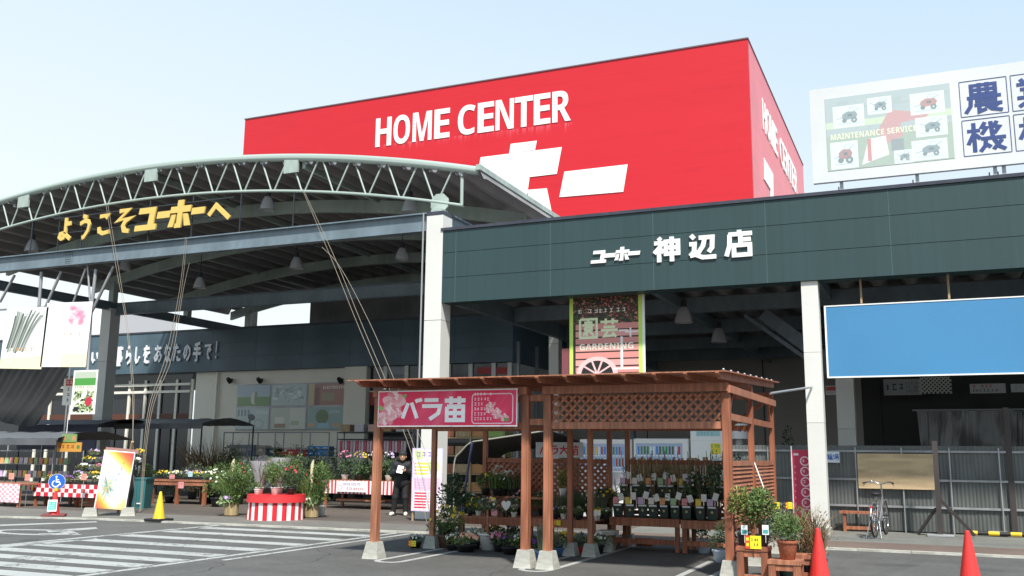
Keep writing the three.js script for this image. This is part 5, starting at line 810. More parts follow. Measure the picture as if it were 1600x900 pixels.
// bicycle seen from behind
{
  const r = G(1368, 841, 0.03), f = G(1383, 836, 0.03), dir = f.clone().sub(r).normalize(), b = thing('bicycle', 'silver city bicycle parked at the corrugated fence', 'bicycle', [r.x, 0.03, r.z], undefined, Math.atan2(dir.x, dir.z));
  const R = 0.335, wb = 1.08, silver = M([0.42, 0.42, 0.43], 0.3, { metal: 0.8 });
  for (const z of [0, wb]) { const w = new THREE.Group(); w.name = 'wheel'; b.add(w); w.position.set(0, R, z); mesh('tyre', new THREE.TorusGeometry(R - 0.018, 0.018, 8, 36).rotateY(Math.PI / 2), mat.black, w); mesh('rim', new THREE.TorusGeometry(R - 0.045, 0.009, 6, 36).rotateY(Math.PI / 2), mat.chrome, w); const sp = []; for (let i = 0; i < 20; i++) { const a = i / 20 * 6.283; sp.push(gBar([0, 0, 0], [0, Math.cos(a) * (R - 0.05), Math.sin(a) * (R - 0.05)], 0.0018, 4)); } mesh('spokes', merge(sp), mat.chrome, w); mesh('hub', gBar([-0.05, 0, 0], [0.05, 0, 0], 0.025), mat.chrome, w);
    const pts = []; for (let i = 0; i <= 12; i++) { const a = (z ? -0.2 : 0.15) + i / 12 * (z ? 2.2 : 3.0); pts.push([0, R + Math.sin(a + 0.1) * (R + 0.02), z - Math.cos(a + 0.1) * (R + 0.02)]); } mesh('mudguard', gTube(pts, 0.022, 20, 6), silver, b); }
  const tb = (p, q, rad, m = silver) => mesh('frame_tube', gBar(p, q, rad), m, b);
  tb([0, 0.28, 0.45], [0, 0.78, 0.30], 0.017); tb([0, 0.28, 0.45], [0, 0.70, 0.90], 0.02); tb([0, 0.45, 0.40], [0, 0.76, 0.88], 0.018); tb([0.05, R, 0], [0.02, 0.28, 0.45], 0.011); tb([-0.05, R, 0], [-0.02, 0.28, 0.45], 0.011); tb([0.05, R, 0], [0.02, 0.70, 0.32], 0.01); tb([-0.05, R, 0], [-0.02, 0.70, 0.32], 0.01); tb([0.05, R, wb], [0.03, 0.66, 0.93], 0.013); tb([-0.05, R, wb], [-0.03, 0.66, 0.93], 0.013); tb([0, 0.64, 0.93], [0, 1.02, 0.83], 0.016);
  mesh('handlebar', gTube([[-0.28, 1.04, 0.52], [-0.27, 1.05, 0.66], [-0.12, 1.06, 0.82], [0, 1.02, 0.84], [0.12, 1.06, 0.82], [0.27, 1.05, 0.66], [0.28, 1.04, 0.52]], 0.012, 40, 8), mat.chrome, b);
  for (const s of [-1, 1]) { mesh('grip', gBar([s * 0.28, 1.04, 0.5], [s * 0.275, 1.048, 0.61], 0.017), mat.black, b); mesh('brake_lever', gTube([[s * 0.27, 1.03, 0.66], [s * 0.29, 1.0, 0.6], [s * 0.29, 0.99, 0.52]], 0.006, 10, 5), mat.chrome, b); } mesh('bell', new THREE.SphereGeometry(0.028, 12, 8, 0, 6.3, 0, 1.6).translate(0.17, 1.07, 0.78), mat.chrome, b);
  const sd = new THREE.SphereGeometry(0.12, 18, 12).scale(0.85, 0.35, 1.15); mesh('saddle', sd.translate(0, 0.84, 0.26), mat.black, b);
  const rk = []; for (const x of [-0.06, 0, 0.06]) rk.push(gBar([x, 0.71, -0.22], [x, 0.71, 0.26], 0.006, 5)); rk.push(gBar([0.06, 0.71, -0.2], [0.06, R, 0], 0.006, 5), gBar([-0.06, 0.71, -0.2], [-0.06, R, 0], 0.006, 5), gBar([-0.06, 0.71, -0.22], [0.06, 0.71, -0.22], 0.006, 5)); mesh('rear_rack', merge(rk), mat.chrome, b); mesh('rear_reflector', gBar([0, 0.60, -0.26], [0, 0.60, -0.275], 0.028, 12), mat.red, b); mesh('kickstand', merge([gBar([0.08, R, 0], [0.14, 0.01, -0.14], 0.009), gBar([-0.08, R, 0], [-0.14, 0.01, -0.14], 0.009), gBar([0.14, 0.012, -0.14], [-0.14, 0.012, -0.14], 0.009)]), mat.chrome, b); mesh('chain_guard', new RoundedBoxGeometry(0.02, 0.09, 0.5, 2, 0.01).translate(0.05, 0.31, 0.24), silver, b); for (const s of [-1, 1]) mesh('pedal', gBox(s * 0.13, s > 0 ? 0.16 : 0.42, 0.45, 0.09, 0.022, 0.06), mat.black, b);
}
// vending machines, ice kiosk and round sign behind the pergola
{
  const zv = -23.2;
  const vend = (px0, px1, py, label, s) => { const a = Z(px0, py, zv), b = Z(px1, py, zv), w = b.x - a.x, v = thing('vending_machine', label, 'vending machine', [(a.x + b.x) / 2, 0.03, zv - 0.4]), h = a.y - 0.03; mesh('body', new RoundedBoxGeometry(w, h, 0.75, 3, 0.03).translate(0, h / 2, 0), mat.white, v);
    mesh('display_window', new THREE.BoxGeometry(w * 0.84, h * 0.34, 0.02), print(512, 220, (x) => { x.fillStyle = '#a9b8d4'; x.fillRect(0, 0, 512, 220); const r0 = seed; seed = s; for (let r = 0; r < 2; r++) for (let k = 0; k < 14; k++) { x.fillStyle = ['#2f8f4f', '#3f86d8', '#d8e4ee', '#b8423c', '#6ab0e8', '#e0c24a', '#4a6a40'][Math.floor(rnd() * 7)]; x.fillRect(18 + k * 34.5, 24 + r * 96, 22, 64); x.fillStyle = '#e9eef2'; x.fillRect(18 + k * 34.5, 94 + r * 96, 22, 10); } seed = r0; }, 0.25), v).position.set(-w * 0.03, h * 0.77, 0.372);
    box('button_panel', v, M([0.42, 0.42, 0.44], 0.4), -w * 0.03, h * 0.5, 0.372, w * 0.84, h * 0.16, 0.02); box('coin_unit', v, mat.galv, w * 0.42, h * 0.55, 0.376, w * 0.08, h * 0.2, 0.02); box('pickup_flap', v, mat.black, -w * 0.05, h * 0.2, 0.372, w * 0.5, h * 0.1, 0.02); };
  vend(905, 986, 686, 'white drink vending machine with blue display next to the red rose sign', 5); vend(989, 1075, 685, 'white drink vending machine beside the ice kiosk', 9);
  const a = Z(1078, 665, zv), b = Z(1133, 665, zv), w = b.x - a.x, h = a.y - 0.03, k = thing('ice_kiosk', 'tall white ice kiosk with green and teal lettering', 'kiosk', [(a.x + b.x) / 2, 0.03, zv - 0.45]); mesh('body', new RoundedBoxGeometry(w, h, 0.9, 3, 0.025).translate(0, h / 2, 0), mat.white, k);
  mesh('front_print', new THREE.BoxGeometry(w * 0.92, h * 0.62, 0.008), print(256, 480, (x) => { x.fillStyle = '#eceeec'; x.fillRect(0, 0, 256, 480); x.fillStyle = '#a9cfd2'; x.fillRect(36, 20, 190, 44); scribble(x, 50, 24, 160, 36, '#6fb0b4', 1, 8); x.fillStyle = '#dfe2e0'; x.fillRect(0, 96, 256, 4); x.fillStyle = '#f1d43a'; x.fillRect(150, 120, 78, 88); x.fillStyle = '#38a64a'; scribble(x, 154, 124, 72, 80, '#2f9e44', 2, 21); x.fillStyle = '#58b4b0'; x.font = 'bold 46px sans-serif'; x.fillText('12', 166, 276); x.font = 'bold 34px sans-serif'; }), k).position.set(0, h * 0.66, 0.453);
  const s = thing('round_sign', 'white drum shaped sign with red and blue lettering on a pole', 'sign', [Z(1155, 700, -23.6).x, 0.03, -23.6]); const q = Z(1155, 674, -23.6); mesh('drum', new THREE.CylinderGeometry(0.23, 0.23, 0.36, 28), print(512, 128, (x) => { x.fillStyle = '#eceae8'; x.fillRect(0, 0, 512, 128); for (let k = 0; k < 4; k++) { scribble(x, 10 + k * 128, 30, 52, 60, '#3b62b4', 1, 4 + k); scribble(x, 64 + k * 128, 30, 52, 60, '#c8402f', 1, 9 + k); } }), s).position.y = q.y - 0.03; mesh('pole', gBar([0, 0, 0], [0, q.y - 0.2, 0], 0.09, 14), M([0.5, 0.5, 0.48], 0.5), s); mesh('base', new THREE.CylinderGeometry(0.3, 0.34, 0.12, 20).translate(0, 0.06, 0), mat.concrete, s);
  // rose sign on the back of the pergola
  const rs = tag(mesh('red_character_sign', new THREE.BoxGeometry(0.94, 0.28, 0.015), print(320, 96, (x) => { x.fillStyle = '#c9cccb'; x.fillRect(0, 0, 320, 96); drawGlyph(x, 'バ', 26, 18, 62, 60, 16, '#c22b44'); drawGlyph(x, 'ラ', 94, 18, 62, 60, 16, '#c22b44'); drawGlyph(x, '大', 160, 18, 62, 60, 16, '#c22b44'); drawGlyph(x, '苗', 226, 16, 66, 64, 13, '#c22b44'); })), 'white sign with red characters behind the double posts', 'sign'); { const p = Z(874, 703, -16.75); rs.position.set(p.x, p.y, -16.75); }
  { const o = thing('cypress_pot', 'dark cone shaped conifers standing behind the pergola', 'potted plant', [Z(1232, 700, -27).x, 0.03, -27]); pot(o, 0.2, 0.3, mat.potBlack); for (const [dx, hh] of [[0, 2.0], [-0.9, 1.7]]) { const t = mesh('foliage', leaves(500, 0.26, hh / 2, 0.26, 0.09, { clumps: 16 }), DARKGREEN, o); t.position.set(dx, 0.25, 0); } }
}
// gardening banner
{
  const a = Z(890, 462, -21.4), b = Z(1009, 588, -21.4), g = thing('gardening_banner', 'tall gardening banner with green edges and a pink cart wheel', 'banner', [(a.x + b.x) / 2, 3.0, -21.4]), w = b.x - a.x, y0 = 3.32, y1 = 5.36;
  mesh('cloth', new THREE.BoxGeometry(w, y1 - y0, 0.02), print(480, 640, (x, W, H) => {
    x.fillStyle = '#3a2c28'; x.fillRect(0, 0, W, H);
    for (let i = 0; i < 900; i++) { const y = rr(0, H * 0.36); x.fillStyle = ['#3f5a2a', '#7a3030', '#b0544c', '#24301c', '#5c7a3a', '#cc8a7e', '#2c2420'][Math.floor(rnd() * 7)]; x.fillRect(rr(0, W), y, rr(4, 16), rr(4, 14)); }
    for (let k = 0; k < 7; k++) { const y = H * 0.34 + k * 54; x.fillStyle = k % 2 ? '#e6a49c' : '#d98f88'; x.fillRect(40, y, W - 80, 44); x.fillStyle = '#2a211e'; x.fillRect(40, y + 44, W - 80, 9); }
    x.fillStyle = '#26211f'; x.beginPath(); x.arc(W * 0.37, H * 0.93, 130, 0, 7); x.fill(); x.strokeStyle = '#f0c2c0'; x.lineWidth = 30; x.beginPath(); x.arc(W * 0.37, H * 0.93, 116, 0, 7); x.stroke(); x.lineWidth = 12; for (let k = 0; k < 10; k++) { x.beginPath(); x.moveTo(W * 0.37, H * 0.93); x.lineTo(W * 0.37 + Math.cos(k * 0.628) * 112, H * 0.93 + Math.sin(k * 0.628) * 112); x.stroke(); }
    x.fillStyle = '#f3e9e6'; x.fillRect(W * 0.68, H * 0.5, 16, 230); x.fillRect(W * 0.58, H * 0.86, 190, 14); x.fillRect(W * 0.66, H * 0.42, 60, 14); x.fillRect(W * 0.8, H * 0.4, 12, 70); x.fillRect(W * 0.74, H * 0.44, 90, 12);
    scribble(x, 56, 96, 370, 52, '#efe9df', 1, 41); drawGlyph(x, '園', 62, 176, 122, 150, 13, '#e9f3c8'); drawGlyph(x, '芸', 196, 176, 122, 150, 13, '#e9f3c8');
    x.fillStyle = '#f4f2dc'; x.font = 'bold 62px sans-serif'; x.save(); x.translate(62, 412); x.scale(350 / x.measureText('GARDENING').width, 1); x.fillText('GARDENING', 0, 0); x.restore();
    x.fillStyle = '#c8ea6a'; x.fillRect(0, 0, 24, H); x.fillRect(W - 40, 0, 24, H); x.fillStyle = '#f4f6f0'; x.fillRect(W - 16, 0, 16, H);
  }), g).position.y = (y0 + y1) / 2 - 3.0; mesh('rod', gBar([-w / 2, y1 - 3.0 + 0.015, 0], [w / 2, y1 - 3.0 + 0.015, 0], 0.02), mat.galv, g);
  ext('side_strip', g, M([0.20, 0.06, 0.07], 0.6), a.x - 0.2, a.x - 0.02, 3.32, 4.1, -21.42, -21.40);
}
// cones
const tScuff = noiseTex(256, [[6, 1], [40, 0.8, 12], [120, 0.6]], 0.80, 1.08, 1, 91);
function cone(label, pos, body, h, group) {
  const c = thing('traffic_cone', label, 'traffic cone', pos, group); const k = h / 0.7;
  mesh('body', lathe([[0.155 * k, 0.03], [0.15 * k, 0.05], [0.135 * k, 0.07], [0.032 * k, 0.685 * k], [0.024 * k, 0.7 * k], [0, 0.7 * k]], 28), body, c);
  mesh('base', new RoundedBoxGeometry(0.38 * k, 0.035, 0.38 * k, 2, 0.012).translate(0, 0.0185, 0), body, c); return c;
}
{
  const redC = M([0.72, 0.04, 0.035], 0.42, { map: tScuff }), yel = M([0.82, 0.57, 0.03], 0.45, { map: tScuff });
  const q1 = G(1281, 909), q2 = G(1517, 912), gy = G(248, 813.5, 0.03), gw = G(84, 806.5, 0.03);
  const hgt = (g, px, py) => { const d = ray(px, py); return EYE + d.y * Math.hypot(g.x, g.z) / Math.hypot(d.x, d.z); };
  cone('red traffic cone beside the plant stools', [q1.x, 0, q1.z], redC, hgt(q1, 1279, 825)); cone('red traffic cone standing alone on the open asphalt', [q2.x, 0, q2.z], redC, hgt(q2, 1512, 829));
  const y = cone('bright yellow traffic cone on a black base at the kerb', [gy.x, 0.03, gy.z], yel, hgt(gy, 248, 768) - 0.03); mesh('weight_ring', new RoundedBoxGeometry(0.46, 0.05, 0.46, 2, 0.02).translate(0, 0.026, 0), mat.black, y);
  const c = cone('red cone with round blue wheelchair sign and teal notice', [gw.x, 0.03, gw.z], redC, 0.62); mesh('weight_ring', new RoundedBoxGeometry(0.52, 0.05, 0.52, 2, 0.02).translate(0, 0.026, 0), M([0.18, 0.03, 0.03], 0.6), c);
  const d = mesh('sign_disc', new THREE.CylinderGeometry(0.185, 0.185, 0.012, 32), mat.white, c); d.rotation.x = Math.PI / 2; const yaw = 0.8; d.position.set(0, 0.80, 0);
  const pr = mesh('sign_print', new THREE.CircleGeometry(0.178, 32), print(128, 128, (x) => { x.fillStyle = '#1c5fc0'; x.fillRect(0, 0, 128, 128); x.strokeStyle = x.fillStyle = '#fff'; x.lineWidth = 9; x.beginPath(); x.arc(58, 22, 8, 0, 7); x.fill(); x.beginPath(); x.moveTo(58, 34); x.lineTo(60, 66); x.lineTo(84, 66); x.lineTo(94, 92); x.stroke(); x.beginPath(); x.moveTo(58, 48); x.lineTo(80, 48); x.stroke(); x.beginPath(); x.arc(56, 80, 26, 0.2, 4.3); x.stroke(); }), c); pr.position.set(0, 0.80, 0.0075); c.rotation.y = 0.75;
  mesh('neck', gBar([0, 0.58, 0], [0, 0.66, 0], 0.05), yel, c); const n = mesh('teal_notice', new THREE.BoxGeometry(0.2, 0.27, 0.006), print(96, 128, (x) => { x.fillStyle = '#f0f3ee'; x.fillRect(0, 0, 96, 128); x.fillStyle = '#46b69c'; x.fillRect(6, 20, 84, 90); scribble(x, 14, 30, 70, 70, '#e6f6f0', 3, 4); }), c); n.position.set(-0.04, 0.25, 0.125); n.rotation.x = -0.19;
}

// ---------------------------------------------------------------- left: hanging prints, tents and flower stands
function hangPrint(name, label, cat, px0, py0, px1, py1, z, tilt, draw, w = 256, h = 420) {
  const a = Z(px0, py0, z), b = Z(px1, py1, z), m = tag(mesh(name, new THREE.BoxGeometry(b.x - a.x, a.y - b.y, 0.012), print(w, h, draw)), label, cat); m.position.set((a.x + b.x) / 2, (a.y + b.y) / 2, z); m.rotation.z = tilt; return m;
}
const zs2 = -20.8;
hangPrint('hanging_banner', 'white hanging banner printed with dark asparagus stalks', 'banner', 10, 483, 66, 575, zs2, -0.04, (x, W, H) => {
  x.fillStyle = '#f2f4f2'; x.fillRect(0, 0, W, H); x.fillStyle = '#eee9c4'; x.fillRect(0, H * 0.72, W, H * 0.28); x.fillStyle = '#f2f4f2'; x.beginPath(); x.moveTo(0, H * 0.7); x.lineTo(W, H * 0.6); x.lineTo(W, H * 0.78); x.lineTo(0, H * 0.84); x.fill();
  for (let i = 0; i < 16; i++) { x.strokeStyle = ['#5b625c', '#8b938a', '#777f78', '#a9b0a8'][i % 4]; x.lineWidth = rr(5, 13); x.beginPath(); const a = 60 + i * 9; x.moveTo(30 + i * 7, H * rr(0.66, 0.76)); x.quadraticCurveTo(60 + i * 8, H * 0.3, a + i * 3, H * rr(0.04, 0.14)); x.stroke(); } scribble(x, 60, H * 0.64, 150, 40, '#c99a6a', 1, 8);
});
hangPrint('hanging_banner', 'white hanging banner printed with faded pink blossoms', 'banner', 73, 475, 135, 572, zs2, -0.03, (x, W, H) => {
  x.fillStyle = '#f3f1f1'; x.fillRect(0, 0, W, H); x.fillStyle = '#efe6c6'; x.fillRect(W * 0.45, H * 0.6, W * 0.55, H * 0.4); x.fillStyle = 'rgba(243,241,241,0.6)'; x.fillRect(0, H * 0.5, W, H * 0.3);
  for (let i = 0; i < 60; i++) { x.fillStyle = `rgba(226,130,160,${rr(0.12, 0.45)})`; x.beginPath(); x.ellipse(W * rr(0.55, 0.85), H * rr(0.06, 0.34), rr(6, 22), rr(6, 18), rnd() * 3, 0, 7); x.fill(); } for (let i = 0; i < 26; i++) { x.fillStyle = `rgba(226,150,170,${rr(0.1, 0.4)})`; x.fillRect(W * rr(0.02, 0.4), H * rr(0.3, 0.65), rr(4, 12), rr(6, 16)); } scribble(x, 110, H * 0.46, 110, 34, '#d8a088', 1, 18);
});
hangPrint('flower_poster', 'framed poster of lilies and red blooms below the steel strut', 'poster', 116, 579, 148, 647, zs2, 0.0, (x, W, H) => {
  x.fillStyle = '#dad8cc'; x.fillRect(0, 0, W, H); x.fillStyle = '#b9c4b0'; x.fillRect(14, 14, W - 28, 60); x.fillStyle = '#4f9a44'; x.fillRect(14, 76, W - 28, 70); x.fillStyle = '#d6e0cc'; x.fillRect(14, 146, W - 28, 36); scribble(x, 22, 148, 200, 30, '#b8625c', 1, 3);
  for (let i = 0; i < 240; i++) { x.fillStyle = ['#3b5a2c', '#6d8c40', '#26301e', '#c9d6a8', '#8a9c5c'][i % 5]; x.fillRect(rr(14, W - 34), rr(190, H - 30), rr(6, 26), rr(6, 22)); } x.fillStyle = '#ecece0'; x.beginPath(); x.ellipse(130, 230, 26, 44, 0.4, 0, 7); x.ellipse(60, 300, 14, 60, 0.9, 0, 7); x.fill(); x.fillStyle = '#c2304a'; x.beginPath(); x.ellipse(180, 300, 36, 44, 0.2, 0, 7); x.fill(); x.fillStyle = '#1c1c30'; x.fillRect(30, 350, 50, 40);
  x.strokeStyle = '#efeee6'; x.lineWidth = 16; x.strokeRect(8, 8, W - 16, H - 16);
});
{ const o = thing('price_pennant', 'narrow white pennant with red heading on a stick', 'pennant', [Z(107, 640, -21.6).x, 0.03, -21.6]); const a = Z(98, 592, -21.6), b = Z(116, 633, -21.6); mesh('card', new THREE.BoxGeometry(b.x - a.x, a.y - b.y, 0.008), print(96, 220, (x) => { x.fillStyle = '#dedbd2'; x.fillRect(0, 0, 96, 220); x.fillStyle = '#b8433c'; x.fillRect(14, 6, 70, 54); scribble(x, 18, 12, 60, 40, '#e8c8c0', 1, 2); scribble(x, 30, 70, 44, 130, '#55504c', 3, 12); }), o).position.set(0, (a.y + b.y) / 2 - 0.03, 0); mesh('stick', gBar([0, 0, -0.012], [0, a.y - 0.1, -0.012], 0.012), mat.tagWhite, o); }
// black shade net
{
  const n = thing('shade_net', 'black shade net hanging in folds behind the left tent', 'net', [-26, 0.03, -24]); const pos = [], uv = [], idx = [], N = 60, K = 14;
  const tl = Z(-60, 579, -24), tr = Z(110, 572, -24); for (let i = 0; i <= N; i++) for (let j = 0; j <= K; j++) { const u = i / N, v = j / K, x = tl.x + (tr.x - tl.x) * u - v * u * 0.9, bot = Z(0, 668, -24).y + 0.25 * Math.sin(u * 5) + 0.3 * u; pos.push(x + 26, tl.y + (bot - tl.y) * v - 0.03, 0.06 * Math.sin(u * 37 + v * 3) * v + 0.35 * v * v + 0.03 * Math.sin(u * 90 + v * 9)); uv.push(x, v * 2); } for (let i = 0; i < N; i++) for (let j = 0; j < K; j++) { const k = i * (K + 1) + j; idx.push(k, k + 1, k + K + 1, k + 1, k + K + 2, k + K + 1); }
  const g = new THREE.BufferGeometry(); g.setAttribute('position', new THREE.Float32BufferAttribute(pos, 3)); g.setAttribute('uv', new THREE.Float32BufferAttribute(uv, 2)); g.setIndex(idx); g.computeVertexNormals(); mesh('cloth', g, M([0.03, 0.03, 0.032], 0.6, { map: tGrain }), n); for (const x of [tl.x + 0.1, tr.x]) mesh('pole', gBar([x + 26, 0, 0], [x + 26, tl.y, 0], 0.03), mat.galv, n); mesh('top_pipe', gBar([tl.x + 26, tl.y, 0], [tr.x + 26, tr.y, 0], 0.03), mat.galv, n);
}
// tents: sloping sheet roof on pipes
function tent(label, px0, px1, py, z, depth, h, m, drop = 0.2) {
  const a = Z(px0, py, z), b = Z(px1, py, z), w = b.x - a.x, t = thing('market_tent', label, 'tent', [(a.x + b.x) / 2, 0.03, z - depth / 2]);
  const pos = [], idx = [], N = 24, K = 8; for (let i = 0; i <= N; i++) for (let j = 0; j <= K; j++) { const u = i / N, v = j / K, s = Math.sin(v * Math.PI); pos.push((u - 0.5) * w, h - 0.03 + 0.24 * s - 0.04 * Math.abs(Math.sin(u * Math.PI * 4)) * s + rr(-0.01, 0.01), (0.5 - v) * depth); } for (let i = 0; i < N; i++) for (let j = 0; j < K; j++) { const k = i * (K + 1) + j; idx.push(k, k + 1, k + K + 1, k + 1, k + K + 2, k + K + 1); }
  const g = new THREE.BufferGeometry(); g.setAttribute('position', new THREE.Float32BufferAttribute(pos, 3)); g.setIndex(idx); g.computeVertexNormals(); mesh('roof_sheet', g, m, t); box('valance', t, m, 0, h - 0.03 - drop / 2, depth / 2, w, drop, 0.015);
  for (const sx of [-1, 1]) for (const sz of [-1, 1]) mesh('pole', gBar([sx * (w / 2 - 0.05), 0, sz * (depth / 2 - 0.05)], [sx * (w / 2 - 0.05), h - 0.05, sz * (depth / 2 - 0.05)], 0.03), mat.beamDark, t); mesh('eave_pipe', gBar([-w / 2, h - 0.05, depth / 2 - 0.03], [w / 2, h - 0.05, depth / 2 - 0.03], 0.02), mat.galv, t); return t;
}
const tarpGrey = M([0.14, 0.15, 0.165], 0.5, { map: tSteel }), tarpNavy = M([0.022, 0.028, 0.06], 0.65, { map: tSteel });
tent('low slate grey tent over the gingham table', -60, 88, 690, -20.6, 3.0, 1.92, tarpGrey); tent('dark navy tarpaulin tent beside the white column', 30, 152, 660, -25.5, 3.2, 2.5, tarpNavy, 0.9); tent('slate grey tent in front of the glazed entrance', 178, 316, 664, -27.5, 3.0, 2.6, tarpGrey);
// tiered flower stand with chequered cloth
function gingham(c1, c2, n = 8, m = 2) { return canvasTex(n * 32, m * 32, (x) => { for (let i = 0; i < n; i++) for (let j = 0; j < m; j++) { x.fillStyle = (i + j) % 2 ? c1 : c2; x.fillRect(i * 32, j * 32, 32, 32); } }); }
function clothTable(name, label, px0, px1, z, h, d, drop, map, legs = true) {
  const a = Z(px0, 770, z), b = Z(px1, 770, z), w = b.x - a.x, t = thing(name, label, 'table', [(a.x + b.x) / 2, 0.03, z - d / 2]); box('tabletop', t, mat.wood, 0, h - 0.02, 0, w, 0.04, d);
  const pos = [], uv = [], idx = [], N = 60; for (let i = 0; i <= N; i++) for (let j = 0; j <= 4; j++) { const u = i / N, v = j / 4; pos.push((u - 0.5) * (w + 0.04), h - v * drop, d / 2 + 0.012 + 0.02 * v * Math.sin(u * w * 16)); uv.push(u, 1 - v); } for (let i = 0; i < N; i++) for (let j = 0; j < 4; j++) { const k = i * 5 + j; idx.push(k, k + 1, k + 5, k + 1, k + 6, k + 5); } const g = new THREE.BufferGeometry(); g.setAttribute('position', new THREE.Float32BufferAttribute(pos, 3)); g.setAttribute('uv', new THREE.Float32BufferAttribute(uv, 2)); g.setIndex(idx); g.computeVertexNormals(); mesh('cloth_skirt', g, M(0xffffff, 0.8, { map }), t);
  if (legs) for (const sx of [-1, 1]) for (const sz of [-1, 1]) box('leg', t, mat.woodPale, sx * (w / 2 - 0.06), (h - 0.042) / 2, sz * (d / 2 - 0.06), 0.07, h - 0.042, 0.07); return t;
}
function tray(label, pos, w, d, leafM, flM, n, group, hh = 0.08, size = 0.05) {
  const t = thing('flower_tray', label, 'flower tray', pos, group); box('tray', t, mat.potBlack, 0, 0.03, 0, w, 0.06, d); mesh('foliage', leaves(Math.round(n * 5), w / 2, hh, d / 2, 0.055, { clumps: 14, y0: 0.05 }), leafM, t); mesh('flowers', blooms(n, w / 2, hh, d / 2, size, 0.06), flM, t); return t;
}
{
  const z = -19.6; clothTable('chequered_table', 'flower table with red and white chequered skirt', 52, 152, z, 0.62, 1.3, 0.34, gingham('#c82338', '#f2ece8', 16, 3));
  clothTable('gingham_table', 'table with pink gingham cloth at the tent edge', -40, 30, -19.0, 0.62, 1.0, 0.5, gingham('#ee9fae', '#f6e8e8', 18, 8));
  const cols = [FL.yellow, FL.white, FL.pink, FL.lilac, FL.peach, FL.purple, FL.white, FL.red, FL.yellow], nm = ['yellow', 'white', 'pink', 'lilac', 'peach', 'purple', 'ivory', 'red', 'golden'];
  const steps = thing('stepped_rack', 'white stepped rack rising behind the chequered skirt', 'rack', [Z(110, 770, z).x, 0.65, z - 1.0]); for (let k = 0; k < 4; k++) box('shelf', steps, mat.galv, 0, 0.1 + k * 0.21, -k * 0.17, 2.1, 0.02, 0.2); for (const sx of [-1, 1]) mesh('side_bar', gBeam(V(sx * 1.03, 0, 0.1), V(sx * 1.03, 0.8, -0.6), 0.02, 0.03), mat.galv, steps);
  let q = 0; for (let r = 0; r < 5; r++) for (let c = 0; c < 4; c++, q++) { const p = Z(66 + c * 24 + (r ? 8 : 0), 770, z), y = r === 0 ? 0.655 : 0.65 + 0.112 + (r - 1) * 0.21, zz = r === 0 ? z - 0.25 : z - 1.0 - (r - 1) * 0.17; tray(`${nm[q % 9]} flowers in tray ${['on the chequered table edge', 'on the lowest rack step', 'on the second rack step', 'on the third rack step', 'on the top rack step'][r]}, ${['next to the cone', 'left of centre', 'right of centre', 'next to the leaning board'][c]}`.replace('left of centre', 'second from the cone').replace('right of centre', 'second from the leaning board'), [p.x, y, zz], 0.5, 0.2, r % 2 ? GREEN : YGREEN, cols[(q * 5 + r) % 9], 26, 'trays on the stepped flower stand'); }
  { const o = thing('orange_sign', 'orange shop sign with dark characters above the flower stand', 'sign', [Z(107, 700, -20.9).x, 0.03, -20.9]); const a = Z(88, 691, -20.9), b = Z(127, 706, -20.9); mesh('board', new THREE.BoxGeometry(b.x - a.x, a.y - b.y, 0.02), print(256, 96, (x) => { x.fillStyle = '#cc9440'; x.fillRect(0, 0, 256, 96); scribble(x, 30, 18, 170, 60, '#7c2c1c', 1, 6); x.fillStyle = '#5a7a3a'; x.fillRect(210, 30, 30, 36); }), o).position.y = (a.y + b.y) / 2 - 0.03; mesh('topper', new THREE.BoxGeometry(0.6, 0.26, 0.02), print(128, 64, (x) => { x.fillStyle = '#7d9a5c'; x.fillRect(0, 0, 128, 64); x.fillStyle = '#c48a6a'; x.beginPath(); x.arc(24, 30, 16, 0, 7); x.arc(104, 30, 16, 0, 7); x.fill(); }), o).position.y = a.y + 0.08; for (const s of [-0.6, 0.6]) mesh('pole', gBar([s, 0, -0.015], [s, b.y, -0.015], 0.015), mat.galv, o); }
  for (const [px, py, l] of [[18, 744, 'small salmon price card on a stand beside the gingham table'], [43, 746, 'salmon price card between the two cloth tables'], [131, 745, 'pink price card among the trays of the chequered table']]) { const p = Z(px, py, -19.3); const o = thing('card_stand', l, 'price card', [p.x, 0.03, -19.3]); mesh('card', new THREE.BoxGeometry(0.2, 0.17, 0.008), print(64, 56, (x) => { x.fillStyle = '#e8a090'; x.fillRect(0, 0, 64, 56); scribble(x, 8, 8, 50, 40, '#6a3a34', 2, 7); }), o).position.y = p.y - 0.03; mesh('stem', gBar([0, 0, -0.01], [0, p.y - 0.06, -0.01], 0.008), mat.galv, o); }
  { const o = thing('wooden_crate', 'wooden crates and terracotta pots under the chequered table', 'crates', [Z(125, 785, -19.7).x, 0.03, -20.2]); for (let i = 0; i < 3; i++) box('slat', o, mat.woodPale, 0, 0.06 + i * 0.11, 0.2, 0.7, 0.085, 0.015); mesh('pot', potShape(0.12, 0.2), mat.terracotta, o).position.set(-0.5, 0, 0.1); }
  // goods racks seen below the tent
  const rk = thing('goods_rack', 'wire rack of garden goods under the slate grey tent', 'rack', [Z(45, 750, -22.6).x, 0.03, -22.8]); for (let k = 0; k < 4; k++) box('shelf', rk, mat.galv, 0, 0.25 + k * 0.42, 0, 3.2, 0.02, 0.4); for (const sx of [-1.58, 0, 1.58]) box('upright', rk, mat.galv, sx, 0.85, -0.19, 0.03, 1.7, 0.03); for (let k = 0; k < 42; k++) box('seed_packet', rk, tagColors[k % 6], -1.5 + (k % 14) * 0.225, 0.36 + Math.floor(k / 14) * 0.42, 0.02, 0.16, 0.2, 0.1);
}
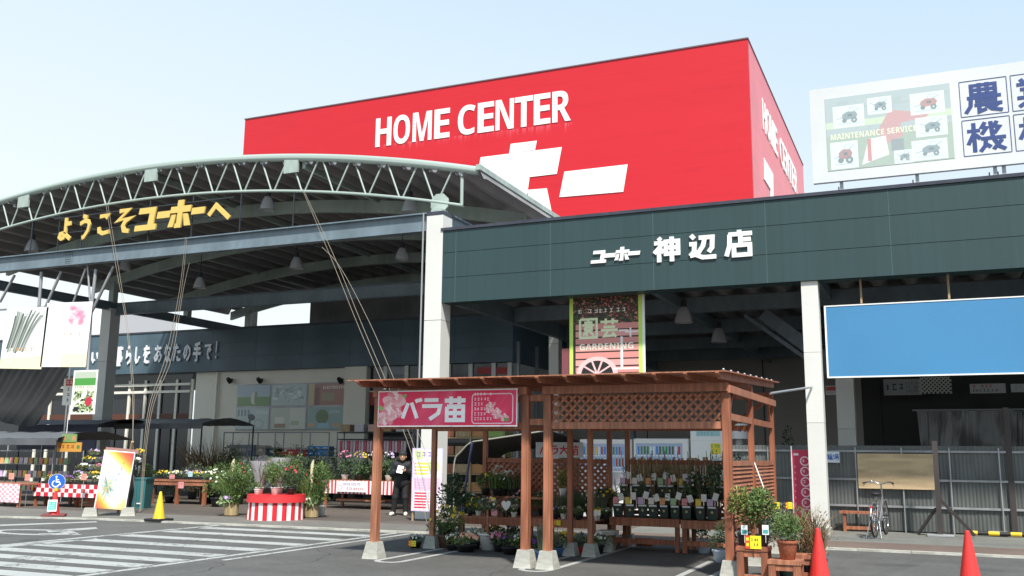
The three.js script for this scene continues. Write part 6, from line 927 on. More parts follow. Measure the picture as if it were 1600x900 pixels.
// leaning print board on concrete blocks
{
  const p0 = G(154, 806, 0.03), p1 = G(187, 806, 0.03), c = p0.clone().add(p1).multiplyScalar(0.5), o = thing('leaning_board', 'leaning festive board with red and gold corners on concrete blocks', 'sign board', [c.x, 0.03, c.z], undefined, 0.72);
  for (const s of [-1, 1]) { const f = mesh('concrete_block', flatNormals(frustum(0.34, 0.26, 0.19)), mat.concrete, o); f.position.set(s * 0.42, 0, 0); }
  const g = new THREE.Group(); g.name = 'panel'; g.position.set(0, 0.16, 0); g.rotation.set(-0.12, 0, -0.085); o.add(g);
  const H = 1.36, W = 0.66; mesh('print', new THREE.BoxGeometry(W, H, 0.01), print(320, 660, (x, w, h) => { x.fillStyle = '#cfd6e6'; x.fillRect(0, 0, w, h); let gr = x.createLinearGradient(w, 0, w * 0.35, h * 0.36); gr.addColorStop(0, '#d8304c'); gr.addColorStop(0.3, '#e06a34'); gr.addColorStop(0.52, '#eec24e'); gr.addColorStop(0.85, 'rgba(207,214,230,0)'); x.fillStyle = gr; x.fillRect(0, 0, w, h * 0.5); gr = x.createLinearGradient(0, h, w * 0.45, h * 0.80); gr.addColorStop(0, '#e0424a'); gr.addColorStop(0.5, '#f0a83c'); gr.addColorStop(1, 'rgba(207,214,230,0)'); x.fillStyle = gr; x.fillRect(0, h * 0.66, w, h * 0.34); gr = x.createLinearGradient(w, h, w * 0.6, h * 0.86); gr.addColorStop(0, '#f2a23a'); gr.addColorStop(1, 'rgba(242,200,90,0)'); x.fillStyle = gr; x.fillRect(w * 0.5, h * 0.8, w * 0.5, h * 0.2);
    for (let i = 0; i < 150; i++) { x.strokeStyle = ['#6f8a6c', '#a3ac8c', '#cfcdb0', '#4f7f8c', '#b89a50'][i % 5]; x.lineWidth = rr(2, 6); x.beginPath(); const a = rr(0, 6.28); x.moveTo(w * 0.3, h * 0.62); x.lineTo(w * 0.3 + Math.cos(a) * rr(20, 100), h * 0.62 + Math.sin(a) * rr(30, 170)); x.stroke(); } scribble(x, w * 0.66, h * 0.16, 46, 46, '#7a6a58', 1, 3); scribble(x, w * 0.62, h * 0.26, 46, 46, '#55607a', 1, 5); scribble(x, w * 0.56, h * 0.36, 46, 46, '#5a6a90', 1, 7); scribble(x, w * 0.52, h * 0.46, 46, 46, '#4a6ab0', 1, 9); }), g).position.set(0, H / 2, 0.012);
  for (const s of [-1, 1]) mesh('frame_bar', gBar([s * (W / 2 + 0.012), -0.06, 0], [s * (W / 2 + 0.012), H + 0.02, 0], 0.014), mat.tagWhite, g); mesh('frame_bar', gBar([-W / 2, H + 0.012, 0], [W / 2, H + 0.012, 0], 0.014), mat.tagWhite, g); mesh('header', new THREE.BoxGeometry(W + 0.1, 0.1, 0.02).translate(0.04, H + 0.05, -0.04), M([0.30, 0.16, 0.14], 0.7), g);
  const pole = tag(mesh('timber_pole', gBar(V(G(184, 803).x, 0.03, G(184, 803).z), Z(207, 690, -17.95), 0.035, 8), mat.timber), 'pale timber pole leaning against the festive board', 'pole');
  const um = thing('folded_parasol', 'black folded parasol standing behind the festive board', 'parasol', [...(() => { const q = away(201, 803, 0.35); return [q.x, 0.03, q.z]; })()]); mesh('cover', lathe([[0, 0.12], [0.05, 0.14], [0.085, 0.5], [0.09, 1.0], [0.05, 1.3], [0.02, 1.36], [0, 1.37]], 12), mat.black, um); mesh('pole', gBar([0, 0, 0], [0, 0.2, 0], 0.02), mat.black, um); mesh('foot', new THREE.CylinderGeometry(0.08, 0.09, 0.03, 12).translate(0, 0.015, 0), mat.black, um);
  const tb = thing('teal_bin', 'teal ribbed plastic container beside the festive board', 'container', [...(() => { const q = away(217, 795, 0.3); return [q.x, 0.03, q.z]; })()], undefined, 0.35), teal = M([0.03, 0.14, 0.15], 0.5); mesh('body', flatNormals(frustum(0.46, 0.52, 0.80)), teal, tb); for (let i = 0; i < 5; i++) box('rib', tb, teal, -0.16 + i * 0.08, 0.42, 0.245, 0.02, 0.68, 0.03); box('rim', tb, teal, 0, 0.80, 0, 0.56, 0.04, 0.56); box('label', tb, mat.tagWhite, 0.1, 0.14, 0.264, 0.12, 0.03, 0.004);
}
// ropes tied from truss and beam to the ground
{
  const zt = -20.6, r = (label, pts, g) => tag(mesh('guy_rope', gTube(pts, 0.006, 40, 6), mat.rope), label, 'rope', g);
  const end = (px, py, k) => { const q = G(px, py, 0.05); return V(q.x, 0.05, q.z + k); };
  r('slack rope from the truss to the festive board', [Z(165, 317, zt), Z(181, 415, zt), Z(196, 500, -20.3), Z(206, 600, -19.6), Z(207, 690, -18.6), end(199, 803, 0)]); r('second slack rope beside the one at the festive board', [Z(168, 317, zt), Z(187, 430, zt), Z(201, 520, -20.3), Z(209, 610, -19.7), Z(208, 690, -18.8), end(201, 802, -0.2)]);
  [[290, 370], [292, 372], [296, 410]].forEach(([px, py], k) => r(`${['taut', 'middle', 'outer'][k]} rope of three fanning from the grey beam to the board`, [Z(px, py, zt), Z(281 + k * 3, 450, zt), Z(258 + k * 5, 560, -20.2), Z(232 + k * 3, 640, -19.4), end(204 + k, 800, -0.3)]));
  [[472, 295, 1], [474, 296, 1.012], [503, 386, 1.035]].forEach(([px, py, f], k) => r(`${['long', 'paired', 'short'][k]} rope slanting from the canopy down behind the pergola`, [Z(px, py, zt), Z(520 * f - (k === 2 ? 12 : 0), 410, zt), Z(556 * f, 500, -20.4), Z(598 * f, 600, -20), Z(640 * f, 700, -19.6), V(Z(668 * f, 770, -19.4).x, 0.05, -19.4)]));
}
// timber table of pansies
{
  const z = -22.4, a = Z(232, 770, z), b = Z(320, 770, z), w = b.x - a.x, t = thing('pansy_table', 'orange brown table of pansy trays beside the teal container', 'table', [(a.x + b.x) / 2, 0.03, z - 0.6]), h = Z(270, 749, z).y - 0.03; box('tabletop', t, mat.woodPale, 0, h - 0.03, 0, w, 0.06, 1.2); box('apron', t, mat.woodPale, 0, h - 0.12, 0.56, w - 0.1, 0.1, 0.04); for (const sx of [-1, -0.02, 1]) for (const sz of [-1, 1]) box('leg', t, mat.woodPale, sx * (w / 2 - 0.07), (h - 0.062) / 2, sz * 0.53, 0.1, h - 0.062, 0.08);
  [['yellow', FL.yellow], ['white', FL.white], ['lilac', FL.lilac], ['golden', FL.yellow], ['cream', FL.white]].forEach(([n, m], i) => { for (let r = 0; r < 2; r++) tray(`${n} pansies in a tray on the ${r ? 'far' : 'front'} half of the timber table`, [a.x + (i + 0.5) * w / 5, h + 0.032, z - 0.3 - r * 0.55], w / 5 - 0.05, 0.46, GREEN, m, 16, 'pansy trays on the timber table', 0.09, 0.055); });
  priceCard('pink price card clipped to the timber table edge', [Z(283, 755, z + 0.03).x, h - 0.22, z + 0.03], 0.2, 0.18, 'p'); priceCard('light blue price card among the pansies', [Z(295, 742, z).x, h + 0.12, z - 0.06], 0.16, 0.14, 'b'); priceCard('salmon card at the pansy table corner', [Z(268, 746, z).x, h + 0.05, z - 0.02], 0.2, 0.12, 'p');
  const gp = (px, py) => { const q = G(px, py, 0.03); return [q.x, 0.03, q.z]; };
  plant('fern_pot', 'leafy green plant in the shade under the pansy table', gp(264, 786), 0.14, 0.2, mat.potBlack, withFlowers(fol(260, 0.26, 0.18, 0.2, 0.06, GREEN), 5, 0.2, 0.15, 0.2, 0.05, FL.white));
  for (const [px, py, s, m, l] of [[328, 786, 1.0, DARKGREEN, 'dark evergreen shrub next to the pansy table'], [344, 782, 1.2, GREEN, 'tall leafy shrub behind the left kadomatsu'], [312, 776, 1.1, DARKGREEN, 'bushy shrub at the back of the pansy table']]) plant('garden_shrub', l, gp(px, py), 0.18, 0.28, mat.potBlack, withFlowers(fol(800, 0.4 * s, 0.42 * s, 0.36, 0.075, m, { clumps: 14 }), 7, 0.4, 0.4, 0.3, 0.06, FL.white));
  const bd = thing('straw_bundle', 'bundle of brown straw and brush leaning at the wall', 'straw', [Z(322, 700, -27).x, 0.03, -27.3]); mesh('straw', blades(700, 0.7, 2.1, 0.02, 0.35, 0.15), BROWNLEAF, bd); mesh('tie', new THREE.TorusGeometry(0.62, 0.04, 6, 20).rotateX(Math.PI / 2).translate(0, 0.8, 0), mat.timber, bd);
}
// kadomatsu: straw-wrapped pots with cut bamboo, pine and ornamental kale
function kadomatsu(label, px, py, kale) {
  const q = G(px, py, 0.03), o = thing('kadomatsu', label, 'potted arrangement', [q.x, 0.03, q.z]); mesh('straw_pot', lathe([[0, 0], [0.165, 0], [0.17, 0.03], [0.175, 0.3], [0.18, 0.33], [0.165, 0.34], [0.16, 0.3], [0, 0.3]], 22), M([0.50, 0.38, 0.20], 0.8, { map: tWood }), o);
  for (const [x, z, h] of [[-0.02, 0.02, 1.05]]) { const g = new THREE.CylinderGeometry(0.042, 0.042, h, 12, 1), p = g.attributes.position; for (let i = 0; i < p.count; i++) if (p.getY(i) > 0) p.setY(i, p.getY(i) + p.getX(i) * 2.2 - 0.06); g.computeVertexNormals(); mesh('bamboo', g.translate(x, 0.3 + h / 2, z), M([0.62, 0.56, 0.36], 0.5), o); }
  const pn = mesh('pine', blades(500, 0.2, 0.85, 0.009, 0.5, 0.2), GREEN, o); pn.position.y = 0.28; const lf = mesh('leaves', leaves(1500, 0.30, 0.48, 0.28, 0.075, { clumps: 16 }), GREEN, o); lf.position.set(0.1, 0.32, -0.05); mesh('berries', blooms(10, 0.2, 0.2, 0.2, 0.045, 0.5), FL.red, o);
  const kl = mesh('kale_leaves', leaves(150, 0.2, 0.06, 0.17, 0.11, { clumps: 8, aspect: 0.9 }), leafMat(0.26, 0.34, 0.18), o); kl.position.set(-0.02, 0.3, 0.12); const kc = mesh('kale_heart', blooms(26, 0.1, 0.05, 0.09, 0.075, 0.06), kale, o); kc.position.set(-0.02, 0.31, 0.16);
}
kadomatsu('kadomatsu in a straw pot with purple kale', 361, 806, FL.lilac); kadomatsu('kadomatsu in a straw pot with creamy white kale', 486, 809, FL.white);
// round stand with red and white striped skirt
{
  const r = 0.64, q = away(430, 814, r), o = thing('striped_stand', 'round flower stand with red and white striped skirt', 'stand', [q.x, 0.03, q.z]); const h = 0.52;
  const N = 160, pos = [], uv = [], idx = []; for (let i = 0; i <= N; i++) for (let j = 0; j <= 4; j++) { const a = i / N * 6.2832, v = j / 4, rad = r + 0.015 * v * Math.sin(a * 34); pos.push(Math.cos(a) * rad, h * (1 - v), Math.sin(a) * rad); uv.push(i / N, v); } for (let i = 0; i < N; i++) for (let j = 0; j < 4; j++) { const k = i * 5 + j; idx.push(k, k + 5, k + 1, k + 1, k + 5, k + 6); } const g = new THREE.BufferGeometry(); g.setAttribute('position', new THREE.Float32BufferAttribute(pos, 3)); g.setAttribute('uv', new THREE.Float32BufferAttribute(uv, 2)); g.setIndex(idx); g.computeVertexNormals();
  mesh('striped_skirt', g, M(0xffffff, 0.8, { map: canvasTex(1024, 16, (x) => { for (let i = 0; i < 36; i++) { x.fillStyle = i % 2 ? '#c71f2e' : '#efeae6'; x.fillRect(i * 28.45, 0, 28.5, 16); } }) }), o); mesh('red_valance', new THREE.CylinderGeometry(r + 0.03, r + 0.045, 0.14, 60, 1, true).translate(0, h - 0.05, 0), mat.red, o); mesh('top', new THREE.CylinderGeometry(r + 0.03, r + 0.03, 0.03, 60).translate(0, h + 0.035, 0), mat.red, o);
  const put = (l, dx, dz, r2, hh, pm, f) => plant('gift_plant', l, [q.x + dx, 0.03 + h + 0.051, q.z + dz], r2, hh, pm, f);
  put('orchids wrapped in silver film on the striped stand', -0.38, 0.15, 0.1, 0.16, mat.potWhite, (g) => { mesh('wrap', lathe([[0.08, 0], [0.16, 0.3], [0.27, 0.62]], 11), M([0.62, 0.6, 0.62], 0.16, { transmission: 0.5, thickness: 0 }), g); mesh('stems', blades(60, 0.08, 0.7, 0.02, 0.5, 0.2), GREYGREEN, g); mesh('flowers', blooms(16, 0.2, 0.2, 0.2, 0.06, 0.3), FL.lilac, g); });
  put('second film wrapped bouquet on the striped stand', -0.12, -0.25, 0.1, 0.16, mat.potWhite, (g) => { mesh('wrap', lathe([[0.08, 0], [0.15, 0.34], [0.25, 0.7]], 11), M([0.62, 0.6, 0.62], 0.16, { transmission: 0.5, thickness: 0 }), g); mesh('stems', blades(60, 0.08, 0.75, 0.02, 0.4, 0.2), GREEN, g); });
  put('small pine in white pot in the middle of the striped stand', 0.1, 0.2, 0.1, 0.17, mat.potWhite, fol(900, 0.3, 0.36, 0.28, 0.06, GREEN, { clumps: 13 })); put('red berried shrub on the striped stand', 0.4, 0.0, 0.1, 0.15, mat.potBlack, withFlowers(fol(700, 0.26, 0.27, 0.26, 0.06, DARKGREEN), 16, 0.26, 0.26, 0.25, 0.05, FL.red)); put('low white cup plant at the front of the striped stand', -0.2, 0.46, 0.08, 0.13, mat.potWhite, fol(160, 0.12, 0.08, 0.1, 0.05, GREEN)); put('leafy pine at the back of the striped stand', 0.14, -0.35, 0.1, 0.15, mat.potBlack, fol(900, 0.3, 0.42, 0.28, 0.06, GREEN, { clumps: 13 }));
  const bk = thing('white_bucket', 'small white bucket beside the creamy kale pot', 'bucket', [...(() => { const p = G(501, 806, 0.03); return [p.x, 0.03, p.z]; })()]); mesh('shell', potShape(0.12, 0.24), mat.potWhite, bk); mesh('handle', new THREE.TorusGeometry(0.11, 0.006, 5, 18, 3.14).translate(0, 0.22, 0), mat.galv, bk);
}
// long table with striped cloth and white print
{
  const z = -23.2; const t = clothTable('striped_table', 'long table with red striped cloth and white printed banner', 504, 618, z, 0.78, 1.0, 0.36, canvasTex(1024, 64, (x) => { for (let i = 0; i < 40; i++) { x.fillStyle = i % 2 ? '#cf3848' : '#f0ecea'; x.fillRect(i * 25.6, 0, 25.7, 64); } }));
  mesh('printed_cloth', new THREE.BoxGeometry(0.95, 0.3, 0.008), print(320, 100, (x) => { x.fillStyle = '#e9e6ea'; x.fillRect(0, 0, 320, 100); x.strokeStyle = '#d88ca0'; x.lineWidth = 4; x.beginPath(); x.arc(34, 60, 22, 0, 7); x.stroke(); scribble(x, 70, 14, 230, 34, '#6a4a6a', 1, 5); scribble(x, 110, 54, 190, 36, '#c84a5a', 1, 15); }), t).position.set(-0.2, 0.62, 0.56); box('lower_shelf', t, mat.wood, 0, 0.24, 0, 1.6, 0.05, 0.8);
  const x0 = t.position.x; [[-0.7, FL.pink, 'pink'], [-0.45, FL.lilac, 'lilac'], [-0.2, FL.yellow, 'yellow'], [0.05, FL.white, 'white'], [0.3, FL.pink, 'rosy'], [0.55, FL.white, 'pale'], [0.75, FL.lilac, 'mauve']].forEach(([dx, m, n], i) => plant('orchid_pot', `${n} orchid with dark leaves on the long striped table`, [x0 + dx, 0.812, z - 0.35 - (i % 2) * 0.3], 0.1, 0.15, i % 3 ? mat.potBlack : mat.potWhite, (g) => { mesh('foliage', leaves(220, 0.2, 0.2, 0.18, 0.1, { clumps: 7 }), DARKGREEN, g); mesh('stems', blades(24, 0.06, 0.72, 0.012, 0.4, 0.3), GREYGREEN, g); mesh('flowers', blooms(18, 0.22, 0.2, 0.2, 0.06, 0.28), m, g); }));
}
// poster board on the store wall and the goods along it
{
  const z = -34.95, a = Z(372, 601, z), b = Z(540, 672, z), w = b.x - a.x, h = a.y - b.y, o = thing('poster_board', 'framed board of six department photographs on the cream wall', 'poster board', [(a.x + b.x) / 2, b.y, z]);
  box('backing', o, mat.galv, 0, h / 2, 0, w, h, 0.04); const cs = [[0, 0.32], [0.325, 0.33], [0.66, 0.34]];
  const art = [
    (x) => { x.fillStyle = '#9fb4c4'; x.fillRect(0, 0, 256, 160); x.fillStyle = '#5f8a4a'; x.fillRect(0, 90, 256, 70); x.fillStyle = '#d8d4c0'; x.beginPath(); x.ellipse(130, 100, 24, 50, 0, 0, 7); x.fill(); x.fillStyle = '#6d7a50'; x.fillRect(136, 50, 20, 90); }, (x) => { x.fillStyle = '#b4c4c6'; x.fillRect(0, 0, 256, 160); for (let i = 0; i < 40; i++) { x.fillStyle = ['#dfe8e8', '#94aaa4', '#7c9490'][i % 3]; x.fillRect(rr(0, 200), rr(10, 130), rr(10, 40), rr(8, 30)); } }, (x) => { x.fillStyle = '#9a5648'; x.fillRect(0, 0, 256, 160); x.fillStyle = '#c2a878'; x.fillRect(0, 0, 40, 160); x.fillStyle = '#8a7c50'; x.fillRect(90, 70, 90, 60); x.fillStyle = '#6a2c28'; x.fillRect(40, 30, 36, 130); x.fillStyle = '#efe9e2'; x.font = 'bold 30px sans-serif'; x.fillText('ELECTRICITY', 96, 40, 150); },
    (x) => { x.fillStyle = '#b8c8c4'; x.fillRect(0, 0, 256, 160); x.fillStyle = '#5f7a8a'; for (let i = 0; i < 4; i++) x.fillRect(10 + i * 26, 10, 14, 50); x.fillStyle = '#20242e'; x.beginPath(); x.ellipse(120, 70, 30, 24, 0.5, 0, 7); x.fill(); x.fillRect(100, 76, 16, 60); x.strokeStyle = '#7f9a90'; x.lineWidth = 6; x.beginPath(); x.arc(180, 120, 34, 0, 7); x.stroke(); x.fillStyle = '#eef2f2'; x.font = 'bold 34px sans-serif'; x.fillText('CYCLE', 150, 44, 96); }, (x) => { x.fillStyle = '#c0c4b4'; x.fillRect(0, 0, 256, 160); x.fillStyle = '#e6e2d0'; x.fillRect(30, 70, 70, 70); x.fillStyle = '#8a6a4a'; x.fillRect(30, 120, 80, 30); x.fillStyle = '#d4d6c8'; x.fillRect(140, 0, 116, 160); x.fillStyle = '#a8b48a'; x.fillRect(150, 100, 60, 30); }, (x) => { x.fillStyle = '#7fa09c'; x.fillRect(0, 0, 256, 160); x.fillStyle = '#4c6238'; x.beginPath(); x.ellipse(100, 70, 44, 54, 0, 0, 7); x.fill(); x.fillStyle = '#8ab8d0'; x.fillRect(70, 116, 80, 36); x.fillStyle = '#d09a70'; x.beginPath(); x.ellipse(30, 130, 26, 16, 0, 0, 7); x.ellipse(200, 132, 30, 16, 0, 0, 7); x.fill(); scribble(x, 150, 20, 90, 30, '#e2ece8', 1, 5); }];
  for (let r = 0; r < 2; r++) cs.forEach(([u, du], c) => { const m = mesh('poster', new THREE.BoxGeometry(du * w - 0.08, h / 2 - 0.1, 0.01), print(256, 160, (x) => { art[r * 3 + c](x); x.fillStyle = 'rgba(205,215,212,0.35)'; x.fillRect(0, 0, 256, 160); }, 0.3), o); m.position.set(-w / 2 + (u + du / 2) * w, r ? h * 0.25 : h * 0.75, 0.028); });
  // metal shelving with boxes of goods
  const zs = -31.5, s0 = Z(356, 700, zs), s1 = Z(520, 700, zs), sh = thing('wall_shelving', 'grey pipe shelving stacked with red and blue boxes', 'shelving', [(s0.x + s1.x) / 2, 0.03, zs]), sw = s1.x - s0.x; for (const y of [0.6, 1.15, 1.72]) box('shelf', sh, mat.galv, 0, y, 0, sw, 0.03, 0.6); for (let i = 0; i < 5; i++) for (const sz of [-1, 1]) mesh('upright', gBar([(-0.5 + i / 4) * sw, 0, sz * 0.28], [(-0.5 + i / 4) * sw, 2.35, sz * 0.28], 0.025), mat.galv, sh); mesh('top_rail', gBar([-sw / 2, 2.33, 0.28], [sw / 2, 2.33, 0.28], 0.022), mat.galv, sh);
  const item = (l, px0, px1, py0, py1, m, cat = 'box') => { const p = Z(px0, py1, zs + 0.2), q = Z(px1, py0, zs + 0.2), o2 = thing('stacked_box', l, cat, [(p.x + q.x) / 2, p.y, zs + 0.0]); const bw = q.x - p.x, bh = q.y - p.y; mesh('body', new RoundedBoxGeometry(bw, bh, 0.4, 2, 0.02).translate(0, bh / 2, 0), m, o2); mesh('front_label', new THREE.BoxGeometry(bw * 0.4, bh * 0.3, 0.006).translate(0, bh * 0.55, 0.203), mat.tagWhite, o2); };
  const blue = M([0.05, 0.28, 0.62], 0.5), rd = M([0.60, 0.04, 0.05], 0.5);
  for (let i = 0; i < 3; i++) for (let r = 0; r < 2; r++) item(`bright blue storage box, ${r ? 'upper' : 'lower'} layer, ${['next to the red boxes', 'in the middle of the blue stack', 'at the outer end of the blue stack'][i]}`, 480 + i * 11.2, 491 + i * 11.2, r ? 697 : 705, r ? 704.6 : 712.6, blue); [[447, 461], [461.5, 478.5]].forEach(([p, q], i) => item(`red storage box ${i ? 'touching the blue boxes' : 'between the dark gap and the red box'}`, p, q, 702, 713, rd)); item('low red box at the end of the red stack', 435, 446.5, 706, 713, rd); item('beige carton on the pipe shelving', 399, 415, 696, 711, M([0.46, 0.42, 0.34], 0.7)); item('navy carton with white emblem on the pipe shelving', 417, 432, 699, 713, M([0.03, 0.05, 0.16], 0.5)); item('large pale blue board box at the shelving end', 357, 397, 695, 713, M([0.26, 0.33, 0.44], 0.5));
  // racks of wrapped goods to the right
  const r0 = Z(532, 700, -30.5), r1 = Z(640, 700, -30.5), rk = thing('hanging_goods_rack', 'rack of pink and red packets hung beside the cream pier', 'rack', [(r0.x + r1.x) / 2, 0.03, -30.5]), rw = r1.x - r0.x; for (const y of [1.2, 2.05, 2.3]) box('rail', rk, mat.black, 0, y, 0, rw, 0.04, 0.5); for (const sx of [-0.5, 0, 0.5]) box('upright', rk, mat.galv, sx * rw, 1.25, -0.2, 0.05, 2.5, 0.05); for (let i = 0; i < 24; i++) box('packet', rk, [M([0.62, 0.12, 0.16], 0.4), M([0.72, 0.45, 0.5], 0.4), M([0.7, 0.62, 0.62], 0.4)][i % 3], -rw / 2 + 0.08 + i * (rw - 0.1) / 24, 1.8, 0.1, 0.085, 0.42, 0.05); for (let i = 0; i < 5; i++) box('carton', rk, [mat.timber, M([0.5, 0.48, 0.5], 0.6), M([0.55, 0.36, 0.3], 0.6)][i % 3], -rw / 2 + 0.3 + i * rw / 5, 2.47, 0, 0.4, 0.26, 0.35);
}
// price board, wooden rack and dark arched cover beside the white column
{
  const z = -19.9, a = Z(645, 700, z), b = Z(690, 800, z), o = thing('price_board', 'upright white price board with coloured rows beside the white column', 'price board', [(a.x + b.x) / 2, 0.03, z]), w = b.x - a.x, h = a.y - b.y;
  mesh('panel', new THREE.BoxGeometry(w, h, 0.015), print(256, 560, (x, W, H) => { x.fillStyle = '#eeecf2'; x.fillRect(0, 0, W, H); x.strokeStyle = '#d9c8e6'; x.lineWidth = 10; x.strokeRect(5, 5, W - 10, H - 10); x.fillStyle = '#d6e7a4'; x.beginPath(); x.arc(60, 60, 44, 0, 7); x.arc(180, 160, 54, 0, 7); x.fill(); scribble(x, 40, 26, 190, 70, '#a07ac0', 1, 5); for (let k = 0; k < 4; k++) { x.fillStyle = '#f0d65a'; x.fillRect(36, 130 + k * 30, 100, 18); x.fillStyle = '#e88aa0'; x.fillRect(20, 130 + k * 30, 12, 18); scribble(x, 145, 124 + k * 30, 80, 28, '#9a9aa8', 1, 30 + k); } x.fillStyle = '#eac6de'; x.fillRect(16, 262, W - 32, 118); scribble(x, 28, 272, 90, 96, '#b890b8', 4, 51); scribble(x, 140, 272, 90, 96, '#c89aa8', 4, 52); for (let k = 0; k < 6; k++) { x.fillStyle = '#d83a56'; x.fillRect(26, 394 + k * 25, 100, 15); scribble(x, 140, 388 + k * 25, 90, 24, '#d8405a', 1, 70 + k); } }), o).position.y = (a.y + b.y) / 2 - 0.03; for (const s of [-1, 1]) box('leg', o, mat.timber, s * (w / 2 - 0.03), 0.55, -0.03, 0.04, 1.1, 0.03);
  // crate rack
  const zr = -24.6, p = Z(688, 700, zr), q = Z(795, 700, zr), r = thing('crate_rack', 'timber rack with orange produce crates behind the pergola', 'rack', [(p.x + q.x) / 2, 0.03, zr]), rw = q.x - p.x; for (const y of [0.5, 1.0, 1.5, 2.0]) box('shelf', r, mat.timber, 0, y, 0, rw, 0.04, 0.5); for (const s of [-0.5, 0, 0.5]) for (const sz of [-1, 1]) box('upright', r, mat.timber, s * (rw - 0.06), 1.2, sz * 0.24, 0.06, 2.4, 0.04); let k = 0; for (const y of [0.52, 1.02, 1.52, 2.02]) for (let i = 0; i < 4; i++, k++) box('crate', r, [mat.woodPale, mat.timber, M([0.45, 0.22, 0.08], 0.7), M([0.25, 0.38, 0.10], 0.7)][k % 4], (-0.5 + (i + 0.5) / 4) * (rw - 0.1), y + 0.13, 0.02, rw / 4 - 0.08, 0.24, 0.4);
  // arched cover
  const zc = -21.9, c0 = Z(712, 700, zc), t = thing('arched_cover', 'dark arched plastic cover on a pale pipe hoop behind the pergola', 'cover', [c0.x + 1.2, 0.03, zc]); const hoop = []; for (let i = 0; i <= 16; i++) { const u = i / 16; hoop.push([-1.2 + 2.6 * u, u < 0.15 ? 1.45 + u * 2.6 : 1.84 + (u - 0.15) * 0.36, 0]); } hoop.unshift([-1.22, 0, 0]); mesh('hoop', gTube(hoop, 0.02, 50, 8), M([0.30, 0.30, 0.26], 0.5), t);
  const pos = [], idx = []; hoop.slice(1).forEach(([x, y]) => { pos.push(x, y - 0.02, -0.02, x, y - 0.25, -2.2); }); for (let i = 0; i < hoop.length - 2; i++) { const m = i * 2; idx.push(m, m + 1, m + 2, m + 1, m + 3, m + 2); } const g = new THREE.BufferGeometry(); g.setAttribute('position', new THREE.Float32BufferAttribute(pos, 3)); g.setIndex(idx); g.computeVertexNormals(); mesh('sheet', g, mat.tarpBlack, t); mesh('rear_pole', gBar([-1.15, 0, -2.15], [-1.15, 1.22, -2.15], 0.025), mat.galv, t); mesh('rear_pole', gBar([1.4, 0, -2.15], [1.4, 1.88, -2.15], 0.025), mat.galv, t);
  tag(mesh('folded_umbrella_pole', gBar(V(Z(716, 838, -17.6).x, 0.03, -17.6), Z(738, 690, -17.6), 0.025, 8), M([0.05, 0.06, 0.14], 0.5)), 'navy pole leaning beside the evergreen shrub', 'pole');
}

// more stock along the walk: shrubs and flower pots between the stands
{
  const gp = (px, py) => { const q = G(px, py, 0.03); return [q.x, 0.03, q.z]; };
  const list = [[338, 792, 1.0, 'GREEN', FL.white, 'leafy shrub with white flowers between pansy table and kadomatsu'], [372, 788, 1.15, 'DARKGREEN', FL.red, 'dark shrub with red berries behind the purple kale pot'], [396, 786, 1.2, 'GREEN', FL.white, 'tall green shrub behind the left rim of the striped stand'], [418, 784, 1.3, 'DARKGREEN', FL.orange, 'dark orange berried shrub behind the striped stand'], [448, 784, 1.3, 'GREEN', FL.red, 'broad green shrub behind the striped stand'], [470, 786, 1.2, 'DARKGREEN', FL.red, 'red berried evergreen behind the creamy kale pot'], [498, 786, 1.1, 'GREEN', FL.yellow, 'green shrub with yellow blooms at the striped table end'], [300, 780, 1.1, 'GREYGREEN', FL.lilac, 'grey leaved shrub behind the pansy trays'], [226, 778, 1.0, 'DARKGREEN', FL.pink, 'pink flowered shrub behind the teal container'], [560, 782, 1.0, 'GREEN', FL.pink, 'pink flowered shrub behind the long striped table'], [352, 778, 1.69, 'DARKGREEN', FL.white, 'tall dark shrub between straw bundle and purple kale pot'], [384, 779, 1.75, 'GREEN', FL.lilac, 'tall lilac flecked shrub behind the film wrapped orchids'], [434, 778, 1.81, 'GREEN', FL.orange, 'tallest orange flecked shrub behind the striped stand'], [460, 779, 1.75, 'GREYGREEN', FL.pink, 'grey leaved pink flecked shrub behind the striped stand'], [482, 778, 1.75, 'DARKGREEN', FL.white, 'tall dark shrub behind the creamy kale pot'], [514, 779, 1.62, 'GREEN', FL.pink, 'pink flecked shrub behind the white bucket'], [536, 778, 1.62, 'DARKGREEN', FL.white, 'dark white flecked shrub behind the printed cloth'], [584, 779, 1.62, 'DARKGREEN', FL.lilac, 'dark lilac flecked shrub behind the long striped table'], [606, 780, 1.50, 'GREEN', FL.white, 'green shrub between striped table and reading person']];
  const LM = { GREEN, DARKGREEN, GREYGREEN };
  for (const [px, py, s, m, f, l] of list) plant('garden_shrub', l, gp(px, py), 0.17, 0.26, mat.potBlack, withFlowers(fol(1100, 0.42 * s, 0.44 * s, 0.36, 0.075, LM[m], { clumps: 16 }), 14, 0.42, 0.42 * s, 0.34, 0.07, f));
}

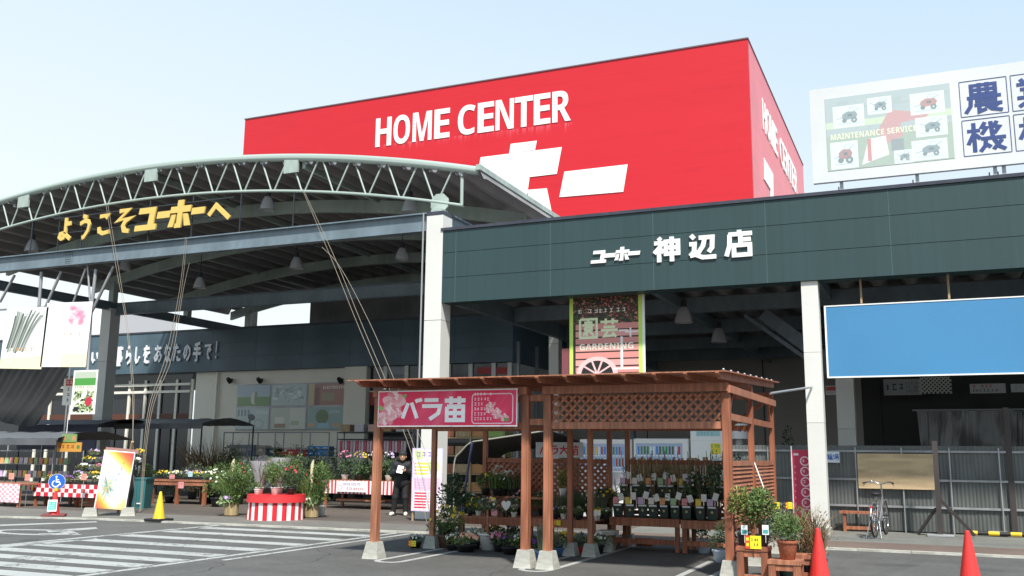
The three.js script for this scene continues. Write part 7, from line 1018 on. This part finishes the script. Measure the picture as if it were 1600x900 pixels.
// ---------------------------------------------------------------- person in dark winter clothes, looking down at the hands
{
  const q = G(626, 806, 0.03), o = thing('person', 'person in black jacket, cap and white shoes reading by the price board', 'person', [q.x, 0.03, q.z], undefined, 0.42);
  const smin = (a, b, k) => { const h = Math.max(0, Math.min(1, 0.5 + 0.5 * (b - a) / k)); return b + (a - b) * h - k * h * (1 - h); };
  const cap = (p, a, b, ra, rb) => { const bax = b[0] - a[0], bay = b[1] - a[1], baz = b[2] - a[2], px = p[0] - a[0], py = p[1] - a[1], pz = p[2] - a[2], h = Math.max(0, Math.min(1, (px * bax + py * bay + pz * baz) / (bax * bax + bay * bay + baz * baz))); return Math.hypot(px - bax * h, py - bay * h, pz - baz * h) - (ra + (rb - ra) * h); };
  function skin(bones, k, min, size, res) {
    const mc = new MarchingCubes(res, mat.skin, false, false, 120000); mc.isolation = 0; const f = mc.field, c = size / res;
    for (let z = 0; z < res; z++) for (let y = 0; y < res; y++) for (let x = 0; x < res; x++) { const p = [min[0] + (x + 0.0) * c, min[1] + y * c, min[2] + z * c]; let d = 9; for (const b of bones) d = smin(d, cap(p, b[0], b[1], b[2], b[3]), k); f[x + y * res + z * res * res] = -d; }
    mc.update(); const n = mc.count * 1, pos = new Float32Array(mc.positionArray.slice(0, n * 3)), nor = new Float32Array(mc.normalArray.slice(0, n * 3)), h = size / 2;
    for (let i = 0; i < n; i++) for (let a = 0; a < 3; a++) pos[i * 3 + a] = min[a] + (pos[i * 3 + a] + 1) * h;
    const g = new THREE.BufferGeometry(); g.setAttribute('position', new THREE.BufferAttribute(pos, 3)); g.setAttribute('normal', new THREE.BufferAttribute(nor, 3)); g.computeVertexNormals(); return g;
  }
  const hd = [0.02, 1.47, 0.10], J = { neck: [0, 1.34, 0.02], chest: [0, 1.18, 0], belly: [0, 0.98, 0.01], hip: [0, 0.86, 0] };
  const arms = [[[-0.18, 1.28, 0], [-0.24, 1.03, 0.02], 0.055, 0.046], [[-0.24, 1.03, 0.02], [-0.06, 1.09, 0.24], 0.044, 0.032], [[0.18, 1.28, 0], [0.25, 1.03, 0.02], 0.055, 0.046], [[0.25, 1.03, 0.02], [0.09, 1.11, 0.24], 0.044, 0.032]];
  const legs = [[[-0.09, 0.86, 0], [-0.15, 0.46, 0.03], 0.088, 0.06], [[-0.15, 0.46, 0.03], [-0.19, 0.08, -0.02], 0.058, 0.042], [[0.09, 0.86, 0], [0.10, 0.46, 0.04], 0.088, 0.06], [[0.10, 0.46, 0.04], [0.12, 0.08, -0.02], 0.058, 0.042]];
  const head = [[[hd[0], hd[1] + 0.04, hd[2] - 0.015], [hd[0], hd[1] - 0.05, hd[2] + 0.02], 0.088, 0.062], [[hd[0], hd[1] - 0.01, hd[2] + 0.075], [hd[0], hd[1] - 0.03, hd[2] + 0.098], 0.012, 0.016], [[hd[0], hd[1] - 0.085, hd[2] + 0.05], [hd[0], hd[1] - 0.075, hd[2] + 0.055], 0.03, 0.03], [[hd[0] - 0.085, hd[1], hd[2] - 0.01], [hd[0] - 0.088, hd[1] - 0.03, hd[2] - 0.01], 0.014, 0.012], [[hd[0] + 0.085, hd[1], hd[2] - 0.01], [hd[0] + 0.088, hd[1] - 0.03, hd[2] - 0.01], 0.014, 0.012]];
  const core = [[J.neck, hd, 0.055, 0.05], [J.chest, J.neck, 0.11, 0.06], [[-0.12, 1.24, 0], [0.12, 1.24, 0], 0.07, 0.07], [J.belly, J.chest, 0.12, 0.12], [J.hip, J.belly, 0.12, 0.12]];
  const hands = []; for (const s of [-1, 1]) { const wr = s < 0 ? [-0.06, 1.09, 0.24] : [0.09, 1.11, 0.24], kx = wr[0] - s * -0.03; hands.push([wr, [kx - s * 0.02, wr[1] + 0.02, wr[2] + 0.06], 0.026, 0.032]); for (let f = 0; f < 4; f++) { const b = [kx - s * 0.03, wr[1] + 0.045 - f * 0.018, wr[2] + 0.085 - f * 0.004], m = [b[0] - s * 0.03, b[1] + 0.006, b[2] + 0.018]; hands.push([b, m, 0.0095, 0.009], [m, [m[0] - s * 0.026, m[1] + 0.002, m[2] - 0.012], 0.009, 0.008]); } hands.push([[kx, wr[1] + 0.045, wr[2] + 0.04], [kx - s * 0.01, wr[1] + 0.085, wr[2] + 0.06], 0.011, 0.009]); }
  const feet = [[[-0.19, 0.06, -0.04], [-0.23, 0.045, 0.13], 0.042, 0.036], [[0.12, 0.06, -0.04], [0.13, 0.045, 0.14], 0.042, 0.036]];
  const body = merge([skin([...core, ...head, ...arms, ...legs, ...feet], 0.035, [-0.9, -0.05, -0.9], 1.8, 120), skin(hands, 0.008, [-0.16, 0.98, 0.14], 0.3, 84)]);
  mesh('body', body, mat.skin, o);
  const grow = (b, d) => b.map(([p, r, ra, rb]) => [p, r, ra + d, rb + d]), cloth = M([0.016, 0.017, 0.022], 0.7, { map: tGrain }), dk = M([0.014, 0.014, 0.016], 0.75);
  mesh('jacket', skin([...grow(core.slice(1), 0.035), ...grow(arms, 0.026), [[0, 0.80, 0], [0, 0.95, 0], 0.15, 0.15], [[-0.06, 0.80, 0], [0.06, 0.80, 0], 0.13, 0.13], [[0, 1.36, 0.02], [0, 1.40, 0.03], 0.075, 0.07]], 0.04, [-0.9, -0.05, -0.9], 1.8, 120), cloth, o);
  mesh('trousers', skin(grow(legs, 0.018), 0.03, [-0.9, -0.05, -0.9], 1.8, 120), dk, o); mesh('shoes', skin([[[-0.19, 0.06, -0.05], [-0.235, 0.045, 0.15], 0.052, 0.046], [[0.12, 0.06, -0.05], [0.132, 0.045, 0.16], 0.052, 0.046]], 0.01, [-0.45, -0.02, -0.4], 0.8, 80), M([0.74, 0.72, 0.66], 0.6), o);
  mesh('knit_cap', new THREE.SphereGeometry(0.108, 20, 12, 0, 6.3, 0, 1.75).scale(0.95, 0.95, 1.05).translate(hd[0], hd[1] + 0.055, hd[2] - 0.02), M([0.02, 0.022, 0.026], 0.8), o); mesh('scarf', new THREE.TorusGeometry(0.075, 0.035, 8, 20).rotateX(Math.PI / 2 - 0.2).translate(0, 1.385, 0.04), dk, o);
  for (const s of [-1, 1]) mesh('eye', new THREE.SphereGeometry(0.009, 8, 6).translate(hd[0] + s * 0.03, hd[1] + 0.005, hd[2] + 0.077), mat.black, o); mesh('mouth', new THREE.BoxGeometry(0.04, 0.007, 0.01).translate(hd[0], hd[1] - 0.06, hd[2] + 0.078), M([0.3, 0.10, 0.09], 0.6), o);
  const n = tag(mesh('leaflet', new THREE.BoxGeometry(0.15, 0.2, 0.004), mat.tagWhite), 'small white leaflet held by the person', 'leaflet'); n.position.set(q.x + 0.12, 1.18, q.z + 0.30); n.rotation.set(-0.5, 0.42, 0);
}
renderer.render(scene, camera);
